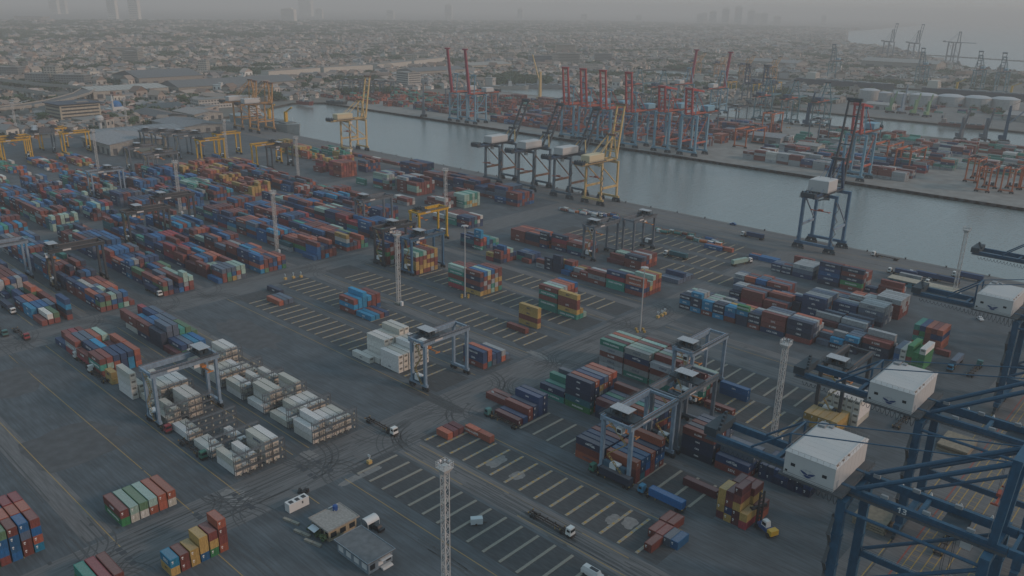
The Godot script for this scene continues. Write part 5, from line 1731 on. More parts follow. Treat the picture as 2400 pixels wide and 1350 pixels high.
func town() -> void:
	var cream := lin(0.44, 0.39, 0.30)
	var white := lin(0.52, 0.50, 0.46)
	# the curved motorway on stilts at the left
	viaduct("broad pale concrete viaduct curving in from the left edge", [Vector3(-1191.8, 13, -286), Vector3(-1205.9, 13, -332.5), Vector3(-1215.3, 13, -366.5), Vector3(-1247, 13, -408.9), Vector3(-1283.6, 13, -443.3), Vector3(-1326.3, 13, -476.9), Vector3(-1403.1, 13, -520)], 22.0, 13.0, 45.0, cream)
	viaduct("narrow grey viaduct, nearer of the two behind the broad one", [Vector3(-1623.5, 14, -404.5), Vector3(-1492, 14, -416.9), Vector3(-1407.5, 14, -426.9), Vector3(-1322.3, 14, -435.1)], 11.0, 14.0, 38.0, cream)
	viaduct("narrow grey viaduct, farther of the two behind the broad one", [Vector3(-1731, 14, -432.8), Vector3(-1618.8, 14, -454.2), Vector3(-1492.3, 14, -479.3), Vector3(-1395.2, 14, -512.5)], 11.0, 14.0, 38.0, cream)
	# works buildings behind the yard
	var office := block("five-storey beige office block behind the yellow gantries", "office_block", Vector3(-1124, 0, -392), 40.0, 50.0, 5, 4.2, cream, 0.08)
	block("long low beige annex at the foot of the beige office block", "office_annex", Vector3(-1072, 0, -404), 30.0, 58.0, 2, 4.0, cream, 0.08)
	var lo := mb()
	bx(lo, Vector3(0, 23.2, 0), Vector3(44.0, 0.8, 54.0))
	put("canopy", lo, mat("roof_navy", lin(0.035, 0.05, 0.075), 0.8), office)
	shed("long pale grey shed with a ribbed roof right behind the far box rows", "long_shed", -913, -322, -842, -380, 11.0, 4.0, true, lin(0.34, 0.33, 0.30), lin(0.36, 0.38, 0.40))
	shed("small olive-roofed open shed in front of the long pale shed", "small_shed", -838, -336, -800, -366, 8.0, 2.0, true, lin(0.2, 0.2, 0.18), lin(0.14, 0.16, 0.11), 3)
	shed("low grey-roofed shed behind the long pale shed", "low_shed", -985, -350, -925, -440, 7.0, 3.0, false, lin(0.3, 0.3, 0.28), lin(0.26, 0.29, 0.31))
	shed("white-roofed warehouse right of the viaduct's end", "white_warehouse", -1440, -505, -1355, -625, 12.0, 4.0, false, lin(0.42, 0.40, 0.35), lin(0.46, 0.45, 0.41))
	shed("big dark grey warehouse behind the white-roofed one", "dark_warehouse", -1610, -640, -1500, -760, 16.0, 10.0, false, lin(0.3, 0.28, 0.25), lin(0.15, 0.155, 0.16))
	shed("very long grey warehouse left of the rusty yellow cranes", "grey_warehouse", -1410, -635, -1340, -860, 12.0, 9.0, false, lin(0.30, 0.28, 0.24), lin(0.16, 0.165, 0.165))
	shed("dark green-roofed shed left of the white three-storey block", "green_shed", -1190, -490, -1130, -545, 7.0, 3.5, false, lin(0.2, 0.2, 0.2), lin(0.06, 0.09, 0.10), 3)
	shed("second dark green-roofed shed beside the mosque", "green_shed", -1120, -462, -1040, -500, 7.0, 3.5, true, lin(0.2, 0.2, 0.2), lin(0.055, 0.085, 0.10), 3)
	shed("grey shed behind the idle blue-grey gantries", "grey_shed", -1010, -440, -930, -490, 8.0, 3.0, true, lin(0.3, 0.3, 0.29), lin(0.20, 0.24, 0.27), 4)
	shed("pale-roofed hall near the basin's end", "pale_hall", -1090, -505, -1030, -545, 8.0, 3.0, true, lin(0.4, 0.38, 0.34), lin(0.36, 0.36, 0.35), 4)
	block("white three-storey block behind the basin's left end", "white_office", Vector3(-1150, 0, -612), 26.0, 92.0, 3, 4.0, white)
	block("white striped seven-storey block across the basin's left end", "striped_office", Vector3(-1209.3, 0, -1018.1), 34.0, 30.0, 7, 4.0, white)
	# mosque
	var mo := thing("mosque", "small mosque with a blue dome right of the beige office", "mosque", Vector3(-1150, 0, -456))
	var st := mb()
	bx(st, Vector3(0, 4.5, 0), Vector3(24, 9, 24))
	bx(st, Vector3(0, 10.2, 0), Vector3(15, 2.4, 15))
	put("wall", st, mat("mosque_wall", lin(0.45, 0.45, 0.44), 0.85), mo)
	st = mb()
	var prof := []
	for k in 9:
		var a := PI * 0.5 * k / 8.0
		prof.append(Vector2(cos(a) * 7.2, 11.3 + sin(a) * 7.6))
	lathe(st, Vector3.ZERO, prof, 18)
	lathe(st, Vector3.ZERO, [Vector2(0.25, 18.6), Vector2(0.5, 19.4), Vector2(0.1, 20.4), Vector2(0, 21.5)], 8)
	put("dome", st, mat("dome_blue", lin(0.02, 0.12, 0.30), 0.5), mo)
	st = mb()
	lathe(st, Vector3(13, 0, 10), [Vector2(1.5, 0), Vector2(1.3, 20), Vector2(2.0, 20.5), Vector2(1.1, 22), Vector2(1.1, 25), Vector2(0, 29)], 10)
	put("minaret", st, mat("mosque_wall", lin(0.45, 0.45, 0.44), 0.85), mo)
	claim(-1170, -440, -1130, -475)
	# water tower
	var wt := thing("water_tower", "pale mushroom-shaped water tower before the beige annex", "water tower", Vector3(-998.6, 0, -374.9))
	st = mb()
	lathe(st, Vector3.ZERO, [Vector2(3.4, 0), Vector2(1.8, 4), Vector2(1.6, 12)], 12)
	put("shaft", st, mat("tower_pale", lin(0.38, 0.40, 0.40), 0.85), wt)
	st = mb()
	lathe(st, Vector3.ZERO, [Vector2(1.6, 12), Vector2(4.4, 15), Vector2(4.6, 18), Vector2(3.2, 20), Vector2(0, 20.6)], 14)
	put("tank", st, mat("tower_pale", lin(0.38, 0.40, 0.40), 0.85), wt)
	# the long white terrace beyond the basin, in lengths
	var line := [[-1513, -899, -1540, -1040], [-1542, -1052, -1550, -1190], [-1553, -1203, -1605, -1350], [-1610, -1362, -1680, -1530]]
	var nm := ["nearest", "second", "third", "farthest"]
	for k in 4:
		var a: Array = line[k]
		var va := Vector3(a[0], 0, a[1])
		var vb := Vector3(a[2], 0, a[3])
		var turn := atan2(vb.x - va.x, vb.z - va.z)
		block("%s length of the long white terrace beyond the basin" % nm[k], "white_terrace", (va + vb) * 0.5, 22.0, va.distance_to(vb), 4, 4.0, lin(0.55, 0.52, 0.46), turn)
	shed("grey-roofed warehouse with red trim right of the white terrace", "trim_warehouse", -1440, -1180, -1380, -1330, 12.0, 6.0, false, lin(0.36, 0.33, 0.28), lin(0.16, 0.165, 0.17))
	shed("pale long warehouse behind the crimson-boomed cranes", "pale_warehouse", -1520, -1420, -1450, -1560, 12.0, 5.0, false, lin(0.44, 0.40, 0.33), lin(0.38, 0.36, 0.32))
	# mid-rise offices beyond the lagoon
	var bl := [
		["grey glass office slab beyond the lagoon", Vector3(-1498.6, 0, -1729.4), 70.0, 26.0, 6, lin(0.22, 0.25, 0.27)], ["tall pale tower block right of the grey glass slab", Vector3(-1392.4, 0, -1660.8), 16.0, 16.0, 9, lin(0.45, 0.43, 0.38)], ["dark-roofed office with pale wings behind the red cranes", Vector3(-1424.1, 0, -1755.2), 60.0, 30.0, 8, lin(0.36, 0.35, 0.31)],
		["white terrace-fronted office right of the dark-roofed one", Vector3(-1275.1, 0, -1656.1), 58.0, 24.0, 4, lin(0.52, 0.50, 0.45)], ["cream office with a stepped crown above the red cranes", Vector3(-1790.8, 0, -2189.1), 66.0, 50.0, 8, lin(0.48, 0.42, 0.34)], ["grey double office block far right of the cream one", Vector3(-1426.2, 0, -1909.4), 50.0, 30.0, 7, lin(0.27, 0.27, 0.26)],
		["peach four-storey house block left of the yellow harbour crane", Vector3(-1699.4, 0, -1742.8), 40.0, 24.0, 5, lin(0.46, 0.36, 0.27)], ["pale four-storey block right of the peach one", Vector3(-1673.1, 0, -1786.7), 36.0, 24.0, 5, lin(0.46, 0.42, 0.36)], ["white cube-like hall with tall openings by the white terrace", Vector3(-1805.8, 0, -1530.2), 40.0, 30.0, 4, lin(0.5, 0.47, 0.4)],
		["white block beside the cube-like hall", Vector3(-1863.8, 0, -1618.3), 44.0, 26.0, 4, lin(0.5, 0.48, 0.42)], ["small white four-storey house above the dark warehouse", Vector3(-1692.2, 0, -762.2), 26.0, 20.0, 4, lin(0.52, 0.49, 0.43)], ["white tower-like block above the grey warehouse", Vector3(-1700, 0, -866.8), 18.0, 18.0, 7, lin(0.5, 0.48, 0.43)],
		["long white school-like block above the grey warehouse", Vector3(-1628.4, 0, -799.4), 46.0, 16.0, 3, lin(0.5, 0.48, 0.43)], ["long white block right of the tower-like one", Vector3(-1610.4, 0, -843.4), 40.0, 16.0, 3, lin(0.5, 0.48, 0.43)], ["grey apartment block above the viaducts, left one", Vector3(-1829.4, 0, -528.7), 60.0, 26.0, 5, lin(0.2, 0.22, 0.22)],
		["grey apartment block above the viaducts, middle one", Vector3(-1633.6, 0, -523.1), 44.0, 22.0, 5, lin(0.26, 0.28, 0.28)], ["white tower with a dark sign band above the viaducts", Vector3(-1620.4, 0, -541.3), 22.0, 20.0, 8, lin(0.5, 0.48, 0.42)], ["grey apartment block above the viaducts, right one", Vector3(-1578.9, 0, -556.6), 56.0, 22.0, 5, lin(0.24, 0.26, 0.26)],
		["pale slab of flats in the middle of the left town", Vector3(-2098.8, 0, -888.7), 40.0, 30.0, 7, lin(0.42, 0.40, 0.35)], ["long pale hall behind the pale slab of flats", Vector3(-2463.1, 0, -1023.3), 90.0, 30.0, 4, lin(0.42, 0.40, 0.34)], ["wide ochre hall at the left horizon", Vector3(-6952.4, 0, -2234.6), 220.0, 80.0, 5, lin(0.42, 0.34, 0.27)],
	]
	for b in bl:
		block(b[0], "town_block", b[1], b[2], b[3], b[4], 4.0, b[5], 0.7)
	hazy_towers()
	houses()
	var tn := [["broad dark tree left of the beige office block", Vector3(-1110.3, 0, -347.6), 0], ["broad dark tree right of the beige office block", Vector3(-1046.6, 0, -406.2), 0], ["leafy tree behind the dark green-roofed sheds", Vector3(-1202.9, 0, -576), 1], ["smaller tree beside the leafy one", Vector3(-1227.3, 0, -600.3), 1], ["dark tree above the white-roofed warehouse", Vector3(-1530.2, 0, -596), 2], ["second dark tree above the white-roofed warehouse", Vector3(-1528.2, 0, -612.2), 2], ["low tree below the mosque's dome", Vector3(-1177, 0, -475.6), 2], ["tree between the white-roofed warehouse and the sheds", Vector3(-1312.6, 0, -569.2), 2], ["round tree on the shore across the basin's end", Vector3(-1281.9, 0, -839.1), 0], ["second round tree on the shore across the basin's end", Vector3(-1231.2, 0, -831.4), 2], ["tree left of the striped office", Vector3(-1116, 0, -889.3), 2], ["yellowish tree below the mosque", Vector3(-1015.4, 0, -420.4), 1]]
	for t in tn:
		tree(t[0], t[1], Vector3(rng.randf_range(9, 13), rng.randf_range(6.0, 7.5), rng.randf_range(9, 13)), t[2])

func hazy_towers() -> void:
	var hz := [["pale slab, left of the two nearest hazy towers", -6711.2, -2731.9, 190, 70], ["pale slab, right of the two nearest hazy towers", -6720.8, -2902.5, 185, 80], ["short hazy pair's left tower at the left horizon", -9300.3, -3214.8, 190, 90], ["short hazy pair's right tower at the left horizon", -9602, -3403.5, 190, 80], ["square hazy block left of centre on the horizon", -6041.3, -3847.2, 110, 110], ["wide hazy tower left of centre on the horizon", -8845.6, -5874.3, 200, 160]]
	for k in hz.size():
		var q: Array = hz[k]
		tower(q[0], Vector3(q[1], 0, q[2]), q[3], q[4])
	for k in 9:
		var p := Vector3(-7600 + k * 430.0 + rng.randf_range(-80, 80), 0, -5200 - k * 560.0)
		tower("slender hazy tower in the horizon's middle cluster", p, rng.randf_range(90, 175), rng.randf_range(45, 90), "hazy towers on the middle horizon")
	for k in 7:
		var p := Vector3(-4900 + k * 130.0, 0, -8300 - k * 40.0)
		tower("faint tall tower in the right-hand horizon cluster", p, [120, 150, 185, 205, 170, 140, 110][k], 75.0, "faint towers on the right horizon")

func tower(label: String, at: Vector3, h: float, w: float, group := "") -> void:
	var o := thing("tower_block", label, "tower", at, 0.6, group)
	var st := mb()
	bx(st, Vector3(0, h * 0.46, 0), Vector3(w, h * 0.92, w * 0.5))
	put("shaft", st, mat("tower_wall", lin(0.60, 0.56, 0.50), 0.9), o)
	st = mb()
	bx(st, Vector3(0, h * 0.955, 0), Vector3(w * 0.6, h * 0.07, w * 0.3))
	bx(st, Vector3(w * 0.1, h * 1.0, 0), Vector3(w * 0.2, h * 0.06, w * 0.15))
	put("crown", st, mat("tower_wall", lin(0.60, 0.56, 0.50), 0.9), o)
	st = mb()
	for k in 12:
		bx(st, Vector3(0, h * (k + 0.7) / 13.5, w * 0.25), Vector3(w * 0.9, h * 0.02, 0.4))
	put("window_band", st, mat("far_window", lin(0.035, 0.045, 0.055), 0.3), o).set_meta("kind", "stuff")

func house_mesh(gable: bool, tinted: bool) -> Array:
	# walls and roof of a plain small house, one unit wide, 10 m by 10 m by 5 m
	var w := mb()
	if tinted:
		w.set_color(Color(1, 1, 1))
	bx(w, Vector3(0, 2.5, 0), Vector3(10, 5, 10))
	var r := mb() if not tinted else w
	if tinted:
		r.set_color(Color(0.55, 0.46, 0.42) if gable else Color(0.66, 0.67, 0.68))
	if gable:
		quad(r, Vector3(-5.4, 4.9, 5.6), Vector3(-5.4, 7.4, 0), Vector3(5.4, 7.4, 0), Vector3(5.4, 4.9, 5.6))
		quad(r, Vector3(5.4, 4.9, -5.6), Vector3(5.4, 7.4, 0), Vector3(-5.4, 7.4, 0), Vector3(-5.4, 4.9, -5.6))
		tri(r, Vector3(5, 5, 5), Vector3(5, 7.3, 0), Vector3(5, 5, -5))
		tri(r, Vector3(-5, 5, -5), Vector3(-5, 7.3, 0), Vector3(-5, 5, 5))
	else:
		bx(r, Vector3(0, 5.2, 0), Vector3(10.5, 0.4, 10.5))
		bx(r, Vector3(1.5, 6.1, -1), Vector3(3.5, 1.5, 4))
	if tinted:
		w.set_color(Color(0.12, 0.13, 0.15))
		for x in [-2.6, 2.6]:
			bx(w, Vector3(x, 3.2, 5.02), Vector3(1.8, 1.5, 0.1))
			bx(w, Vector3(5.02, 3.2, x), Vector3(0.1, 1.5, 1.8))
		return [done(w)]
	return [done(w), done(r)]

func houses() -> void:
	var n := FastNoiseLite.new()
	n.seed = 21
	n.frequency = 0.0035
	n.fractal_octaves = 4
	var cell := 15.0
	var spots := []
	var greens := []
	# the part of the plain the camera can see, with a margin to both sides
	for i in range(-420, 1):
		for j in range(-560, 0):
			var big := 1 if (i > -215 and j > -230) else 2
			if big == 2 and (i % 2 or j % 2):
				continue
			var x := i * cell + rng.randf_range(-3, 3) * big
			var z := j * cell + rng.randf_range(-3, 3) * big
			if x > -560 and z > -2400:
				continue
			var ang := atan2(-x, -z)
			if ang < 0.05 or ang > 1.42 or x * x + z * z < 1100000.0:
				continue
			if x > -1165 and z > -1180 and not (x < -1010 and z > -560):
				continue
			if x > -1010 and z > -1180:
				continue
			if x > -1150 and z > -1890 and z < -1180:
				if rng.randf() < 0.5:
					continue
			if not in_land(x, z) or not in_land(x + 22, z) or not in_land(x, z - 22) or not free_at(x, z):
				continue
			var v := n.get_noise_2d(x, z)
			if v > 0.20 or rng.randf() < 0.10:
				greens.append([x, z])
				continue
			if rng.randf() < 0.10:
				continue
			spots.append([x * x + z * z, x, z, big])
	spots.sort_custom(func(p, q): return p[0] < q[0])
	var walls := [lin(0.46, 0.44, 0.39), lin(0.38, 0.35, 0.31), lin(0.54, 0.53, 0.50), lin(0.33, 0.28, 0.24), lin(0.27, 0.29, 0.30)]
	var wn := ["cream", "tan", "white", "brownish", "grey"]
	var roofs := [lin(0.21, 0.125, 0.10), lin(0.18, 0.185, 0.185), lin(0.24, 0.20, 0.17)]
	var rn := ["red-tiled", "grey-roofed", "brown-roofed"]
	var near := [house_mesh(true, false), house_mesh(false, false)]
	var win := mb()
	for x in [-2.6, 2.6]:
		bx(win, Vector3(x, 3.2, 5.03), Vector3(1.8, 1.5, 0.1))
		bx(win, Vector3(5.03, 3.2, x), Vector3(0.1, 1.5, 1.8))
	var winm := done(win)
	var at := [[], []]
	var tint := [[], []]
	for k in spots.size():
		var s: Array = spots[k]
		var turn: float = 0.35 + 0.5 * n.get_noise_2d(s[1] * 0.4, s[2] * 0.4) + (PI / 2 if rng.randf() < 0.5 else 0.0)
		var sc := Vector3(rng.randf_range(0.8, 1.4), rng.randf_range(0.8, 1.5), rng.randf_range(0.8, 1.5)) * (1.0 if s[3] == 1 else 1.7)
		if s[3] == 2:
			sc.y *= 0.6
		if rng.randf() < 0.06:
			sc *= Vector3(1.5, 2.0, 1.4)
		elif rng.randf() < 0.03:
			sc *= Vector3(3.2, 1.3, 1.9)
		var gable := 0 if rng.randf() < 0.6 else 1
		var wi := rng.randi() % 5
		if k < 290:
			var ri := rng.randi() % 3
			var side: String = "under and before the viaducts" if s[2] > -440 else "behind the viaducts" if s[2] > -560 else "near the grey warehouses" if s[2] > -900 else "beyond the basin's far end"
			var l := "%s %s %s house %s" % [["low", "two-storey"][1 if sc.y > 1.15 else 0], wn[wi], rn[ri], side]
			var o := thing("town_house", l, "house", Vector3(s[1], 0, s[2]), turn, "small houses %s" % side)
			o.scale = sc
			put("wall", near[gable][0], mat("house_wall_%d" % wi, walls[wi], 0.9), o)
			put("roof", near[gable][1], mat("house_roof_%d" % ri, roofs[ri], 0.9), o)
			put("window", winm, mat("far_window", lin(0.035, 0.045, 0.055), 0.3), o).set_meta("kind", "stuff")
			continue
		at[gable].append(Transform3D(Basis(Vector3.UP, turn) * Basis.from_scale(sc), Vector3(s[1], 0, s[2])))
		var c: Color = walls[wi].srgb_to_linear()
		tint[gable].append(c * rng.randf_range(0.7, 1.25))
	var hm := mat("town_paint", Color(1, 1, 1), 0.9)
	hm.vertex_color_use_as_albedo = true
	many("pitched_roof_houses", house_mesh(true, true)[0], hm, at[0], tint[0], "dense hazy sea of small pitched-roof houses reaching to the horizon", "houses")
	many("flat_roof_houses", house_mesh(false, true)[0], hm, at[1], tint[1], "small flat-roofed houses mixed into the hazy town", "houses")
	var ta := []
	var tt := []
	for g in greens:
		for q in 2:
			var s := rng.randf_range(0.8, 1.5) * (1.0 if absf(g[0]) < 3200 else 1.6)
			ta.append(Transform3D(Basis(Vector3.UP, rng.randf() * TAU) * Basis.from_scale(Vector3(s, s * rng.randf_range(0.7, 1.1), s)), Vector3(g[0] + rng.randf_range(-7, 7), 0, g[1] + rng.randf_range(-7, 7))))
			var f := rng.randf_range(0.7, 1.3)
			tt.append(Color(0.045 * f, 0.08 * f, 0.04 * f))
	# green banks on the far docks
	for k in 900:
		var x := rng.randf_range(-1100, 300)
		var z := rng.randf_range(-2500, -1880)
		if n.get_noise_2d(x * 2.0, z * 2.0) > -0.05 and in_land(x, z):
			ta.append(Transform3D(Basis(Vector3.UP, rng.randf() * TAU) * Basis.from_scale(Vector3(1.5, 1.2, 1.5)), Vector3(x, 0, z)))
			tt.append(Color(0.04, 0.075, 0.04))
	for k in 260:
		var x := rng.randf_range(-720, -60)
		var z := rng.randf_range(-1720, -1400)
		if n.get_noise_2d(x * 3.0, z * 3.0) > 0.12:
			ta.append(Transform3D(Basis(Vector3.UP, rng.randf() * TAU), Vector3(x, 0, z)))
			tt.append(Color(0.045, 0.08, 0.04))
	var crown := leafy(Vector3(6.5, 4.2, 6.5), 160, 1.3)
	crown.set_color(Color(1, 1, 1))
	var lm := mat("grove_leaf", Color(1, 1, 1), 0.85)
	lm.vertex_color_use_as_albedo = true
	var cm := done(crown)
	for t in ta.size():
		ta[t].origin.y = 4.5 * ta[t].basis.get_scale().y
	many("tree_cover", cm, lm, ta, tt, "dark green treetops scattered through the town in clumps", "trees")
	print("houses ", spots.size(), " trees ", ta.size())


# ---- ships, tanks and quays across the water ------------------------------
func hull(len_: float, w: float, h: float, bow: float) -> SurfaceTool:
	# bow towards +x, keel at y = 0
	var st := mb()
	var n := 12
	var rings := []
	for k in n + 1:
		var u := float(k) / n
		var x := -len_ * 0.5 + len_ * u
		var f := 1.0
		if u > 1.0 - bow:
			f = sqrt(maxf(0.0, 1.0 - pow((u - 1.0 + bow) / bow, 2.0)))
		elif u < 0.08:
			f = 0.75 + 0.25 * u / 0.08
		var sheer := h + (1.6 if u > 0.86 else 0.0) * (u - 0.86) / 0.14
		rings.append([Vector3(x, 0, w * 0.5 * f * 0.86), Vector3(x + (1.5 if u > 0.9 else 0.0), sheer, w * 0.5 * f), Vector3(x + (1.5 if u > 0.9 else 0.0), sheer, -w * 0.5 * f), Vector3(x, 0, -w * 0.5 * f * 0.86)])
	for k in n:
		var a: Array = rings[k]
		var b: Array = rings[k + 1]
		quad(st, a[0], a[1], b[1], b[0])
		quad(st, b[3], b[2], a[2], a[3])
		quad(st, a[1], a[2], b[2], b[1])
	quad(st, rings[0][3], rings[0][2], rings[0][1], rings[0][0])
	return st

func ship(label: String, at: Vector3, turn: float, len_: float, w: float, h: float, hull_c: Color, house_c: Color, derricks: int, bridge_at := -0.36, cat := "ship") -> void:
	var o := thing("cargo_ship" if len_ > 60 else "harbour_boat", label, cat, at, turn)
	put("hull", hull(len_, w, h, 0.16), mat("hull_%.3f_%.3f" % [hull_c.r, hull_c.b], hull_c, 0.6, 0, grime, Vector3(0.03, 0.06, 0.03)), o)
	var hm := mat("bridge_%.2f" % house_c.r, house_c, 0.7)
	var bw := w * 0.8
	var fl := 5 if len_ > 90 else 3 if len_ > 60 else 2
	for k in fl:
		var st := mb()
		bx(st, Vector3(len_ * bridge_at, h + 1.4 + k * 2.8, 0), Vector3(len_ * 0.11 - k * 0.8, 2.75, bw - k * 0.6))
		put("deckhouse", st, hm, o)
		st = mb()
		bx(st, Vector3(len_ * bridge_at + (len_ * 0.11 - k * 0.8) * 0.5, h + 1.7 + k * 2.8, 0), Vector3(0.1, 0.9, bw - k * 0.6 - 1.0))
		put("window_band", st, mat("far_window", lin(0.035, 0.045, 0.055), 0.3), o)
	var st2 := mb()
	bx(st2, Vector3(len_ * bridge_at - len_ * 0.045, h + 2.0 + fl * 2.8, 0), Vector3(2.4, 4.0, 2.4))
	put("funnel", st2, mat("funnel", lin(0.10, 0.11, 0.13), 0.7), o)
	st2 = mb()
	tube(st2, Vector3(len_ * bridge_at, h + fl * 2.8, 0), Vector3(len_ * bridge_at, h + fl * 2.8 + 8, 0), 0.25, 5)
	put("mast", st2, hm, o)
	st2 = mb()
	tube(st2, Vector3(len_ * 0.42, h, 0), Vector3(len_ * 0.42, h + 9, 0), 0.25, 5)
	put("mast", st2, hm, o)
	for k in derricks:
		var x := len_ * (-0.18 + 0.5 * k / maxf(1, derricks - 1))
		st2 = mb()
		bx(st2, Vector3(x, h + 7, 0), Vector3(3.4, 14, 3.4))
		bar(st2, Vector3(x, h + 13, 0), Vector3(x + 14, h + 20, 0), 1.4, 1.4)
		put("deck_crane", st2, coat("yellow"), o)
	for k in 5:
		var x := len_ * (-0.22 + 0.56 * k / 4.0)
		st2 = mb()
		bx(st2, Vector3(x, h + 0.8, 0), Vector3(len_ * 0.1, 1.6, w * 0.7))
		put("hatch", st2, mat("hatch", lin(0.12, 0.15, 0.16), 0.8), o)

func tank(label: String, at: Vector3, r: float, h: float, group := "") -> void:
	var o := thing("storage_tank", label, "tank", at, 0, group)
	var st := mb()
	lathe(st, Vector3.ZERO, [Vector2(r, 0), Vector2(r, h)], 24)
	put("shell", st, mat("tank_white", lin(0.42, 0.42, 0.41), 0.7, 0, grime, Vector3(0.03, 0.06, 0.03)), o)
	st = mb()
	lathe(st, Vector3.ZERO, [Vector2(r + 0.3, h), Vector2(r * 0.6, h + r * 0.13), Vector2(0, h + r * 0.17)], 24)
	put("roof", st, mat("tank_roof", lin(0.36, 0.37, 0.38), 0.7), o)
	st = mb()
	for k in 12:
		var a := TAU * k / 12.0
		var b := TAU * (k + 1) / 12.0
		bar(st, Vector3(cos(a) * r, h + 1.0, sin(a) * r), Vector3(cos(b) * r, h + 1.0, sin(b) * r), 0.12, 0.12)
	put("rail", st, mat("tank_roof", lin(0.36, 0.37, 0.38), 0.7), o)

func harbour_crane(label: String, at: Vector3, paint_: String, h: float, lean: float, turn: float, lattice := false) -> void:
	var o := thing("harbour_crane", label, "crane", at, turn)
	var m := coat(paint_)
	var st := mb()
	bx(st, Vector3(0, 2.2, 0), Vector3(11, 1.6, 8))
	for x in [-5.0, 5.0]:
		for z in [-3.6, 3.6]:
			bx(st, Vector3(x, 0.9, z), Vector3(2.6, 1.8, 1.6))
	put("carriage", st, mat("machinery", lin(0.03, 0.05, 0.065), 0.7, 0.1, grime, Vector3(0.4, 0.4, 0.4)), o)
	st = mb()
	frustum(st, Vector3(0, 3, 0), Vector2(4.2, 4.2), Vector2(2.6, 2.6), h * 0.62)
	put("tower", st, m, o)
	st = mb()
	bx(st, Vector3(-3.2, 6.0, 0), Vector3(7.5, 4.6, 4.6))
	put("engine_house", st, m, o)
	st = mb()
	var a := Vector3(1.6, h * 0.35, 0)
	var b := Vector3(1.6 + lean, h, 0)
	if lattice:
		for s in [-1.0, 1.0]:
			for q in [-0.8, 0.8]:
				bar(st, a + Vector3(q, 0, s * 1.1), b + Vector3(q * 0.4, 0, s * 0.5), 0.3, 0.3)
		for k in 14:
			var p := a.lerp(b, k / 14.0)
			var q2 := a.lerp(b, (k + 1) / 14.0)
			bar(st, p + Vector3(0, 0, -1.1), q2 + Vector3(0, 0, 1.1), 0.22, 0.22)
	else:
		bar(st, a, b, 1.5, 1.6)
	put("jib", st, m if not lattice else coat("pale"), o)
	st = mb()
	tube(st, b, Vector3(-1.0, h * 0.66, 0), 0.15, 4)
	tube(st, b, Vector3(b.x, h * 0.3, 0), 0.1, 4)
	put("rope", st, mat("rubber", lin(0.018, 0.018, 0.02), 0.9), o)

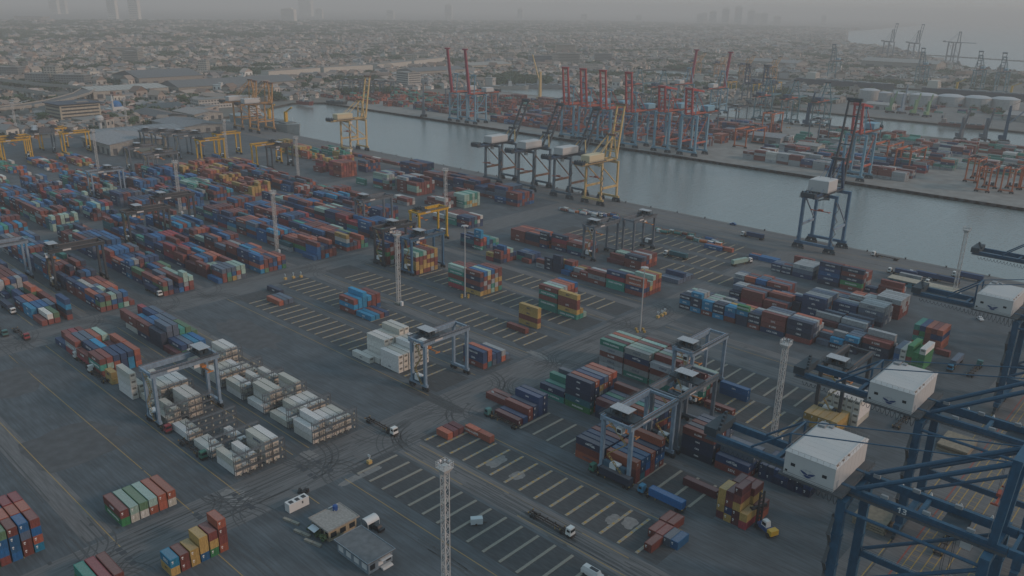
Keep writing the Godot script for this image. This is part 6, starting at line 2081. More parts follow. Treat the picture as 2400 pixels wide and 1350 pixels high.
func far_side() -> void:
	var conc := mat("far_quay", lin(0.24, 0.235, 0.22), 0.9, 0, blotch, Vector3(0.01, 0.01, 0.01))
	var st := mb()
	rect(st, -1090, -758, 590, -1095, 0.006)
	structure("far_pavement", st, conc)
	st = mb()
	rect(st, -1100, -1292, 590, -1715, 0.006)
	structure("far_pavement", st, mat("far_yard", lin(0.16, 0.16, 0.155), 0.9, 0, blotch, Vector3(0.008, 0.008, 0.008)))
	# rubber fenders and the dark foot of the quays
	var dark := mat("quay_face", lin(0.04, 0.04, 0.042), 0.9)
	for q in [[-1100, -757.3 + 0.6, 590], [-1028, -535.6, -10]]:
		var fnd := mb()
		var n := 0
		var x: float = q[0]
		while x < q[2]:
			bx(fnd, Vector3(x, -1.2, q[1] + (0.2 if q[1] < -600 else -0.2)), Vector3(4.0, 1.8, 0.7))
			x += 8.0
		structure("quay_fender", fnd, dark, null, "stuff")
	ship("grey-white freighter moored under the two rusty yellow cranes", Vector3(-935, -2.4, -551), 0.0, 150, 22, 10.5, lin(0.30, 0.33, 0.33), lin(0.4, 0.42, 0.42), 3, -0.2)
	ship("red and white tug in the basin's far corner", Vector3(-1098.6, 0, -717.5), 0.1, 34, 10, 5.0, lin(0.22, 0.05, 0.04), lin(0.5, 0.49, 0.46), 0, 0.05, "boat")
	ship("dark work boat beside the red and white tug", Vector3(-1078.2, 0, -762.1), 0.2, 40, 10, 4.0, lin(0.05, 0.07, 0.08), lin(0.3, 0.3, 0.28), 0, 0.0, "boat")
	ship("grey patrol ship in the lagoon, the larger", Vector3(-1075, -2.4, -1238), 0.75, 95, 14, 7.0, lin(0.20, 0.23, 0.25), lin(0.24, 0.27, 0.29), 0, 0.0)
	ship("pale grey ship in the lagoon's left corner", Vector3(-1098, -2.4, -1178), 0.75, 70, 12, 6.0, lin(0.30, 0.32, 0.31), lin(0.4, 0.4, 0.38), 0, 0.0)
	ship("long dark blue freighter with yellow deck cranes, left one", Vector3(-700, -2.4, -1800), 0.0, 210, 28, 12, lin(0.035, 0.06, 0.085), lin(0.46, 0.43, 0.38), 0, -0.33)
	ship("long dark blue freighter with yellow deck cranes, right one", Vector3(-440, -2.4, -1790), 0.0, 190, 28, 12, lin(0.03, 0.05, 0.075), lin(0.46, 0.42, 0.35), 2, -0.4)
	ship("rust-brown barge lying across the second basin", Vector3(-319.8, 0, -1269.4), 0.2, 60, 14, 4.0, lin(0.16, 0.06, 0.05), lin(0.25, 0.2, 0.18), 0, -0.4, "barge")
	tank("tallest white tank behind the tall dark blue crane", Vector3(-545, 0, -1528), 17, 18)
	var tn := ["left", "middle", "right"]
	for k in 3:
		tank("upright pale tank, %s of three behind the green cranes" % tn[k], Vector3(-512.0 + k * 24.0, 0, -1512.0 - k * 6.0), 11, 17)
	for k in 4:
		tank("broad domed tank, %s of the row of four at the right" % nth[k], Vector3(-455.0 + k * 38.0, 0, -1540.0 - k * 14.0), 22, 16)
	for q in [[2075, 263], [2143, 272], [2174, 275]]:
		pass
	harbour_crane("left one of three small lime-green harbour cranes", Vector3(-450, 0, -1360.7), "green", 33.0, 5.0, 0.6)
	harbour_crane("middle one of three small lime-green harbour cranes", Vector3(-412.2, 0, -1356.8), "green", 33.0, 4.0, 0.9)
	harbour_crane("right one of three small lime-green harbour cranes", Vector3(-391.4, 0, -1349.9), "green", 33.0, 5.0, 1.3)
	harbour_crane("pale mobile harbour crane among the green ones", Vector3(-433.6, 0, -1363.9), "pale", 44.0, 3.0, 1.0)
	harbour_crane("tall blue mobile crane on the near edge of the second basin", Vector3(-468.8, 0, -1097.7), "deep", 46.0, 7.0, -0.5)
	harbour_crane("grey mobile crane beside the second basin, left of a pair", Vector3(-283.9, 0, -1128.8), "grey", 40.0, 6.0, -0.5)
	harbour_crane("grey mobile crane beside the second basin, right of a pair", Vector3(-261, 0, -1145.1), "grey", 40.0, 5.0, -0.5)
	harbour_crane("blue mobile crane with a long pale lattice jib at the right edge", Vector3(-241, 0, -1152.8), "deep", 66.0, 38.0, 0.3, true)
	harbour_crane("grey mobile crane on the opposite quay left of the crimson booms", Vector3(-876.3, 0, -763.6), "grey", 42.0, -7.0, -0.8)
	harbour_crane("small blue mobile crane behind the red booms", Vector3(-912.4, 0, -1167.4), "blue", 46.0, 4.0, -0.5)
	harbour_crane("cream and blue harbour crane with a raised jib by the lagoon", Vector3(-892.1, 0, -1029), "cream", 74.0, -24.0, -0.2)
	for k in 5:
		yard_crane("%s from the left of five idle gantries behind the lone cream crane" % nth[k], Vector3(-1183.8, 0, -846.4) + Vector3(k * 16.0, 0, -k * 9.0), "steel", 24.0, 9.0, 24.0, 0.5, false, "idle gantries across the basin")
	for q in [[1590, 228, "left"], [1650, 205, "middle"], [1700, 212, "right"]]:
		yard_crane("hazy yellow gantry of the far docks, %s one" % q[2], Vector3(-700.0 - 60.0 * (1 if q[2] == "left" else 0), 0, -1400.0 - (60.0 if q[2] == "right" else 0.0)), "yellow", 30.0, 10.0, 24.0, 0.5, false, "yellow gantries of the far docks")
	shed("white-roofed shed by the second basin's far side", "dock_shed", -500, -1390, -460, -1420, 8, 3, true, lin(0.4, 0.4, 0.38), lin(0.42, 0.42, 0.40), 3)
	shed("long low dock shed among the far tanks", "dock_shed", -640, -1420, -560, -1460, 9, 4, true, lin(0.3, 0.3, 0.28), lin(0.24, 0.25, 0.25), 3)
	shed("grey dock shed at the right edge", "dock_shed", -300, -1400, -230, -1440, 9, 4, true, lin(0.34, 0.33, 0.31), lin(0.34, 0.33, 0.32), 3)
	shed("big pale transit hall before the open sea", "transit_hall", -900, -2420, -700, -2500, 22, 8, true, lin(0.34, 0.31, 0.27), lin(0.3, 0.3, 0.28), 4)
	shed("grey transit hall left of the big pale one", "transit_hall", -1150, -2200, -990, -2270, 16, 6, true, lin(0.3, 0.3, 0.28), lin(0.25, 0.26, 0.26), 4)
	shed("white office shed on the opposite quay", "quay_shed", -385, -880, -360, -900, 9, 2, true, lin(0.45, 0.44, 0.4), lin(0.40, 0.40, 0.38), 2)
	shed("pale lean-to behind the tall dark blue crane", "quay_shed", -352, -905, -318, -925, 8, 3, true, lin(0.4, 0.38, 0.34), lin(0.30, 0.30, 0.3), 2)
	shed("grey shed under the folded red booms", "quay_shed", -455, -905, -415, -935, 9, 3, true, lin(0.3, 0.31, 0.32), lin(0.30, 0.32, 0.34), 2)
	# breakwater lying in the open sea
	st = mb()
	for k in 60:
		bx(st, Vector3(-1450 + k * 26.0, -1.6, -3650 + k * 9.0 + rng.randf_range(-3, 3)), Vector3(30, 3.4, 12), Basis(Vector3.UP, rng.randf()))
	structure("breakwater", st, mat("stone", lin(0.12, 0.12, 0.115), 0.95), null, "structure")


# ---- lamp masts, lorries, huts ---------------------------------------------
func lamp_mast(label: String, at: Vector3, h: float) -> void:
	var key := "mast_%.0f" % h
	if not masters.has(key):
		var o := Node3D.new()
		var white := mat("mast_white", lin(0.56, 0.55, 0.53), 0.6, 0.0, grime, Vector3(0.3, 0.1, 0.3))
		var w := 0.78
		for x in [-w, w]:
			for z in [-w, w]:
				var p := mb()
				bx(p, Vector3(x, h * 0.5, z), Vector3(0.2, h, 0.2))
				put("corner_post", p, white, o)
		var st := mb()
		var n := int(h / 1.9)
		for k in n:
			var y0 := h * k / n
			var y1 := h * (k + 1) / n
			for s in [-w, w]:
				var a := -w if k % 2 else w
				bar(st, Vector3(a, y0, s), Vector3(-a, y1, s), 0.11, 0.13)
				bar(st, Vector3(s, y0, a), Vector3(s, y1, -a), 0.13, 0.11)
				if k % 3 == 2:
					bx(st, Vector3(0, y1, s), Vector3(w * 2 - 0.2, 0.1, 0.1))
					bx(st, Vector3(s, y1, 0), Vector3(0.1, 0.1, w * 2 - 0.2))
		put("lattice", st, white, o)
		st = mb()
		for x in [-0.25, 0.25]:
			bx(st, Vector3(x, h * 0.5, w - 0.1), Vector3(0.07, h, 0.07))
		for k in int(h / 0.6):
			bx(st, Vector3(0, 0.4 + k * 0.6, w - 0.1), Vector3(0.5, 0.06, 0.06))
		put("ladder", st, mat("ladder_grey", lin(0.35, 0.35, 0.34), 0.7), o)
		st = mb()
		frustum(st, Vector3(0, h - 0.4, 0), Vector2(1.8, 1.8), Vector2(3.3, 3.3), 1.4)
		put("head", st, white, o)
		st = mb()
		for s in [-1.62, 1.62]:
			for hh in [0.5, 1.0, 1.5]:
				bx(st, Vector3(0, h + 1.1 + hh, s), Vector3(3.3, 0.07, 0.07))
				bx(st, Vector3(s, h + 1.1 + hh, 0), Vector3(0.07, 0.07, 3.3))
			for q in [-1.55, -0.8, 0.0, 0.8, 1.55]:
				bx(st, Vector3(q, h + 1.9, s), Vector3(0.07, 1.6, 0.07))
				bx(st, Vector3(s, h + 1.9, q), Vector3(0.07, 1.6, 0.07))
		put("railing", st, white, o)
		for k in 8:
			var a := TAU * k / 8.0
			st = mb()
			bx(st, Vector3(cos(a) * 1.6, h + 2.2, sin(a) * 1.6), Vector3(0.3, 0.5, 0.55), Basis(Vector3.UP, -a) * Basis(Vector3(0, 0, 1), -0.5))
			put("floodlight", st, mat("lamp_face", lin(0.45, 0.46, 0.47), 0.4), o)
		st = mb()
		bx(st, Vector3(0, 0.5, 0), Vector3(3.4, 1.0, 3.4))
		put("base", st, mat("strip_concrete", lin(0.27, 0.26, 0.23), 0.9), o)
		st = mb()
		bx(st, Vector3(2.9, 1.2, 0.4), Vector3(1.3, 2.2, 1.2))
		put("switch_box", st, mat("panel_white", lin(0.55, 0.56, 0.56), 0.6), o)
		masters[key] = o
	var m: Node3D = masters[key].duplicate()
	m.name = numbered("lamp_mast")
	add_child(m)
	m.position = at
	tag(m, label, "light mast", "white lattice light masts")

func slim_pole(label: String, at: Vector3, h: float) -> void:
	var o := thing("lamp_pole", label, "lamp pole", at, 0, "slim grey lamp poles")
	var st := mb()
	tube(st, Vector3.ZERO, Vector3(0, h, 0), 0.42, 8, 0.22)
	put("shaft", st, mat("pole_grey", lin(0.36, 0.35, 0.34), 0.6), o)
	st = mb()
	lathe(st, Vector3(0, h, 0), [Vector2(0.3, 0), Vector2(1.7, 0.2), Vector2(1.7, 0.4), Vector2(0.2, 0.7)], 10)
	put("crown", st, mat("pole_grey", lin(0.36, 0.35, 0.34), 0.6), o)
	for k in 6:
		var a := TAU * k / 6.0
		st = mb()
		bx(st, Vector3(cos(a) * 1.7, h + 0.1, sin(a) * 1.7), Vector3(0.5, 0.5, 0.5), Basis(Vector3.UP, -a))
		put("lamp", st, mat("lamp_face", lin(0.45, 0.46, 0.47), 0.4), o)
	for k in 4:
		var a := TAU * k / 4.0
		st = mb()
		bx(st, Vector3(cos(a) * 2.4, 0.5, sin(a) * 2.4), Vector3(1.0, 1.0, 1.0))
		put("guard_block", st, mat("yellow_paint", lin(0.36, 0.22, 0.05), 0.85), o)

# a yard tractor with a skeletal trailer; the tractor looks along local +x
func lorry(label: String, at: Vector3, turn: float, cab: String, cargo_ := "", cargo_mark := "", trailer := true) -> void:
	var key := "lorry_%s_%s" % [cab, trailer]
	var cabs := {"white": lin(0.55, 0.55, 0.53), "red": lin(0.22, 0.03, 0.035), "green": lin(0.03, 0.13, 0.09), "blue": lin(0.03, 0.16, 0.27), "teal": lin(0.04, 0.13, 0.13)}
	if not masters.has(key):
		var o := Node3D.new()
		var cm := mat("cab_paint_" + cab, cabs[cab], 0.45)
		var ch := mat("chassis", lin(0.045, 0.035, 0.03), 0.8, 0.1, grime, Vector3(0.4, 0.4, 0.4))
		var rub := mat("rubber", lin(0.018, 0.018, 0.02), 0.9)
		var st := mb()
		frustum(st, Vector3(7.6, 0.9, 0), Vector2(2.1, 2.3), Vector2(1.6, 2.1), 2.3)
		var cb := put("cab", st, cm, o)
		st = mb()
		bx(st, Vector3(8.42, 2.35, 0), Vector3(0.35, 0.85, 1.9))
		for z in [-1.1, 1.1]:
			bx(st, Vector3(7.7, 2.35, z), Vector3(1.1, 0.75, 0.1))
		put("window", st, mat("dark_glass", lin(0.02, 0.025, 0.03), 0.15), cb)
		st = mb()
		bx(st, Vector3(5.9, 0.95, 0), Vector3(5.2, 0.4, 0.9))
		bx(st, Vector3(8.75, 0.75, 0), Vector3(0.3, 0.5, 2.3))
		bx(st, Vector3(6.2, 1.5, 0.6), Vector3(0.5, 1.6, 0.4))
		put("tractor_frame", st, ch, o)
		for x in [7.6, 4.9]:
			for z in [-1.0, 1.0]:
				st = mb()
				wheel(st, Vector3(x, 0.52, z), 0.52, 0.42)
				put("wheel", st, rub, o)
		if trailer:
			st = mb()
			for z in [-0.5, 0.5]:
				bx(st, Vector3(-1.4, 1.15, z), Vector3(13.6, 0.35, 0.25))
			for x in [-7.9, -5.0, -2.0, 1.2, 4.6]:
				bx(st, Vector3(x, 1.24, 0), Vector3(0.35, 0.25, 2.4))
			put("trailer_frame", st, ch, o)
			st = mb()
			for x in [-7.9, 4.6]:
				for z in [-1.15, 1.15]:
					bx(st, Vector3(x, 1.5, z), Vector3(0.3, 0.4, 0.2))
			for z in [-0.6, 0.6]:
				bx(st, Vector3(2.2, 0.6, z), Vector3(0.2, 0.9, 0.2))
			put("twist_lock", st, mat("stair_yellow", lin(0.30, 0.20, 0.06), 0.8), o)
			for x in [-6.9, -5.7]:
				for z in [-0.95, 0.95]:
					st = mb()
					wheel(st, Vector3(x, 0.52, z), 0.52, 0.5)
					put("wheel", st, rub, o)
		masters[key] = o
	var m: Node3D = masters[key].duplicate()
	m.name = numbered("yard_truck")
	add_child(m)
	m.position = at + Vector3(0, 0.02, 0)
	m.rotation.y = turn
	tag(m, label, "truck", "yard trucks")
	if cargo_:
		box(cargo_, true, at + Vector3(0, 1.4, 0) + Basis(Vector3.UP, turn) * Vector3(-1.7, 0, 0), turn, "%s box on the %s" % [paint[cargo_][0], label.split(",")[0].replace("truck with ", "truck, ")], "containers on trucks", cargo_mark)

func traffic() -> void:
	var mast_spots := [["nearest white lattice mast, rising from the bottom edge", Vector3(-132.6, 0, -120.4)], ["white lattice mast beside the upper white machinery house", Vector3(-107.2, 0, -258.4)], ["white lattice mast in the middle beside the high yellow block", Vector3(-311.8, 0, -252.4)], ["white lattice mast at the end of the long blue row", Vector3(-437.2, 0, -258.6)], ["white lattice mast behind the low rows near the rusty stacks", Vector3(-611.2, 0, -387.7)], ["white lattice mast before the teal blocks near the quay", Vector3(-420.1, 0, -385.3)], ["white lattice mast in the left yard by the black gantry", Vector3(-570.6, 0, -261.5)], ["white lattice mast before the long pale shed", Vector3(-761, 0, -278.5)], ["white lattice mast beside the yellow gantry pair", Vector3(-750.8, 0, -397.3)], ["pale lattice mast near the water at the right", Vector3(-108.8, 0, -480.5)], ["white mast at the left by the yellow gantries", Vector3(-1017.8, 0, -292.7)], ["white mast right of the beige office", Vector3(-992.7, 0, -403)]]
	for q in mast_spots:
		lamp_mast(q[0], q[1], 36.5)
	slim_pole("slim grey lamp pole before the five-high block", Vector3(-295.9, 0, -284.7), 39.0)
	slim_pole("slim grey lamp pole at the second crossroad", Vector3(-201.6, 0, -311.2), 32.0)
	slim_pole("slim grey lamp pole far across the water", Vector3(-477.7, 0, -1061.6), 36.0)
	lorry("truck with white cab and bare trailer at the crossroad, left of the orange boxes", Vector3(-214.6, 0, -163.6), 0.0, "white")
	lorry("truck with white cab and bare trailer between the striped pads", Vector3(-131.3, 0, -161.7), 0.0, "white")
	lorry("truck with dark green cab and bare trailer beside the low block", Vector3(-185.7, 0, -198.1), PI, "teal")
	lorry("truck with blue cab and long blue box below the yard gantry", Vector3(-113.9, 0, -195.5), PI, "blue", "u")
	lorry("truck with green cab under the nearest right-hand gantry", Vector3(-133, 0, -194.6), PI, "green", "d")
	lorry("truck with green cab and bare red trailer beside the reefer racks", Vector3(-247.7, 0, -107.8), 0.0, "green")
	lorry("truck with red cab under the reefer gantry", Vector3(-273.6, 0, -107.8), 0.0, "red")
	lorry("nearer of two white-cab trucks beside the left block", Vector3(-330, 0, -108.8), PI, "white")
	lorry("farther of two white-cab trucks beside the left block", Vector3(-348.7, 0, -109.9), PI, "white")
	lorry("truck with white cab and dark box at the left edge", Vector3(-440.3, 0, -108.7), 0.0, "white", "d")
	lorry("truck with white cab waiting at the third row end", Vector3(-415.6, 0, -170.6), 0.0, "white", "b")
	lorry("truck with red cab and bare trailer on the left crossroad", Vector3(-400.7, 0, -102.1), 0.0, "red")
	lorry("dark-cab truck cut by the left edge on the crossroad", Vector3(-411.9, 0, -96.6), 0.0, "teal")
	lorry("truck with white cab and dark teal box behind the orange-ended block", Vector3(-256.2, 0, -430.1), PI, "white", "T")
	lorry("truck with white cab and pale green box heading for the quay", Vector3(-220.2, 0, -446.9), PI * 0.42, "white", "l")
	lorry("truck with white cab and navy box near the blue quay crane", Vector3(-244.6, 0, -508.9), PI, "white", "b", "APL")
	lorry("truck with white cab and blue lettered box, first on the quay road", Vector3(-141.6, 0, -496.8), PI, "white", "b", "APL")
	lorry("truck with white cab and dark blue box, second on the quay road", Vector3(-130.9, 0, -500.9), PI, "white", "b")
	lorry("truck with white cab and grey box in the quay's second lane", Vector3(-133.2, 0, -489.5), 0.0, "white", "s", "COSCO")
	lorry("truck with white cab and slate box beside the lattice mast at the right", Vector3(-119.8, 0, -501), PI, "white", "b", "CMA")
	lorry("last truck in the quay row, with a dark blue box", Vector3(-111.5, 0, -517.5), PI, "white", "b")
	lorry("white-cab truck without a box at the head of the quay row", Vector3(-161.8, 0, -525.9), PI, "white")
	lorry("truck carrying a slate box towards the white houses at the right", Vector3(-79.1, 0, -376.8), -PI / 2, "blue", "k")
	lorry("bare trailer truck on the turning area at the right", Vector3(-71.1, 0, -376), PI / 2, "teal")
	lorry("bare trailer truck under the upper big blue crane", Vector3(-77.6, 0, -305.4), PI / 2, "teal")
	lorry("bare trailer truck under the nearest big blue crane's legs", Vector3(-42.3, 0, -236.1), PI / 2, "teal")
	lorry("white-cab tractor beside the dark red box by the tall mast", Vector3(-135.4, 0, -263.7), PI, "white")
	lorry("bare trailer truck behind the three low boxes' pad", Vector3(-359.6, 0, -479.6), 0.0, "white")
	reach_stacker()
	huts()
	odds()

func reach_stacker() -> void:
	var o := thing("container_lifter", "blue and yellow container lifter with black mast beside the yellow pile", "forklift", Vector3(-83.9, 0, -204.7), 2.75)
	var dark := mat("lifter_black", lin(0.02, 0.02, 0.022), 0.7)
	var st := mb()
	bx(st, Vector3(-0.5, 1.6, 0), Vector3(5.0, 1.0, 2.6))
	put("body", st, mat("lifter_blue", lin(0.02, 0.06, 0.16), 0.5), o)
	st = mb()
	bx(st, Vector3(-3.6, 1.8, 0), Vector3(1.8, 1.6, 2.9))
	put("counterweight", st, mat("lifter_yellow", lin(0.5, 0.30, 0.03), 0.5), o)
	st = mb()
	frustum(st, Vector3(-0.6, 2.1, 0), Vector2(2.2, 1.8), Vector2(1.7, 1.6), 1.9)
	var cb := put("cab", st, mat("cab_white", lin(0.55, 0.55, 0.54), 0.6), o)
	st = mb()
	for z in [-0.92, 0.92]:
		bx(st, Vector3(-0.6, 3.0, z), Vector3(1.5, 1.0, 0.06))
	bx(st, Vector3(0.45, 3.0, 0), Vector3(0.1, 1.0, 1.4))
	put("window", st, mat("dark_glass", lin(0.02, 0.025, 0.03), 0.15), cb)
	st = mb()
	for z in [-0.8, 0.8]:
		bx(st, Vector3(2.5, 6.2, z), Vector3(0.4, 11.6, 0.45))
	for k in 8:
		bx(st, Vector3(2.5, 1.4 + k * 1.4, 0), Vector3(0.3, 0.3, 1.4))
	put("mast", st, dark, o)
	st = mb()
	bx(st, Vector3(3.1, 6.4, 0), Vector3(0.7, 0.9, 5.6))
	for z in [-2.7, 2.7]:
		bx(st, Vector3(3.5, 6.3, z), Vector3(1.0, 0.5, 0.3))
	put("spreader", st, dark, o)
	for x in [1.6, -3.2]:
		for z in [-1.35, 1.35]:
			st = mb()
			wheel(st, Vector3(x, 0.8, z), 0.8, 0.7)
			put("wheel", st, mat("rubber", lin(0.018, 0.018, 0.02), 0.9), o)

func huts() -> void:
	var roof1 := mat("hut_roof_pale", lin(0.30, 0.29, 0.27), 0.9, 0, grime, Vector3(0.15, 0.15, 0.15))
	var roof2 := mat("hut_roof_grey", lin(0.13, 0.145, 0.155), 0.9, 0, blotch, Vector3(0.06, 0.06, 0.06))
	var wallc := mat("hut_wall_cream", lin(0.36, 0.30, 0.20), 0.9, 0, grime, Vector3(0.3, 0.1, 0.3))
	var wallb := mat("hut_wall_blue", lin(0.20, 0.25, 0.29), 0.9, 0, grime, Vector3(0.3, 0.1, 0.3))
	var glass := mat("dark_glass", lin(0.02, 0.025, 0.03), 0.15)
	var white := mat("hut_white", lin(0.5, 0.5, 0.49), 0.8)
	var corners := [[Vector3(-181.1, 4, -110.3), Vector3(-181, 4, -121.4), Vector3(-171.2, 4, -120.9), Vector3(-171.7, 4, -110.2)], [Vector3(-167.1, 4, -109.3), Vector3(-167.2, 4, -118.8), Vector3(-151.6, 4, -119), Vector3(-151.9, 4, -110.1)]]
	for k in 2:
		var c: Array = corners[k]
		var lo := Vector3(INF, 0, INF)
		var hi := Vector3(-INF, 0, -INF)
		for p in c:
			lo = Vector3(minf(lo.x, p.x), 0, minf(lo.z, p.z))
			hi = Vector3(maxf(hi.x, p.x), 0, maxf(hi.z, p.z))
		var w := hi.x - lo.x
		var d := hi.z - lo.z
		var o := thing("flat_roof_hut", ["cream hut with a pale flat roof and a blue water barrel on it", "blue-grey hut with a stained grey flat roof, nearest the bottom edge"][k], "hut", (lo + hi) * 0.5)
		var st := mb()
		bx(st, Vector3(0, 1.85, 0), Vector3(w - 1.4, 3.7, d - 1.4))
		put("wall", st, wallc if k == 0 else wallb, o)
		st = mb()
		bx(st, Vector3(0, 3.86, 0), Vector3(w, 0.32, d))
		var roof := put("roof", st, roof1 if k == 0 else roof2, o)
		st = mb()
		for s in [-1.0, 1.0]:
			bx(st, Vector3(0, 4.1, s * (d * 0.5 - 0.1)), Vector3(w, 0.16, 0.2))
			bx(st, Vector3(s * (w * 0.5 - 0.1), 4.1, 0), Vector3(0.2, 0.16, d - 0.4))
		put("parapet", st, roof1 if k == 0 else wallb, roof)
		for q in 4:
			st = mb()
			var ww := (w - 1.4) / 4.0
			bx(st, Vector3(-w * 0.5 + 0.7 + ww * (q + 0.5), 1.9, d * 0.5 - 0.66), Vector3(ww * 0.6, 1.7, 0.12))
			put("shutter" if k == 1 else "window", st, white if k == 1 else glass, o)
		for q in 3:
			st = mb()
			var dd := (d - 1.4) / 3.0
			bx(st, Vector3(w * 0.5 - 0.66, 1.8, -d * 0.5 + 0.7 + dd * (q + 0.5)), Vector3(0.12, 1.6, dd * 0.6))
			put("window", st, glass if q != 1 or k == 0 else white, o)
		if k == 1:
			st = mb()
			for q in 2:
				bx(st, Vector3(w * 0.5 + 0.3 - q * 0.3, 0.15 + q * 0.2, -d * 0.15), Vector3(1.2, 0.3, 3.4))
			bx(st, Vector3(w * 0.5 - 0.2, 2.9, -d * 0.15), Vector3(1.6, 0.12, 3.6))
			put("porch", st, white, o)
		if k == 0:
			var b := thing("water_barrel", "blue water barrel standing on the pale hut roof", "barrel", Vector3(lo.x + w * 0.22, 4.02, lo.z + d * 0.28))
			st = mb()
			lathe(st, Vector3.ZERO, [Vector2(0.75, 0), Vector2(0.8, 0.7), Vector2(0.75, 1.5), Vector2(0.3, 1.75), Vector2(0, 1.78)], 14)
			put("barrel", st, mat("barrel_blue", lin(0.01, 0.06, 0.22), 0.4), b)
			st = mb()
			for a in 4:
				bx(st, Vector3(0.6 * (1 if a % 2 else -1), 0.2, 0.6 * (1 if a > 1 else -1)), Vector3(0.1, 0.5, 0.1))
			put("stand", st, white, b)
			var pn := thing("roof_panel", "white tilted panel at the pale hut roof's left corner", "panel", Vector3(lo.x + 0.6, 4.05, hi.z - d * 0.75))
			st = mb()
			bx(st, Vector3(0, 0.3, 0), Vector3(0.5, 0.1, 3.2), Basis(Vector3(0, 0, 1), 0.3))
			put("board", st, white, pn)
			st = mb()
			bx(st, Vector3(0, 0.1, 0), Vector3(0.1, 0.3, 0.1))
			put("foot", st, white, pn)
			# greenery and awning on the shaded side
			for q in 3:
				var sh := thing("shrub", ["leafy shrub at the cream hut's left corner", "leafy shrub in the middle of the cream hut's side wall", "leafy shrub at the cream hut's near corner"][q], "shrub", Vector3(lo.x + 1.5 + q * w * 0.34, 0, hi.z + 0.6))
				put("foliage", leafy(Vector3(1.5, 1.3, 1.2), 260, 0.3), mat("leaf_0", lin(0.035, 0.075, 0.03), 0.8), sh).position.y = 1.5
				st = mb()
				tube(st, Vector3.ZERO, Vector3(0, 1.4, 0), 0.1, 5)
				put("stem", st, mat("bark", lin(0.09, 0.065, 0.045), 0.95), sh)
			var aw := mb()
			bx(aw, Vector3(-w * 0.14, 2.6, d * 0.5 + 0.6), Vector3(3.4, 0.1, 2.0), Basis(Vector3(1, 0, 0), 0.25))
			put("awning", aw, mat("awning_white", lin(0.46, 0.5, 0.53), 0.7), o)
	var s2 := mb()
	var ca := thing("arched_canopy", "white arched canopy behind the blue-grey hut", "canopy", Vector3(-169.8, 0, -124.1))
	for k in 8:
		var a0 := PI * k / 8.0
		var a1 := PI * (k + 1) / 8.0
		var p := Vector3(cos(a0) * 1.7, 2.0 + sin(a0) * 1.1, 0)
		var q := Vector3(cos(a1) * 1.7, 2.0 + sin(a1) * 1.1, 0)
		for z in [[-2.2, 2.2]]:
			quad(s2, p + Vector3(0, 0, z[0]), q + Vector3(0, 0, z[0]), q + Vector3(0, 0, z[1]), p + Vector3(0, 0, z[1]))
			quad(s2, p + Vector3(0, -0.05, z[1]), q + Vector3(0, -0.05, z[1]), q + Vector3(0, -0.05, z[0]), p + Vector3(0, -0.05, z[0]))
	put("cover", s2, white, ca)
	s2 = mb()
	for x in [-1.7, 1.7]:
		for z in [-2.1, 2.1]:
			bx(s2, Vector3(x, 1.0, z), Vector3(0.1, 2.0, 0.1))
	put("post", s2, white, ca)
	parked("black pick-up parked beside the arched canopy", Vector3(-166.8, 0, -124.3), 0.1, lin(0.012, 0.013, 0.016))
	var bn := ["left", "middle", "right"]
	var bp := [Vector3(-188, 0, -108.6), Vector3(-180.7, 0, -107.6), Vector3(-174.7, 0, -107.2)]
	for k in 3:
		var o := thing("concrete_block", "long low concrete block, %s of the three beside the cream hut" % bn[k], "block", bp[k], 0.25)
		var st := mb()
		for q in 2:
			bx(st, Vector3(-1.5 + q * 3.1, 0.35, 0), Vector3(2.9, 0.7, 0.9))
		put("slab", st, mat("strip_concrete", lin(0.27, 0.26, 0.23), 0.9), o)
	var g := thing("generator_box", "white generator container standing above the cream hut", "generator", Vector3(-193.3, 0, -114.2), PI / 2)
	var st3 := mb()
	bx(st3, Vector3(0, 1.5, 0), Vector3(7.0, 2.9, 2.5))
	put("housing", st3, mat("hut_white", lin(0.5, 0.5, 0.49), 0.8), g)
	st3 = mb()
	for k in 3:
		bx(st3, Vector3(-2.2 + k * 2.2, 3.0, 0.2), Vector3(1.2, 0.16, 1.4))
	bx(st3, Vector3(1.2, 1.9, 1.27), Vector3(0.5, 0.8, 0.05))
	put("vent", st3, mat("grille", lin(0.03, 0.035, 0.04), 0.8), g)
	var sc := thing("scrap_heap", "dark heap of gear behind the white generator container", "heap", Vector3(-197.7, 0, -120))
	st3 = mb()
	for k in 9:
		bx(st3, Vector3(rng.randf_range(-2.2, 2.2), rng.randf_range(0.4, 1.4), rng.randf_range(-1, 1)), Vector3(rng.randf_range(0.5, 1.5), rng.randf_range(0.5, 1.4), rng.randf_range(0.4, 1.0)), Basis(Vector3(0.3, 1, 0.2).normalized(), rng.randf() * 3.0))
	put("gear", st3, mat("lifter_black", lin(0.02, 0.02, 0.022), 0.7), sc)
	var gt := thing("trailer_generator", "small pale generator on the striped pad near the front mast", "generator", Vector3(-147.7, 0, -146.8), 0.9)
	st3 = mb()
	bx(st3, Vector3(0, 1.3, 0), Vector3(3.6, 1.9, 1.7))
	put("housing", st3, mat("generator_pale", lin(0.42, 0.46, 0.47), 0.6), gt)
	st3 = mb()
	bx(st3, Vector3(2.4, 0.45, 0), Vector3(1.6, 0.12, 0.3))
	for z in [-0.9, 0.9]:
		wheel(st3, Vector3(-0.2, 0.36, z), 0.36, 0.25)
	put("chassis", st3, mat("chassis", lin(0.045, 0.035, 0.03), 0.8), gt)
	var vn := thing("white_van", "white long-roofed van cut by the bottom edge", "van", Vector3(-108, 0, -151.9), 0.0)
	st3 = mb()
	bx(st3, Vector3(0, 1.2, 0), Vector3(6.4, 1.2, 2.1))
	frustum(st3, Vector3(-0.3, 1.8, 0), Vector2(5.6, 2.0), Vector2(4.8, 1.6), 1.0)
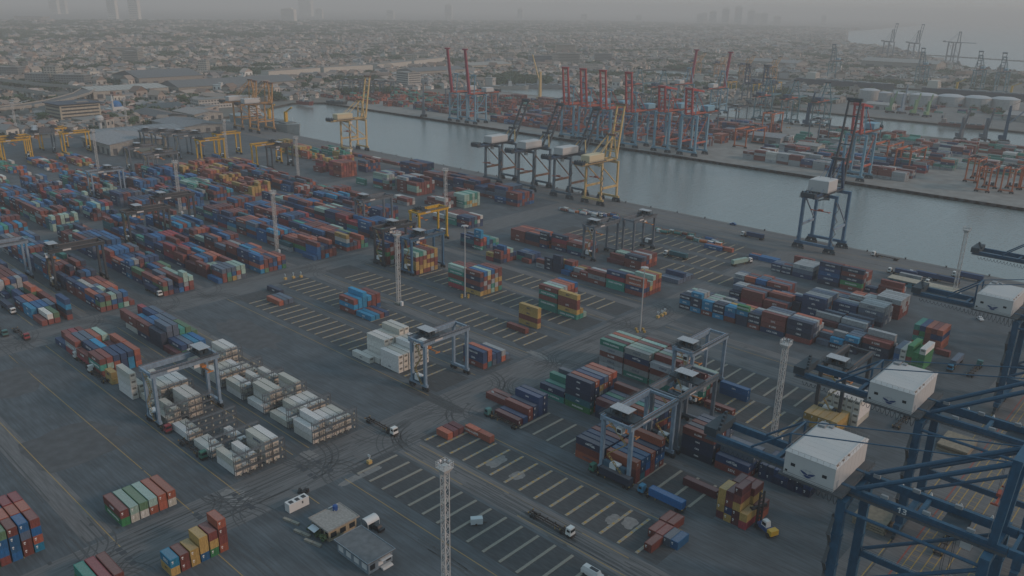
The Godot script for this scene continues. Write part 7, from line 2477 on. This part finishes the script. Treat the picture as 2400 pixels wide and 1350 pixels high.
	put("body", st3, mat("hut_white", lin(0.5, 0.5, 0.49), 0.8), vn)
	for x in [-2.1, 2.1]:
		for z in [-1.0, 1.0]:
			st3 = mb()
			wheel(st3, Vector3(x, 0.42, z), 0.42, 0.25)
			put("wheel", st3, mat("rubber", lin(0.018, 0.018, 0.02), 0.9), vn)
	st3 = mb()
	bx(st3, Vector3(0.6, 2.84, 0), Vector3(2.6, 0.06, 1.1))
	put("roof_vent", st3, mat("grille", lin(0.03, 0.035, 0.04), 0.8), vn)

func parked(label: String, at: Vector3, turn: float, c: Color, cat := "car") -> void:
	var o := thing("parked_car", label, cat, at, turn)
	var st := mb()
	bx(st, Vector3(0, 0.75, 0), Vector3(4.7, 0.75, 1.85))
	frustum(st, Vector3(0.2, 1.12, 0), Vector2(2.4, 1.75), Vector2(1.6, 1.4), 0.7)
	put("body", st, mat("car_%.2f_%.2f" % [c.r, c.b], c, 0.35), o)
	st = mb()
	for z in [-0.82, 0.82]:
		bx(st, Vector3(0.2, 1.42, z), Vector3(1.7, 0.42, 0.12))
	put("window", st, mat("dark_glass", lin(0.02, 0.025, 0.03), 0.15), o)
	for x in [-1.5, 1.5]:
		for z in [-0.85, 0.85]:
			st = mb()
			wheel(st, Vector3(x, 0.36, z), 0.36, 0.24)
			put("wheel", st, mat("rubber", lin(0.018, 0.018, 0.02), 0.9), o)

func odds() -> void:
	# hatch covers laid on the apron under the nearest big crane
	var rust := mat("hatch_cover", lin(0.26, 0.22, 0.16), 0.85, 0, blotch, Vector3(0.1, 0.1, 0.1))
	var wn := ["lowest", "second", "third", "topmost"]
	for k in 4:
		var o := thing("hatch_cover", "%s rusty tan hatch cover of the stack under the nearest big crane" % wn[k], "hatch cover", Vector3(-61.5 + rng.randf_range(-0.3, 0.3), k * 0.85, -233.5 + rng.randf_range(-0.4, 0.4)))
		var st := mb()
		bx(st, Vector3(0, 0.45, 0), Vector3(9.5, 0.6, 13.0))
		put("plate", st, rust, o)
		st = mb()
		for q in 4:
			bx(st, Vector3(-4.3 + q * 2.87, 0.1, 0), Vector3(0.3, 0.2, 12.6))
		put("girder", st, rust, o)
	for k in 3:
		var o := thing("hatch_cover", "%s pale hatch cover of the stack by the upper big crane's legs" % wn[k], "hatch cover", Vector3(-57.0, k * 0.85, -300.0 + rng.randf_range(-0.4, 0.4)))
		var st := mb()
		bx(st, Vector3(0, 0.45, 0), Vector3(10.0, 0.6, 13.0))
		put("plate", st, rust, o)
		st = mb()
		for q in 4:
			bx(st, Vector3(-4.5 + q * 3.0, 0.1, 0), Vector3(0.3, 0.2, 12.6))
		put("girder", st, rust, o)
	# the gaudy heap along the quay road
	var cols := [["orange", lin(0.45, 0.12, 0.03)], ["white", lin(0.5, 0.5, 0.48)], ["blue", lin(0.03, 0.12, 0.27)], ["rust", lin(0.2, 0.06, 0.04)], ["teal", lin(0.05, 0.2, 0.18)]]
	for k in 46:
		var front := k < 26
		var a: Vector3 = Vector3(-385.9, 0, -475.2) if front else Vector3(-300.7, 0, -479.1)
		var b: Vector3 = Vector3(-341.3, 0, -485.8) if front else Vector3(-250.6, 0, -476.6)
		var u := (k / 25.0) if front else ((k - 26) / 19.0)
		var ci := rng.randi() % 5
		if front and u > 0.4 and u < 0.7:
			ci = 1
		var p := a.lerp(b, u) + Vector3(rng.randf_range(-1.5, 1.5), 0, rng.randf_range(-4.5, 4.5))
		var o := thing("tank_container" if k % 3 else "machine_crate", "small %s %s in the heap %s" % [cols[ci][0], "tank in a frame" if k % 3 else "machine crate", "before the cream quay crane" if front else "before the blue quay crane"], "tank" if k % 3 else "crate", p, rng.randf_range(-0.2, 0.2), "gaudy small tanks and crates along the quay road")
		var cm := mat("heap_%s" % cols[ci][0], cols[ci][1], 0.6)
		var st := mb()
		if k % 3:
			tube(st, Vector3(-2.6, 1.35, 0), Vector3(2.6, 1.35, 0), 1.1, 10)
			put("tank", st, cm, o)
			st = mb()
			for x in [-2.9, 2.9]:
				for z in [-1.15, 1.15]:
					bx(st, Vector3(x, 1.3, z), Vector3(0.14, 2.6, 0.14))
			for y in [0.1, 2.5]:
				for z in [-1.15, 1.15]:
					bx(st, Vector3(0, y, z), Vector3(5.7, 0.14, 0.14))
			put("frame", st, mat("heap_%s" % cols[(ci + 1) % 5][0], cols[(ci + 1) % 5][1], 0.6), o)
		else:
			bx(st, Vector3(0, 1.0, 0), Vector3(4.2, 2.0, 2.2))
			put("crate", st, cm, o)
			st = mb()
			for q in 4:
				bx(st, Vector3(-1.8 + q * 1.2, 1.0, 1.13), Vector3(0.14, 2.0, 0.1))
			bx(st, Vector3(0, 2.06, 0), Vector3(4.3, 0.12, 2.3))
			put("batten", st, mat("heap_white", lin(0.5, 0.5, 0.48), 0.6), o)
	# the long pale-roofed cabin row near the water at the right
	var cab := thing("site_cabin", "long light-blue site cabin with a cream roof by the water", "cabin", Vector3(-124.9, 0, -479.5), 0.0)
	var st4 := mb()
	bx(st4, Vector3(0, 1.6, 0), Vector3(36.0, 3.2, 7.0))
	put("wall", st4, mat("cabin_blue", lin(0.07, 0.22, 0.27), 0.8, 0, grime, Vector3(0.2, 0.1, 0.2)), cab)
	st4 = mb()
	bx(st4, Vector3(0, 3.35, 0), Vector3(37.0, 0.3, 8.0))
	put("roof", st4, mat("cabin_roof", lin(0.42, 0.38, 0.30), 0.85, 0, grime, Vector3(0.1, 0.1, 0.1)), cab)
	for k in 9:
		st4 = mb()
		bx(st4, Vector3(-16.0 + k * 4.0, 1.9, 3.52), Vector3(1.6, 1.0, 0.1))
		put("window", st4, mat("dark_glass", lin(0.02, 0.025, 0.03), 0.15), cab)
	var tnt := thing("tarpaulin_trailer", "pale tarpaulin-covered trailer by the blue quay crane", "trailer", Vector3(-184.5, 0, -475.2), 0.1)
	st4 = mb()
	bx(st4, Vector3(0, 2.2, 0), Vector3(11.0, 2.4, 2.5))
	put("tarpaulin", st4, mat("tarp", lin(0.4, 0.4, 0.38), 0.8), tnt)
	st4 = mb()
	bx(st4, Vector3(0, 0.9, 0), Vector3(11.4, 0.3, 2.2))
	for x in [-4.0, -2.8, 3.5]:
		for z in [-0.95, 0.95]:
			wheel(st4, Vector3(x, 0.5, z), 0.5, 0.4)
	put("chassis", st4, mat("chassis", lin(0.045, 0.035, 0.03), 0.8), tnt)
	parked("white car parked at the quay's right end", Vector3(-96.8, 0, -514.8), 0.4, lin(0.5, 0.5, 0.5))
	parked("white pick-up beside the slate box truck at the right", Vector3(-87.3, 0, -448.5), 2.2, lin(0.5, 0.5, 0.5))
	parked("blue box-van on the open quay left of the blue crane", Vector3(-272, 0, -532), 0.05, lin(0.02, 0.08, 0.2), "van")
	var bc := [Vector3(-198, 0, -145.5), Vector3(-387.3, 0, -232.8), Vector3(-386.1, 0, -237.3), Vector3(-384.5, 0, -241.2), Vector3(-202.1, 0, -209.6), Vector3(-205.5, 0, -332.6), Vector3(-205.4, 0, -336), Vector3(-205.7, 0, -339.2)]
	for k in bc.size():
		var o := thing("lashing_bin", ["lashing bin on the dark pad corner at the bottom", "left lashing bin of three by the crossroad pad", "middle lashing bin of three by the crossroad pad", "right lashing bin of three by the crossroad pad", "lashing bin by the low maroon block", "left lashing bin of three past the second crossroad", "middle lashing bin of three past the second crossroad", "right lashing bin of three past the second crossroad"][k], "bin", bc[k])
		var st := mb()
		bx(st, Vector3(0, 0.6, 0), Vector3(1.4, 1.2, 1.4))
		put("bin", st, mat("bin_yellow", lin(0.42, 0.28, 0.10), 0.8), o)
		st = mb()
		bx(st, Vector3(0, 2.0, 0), Vector3(0.12, 1.8, 0.12))
		bx(st, Vector3(0, 2.9, 0), Vector3(1.3, 0.9, 0.1))
		put("notice_board", st, mat("panel_white", lin(0.55, 0.56, 0.56), 0.6), o)
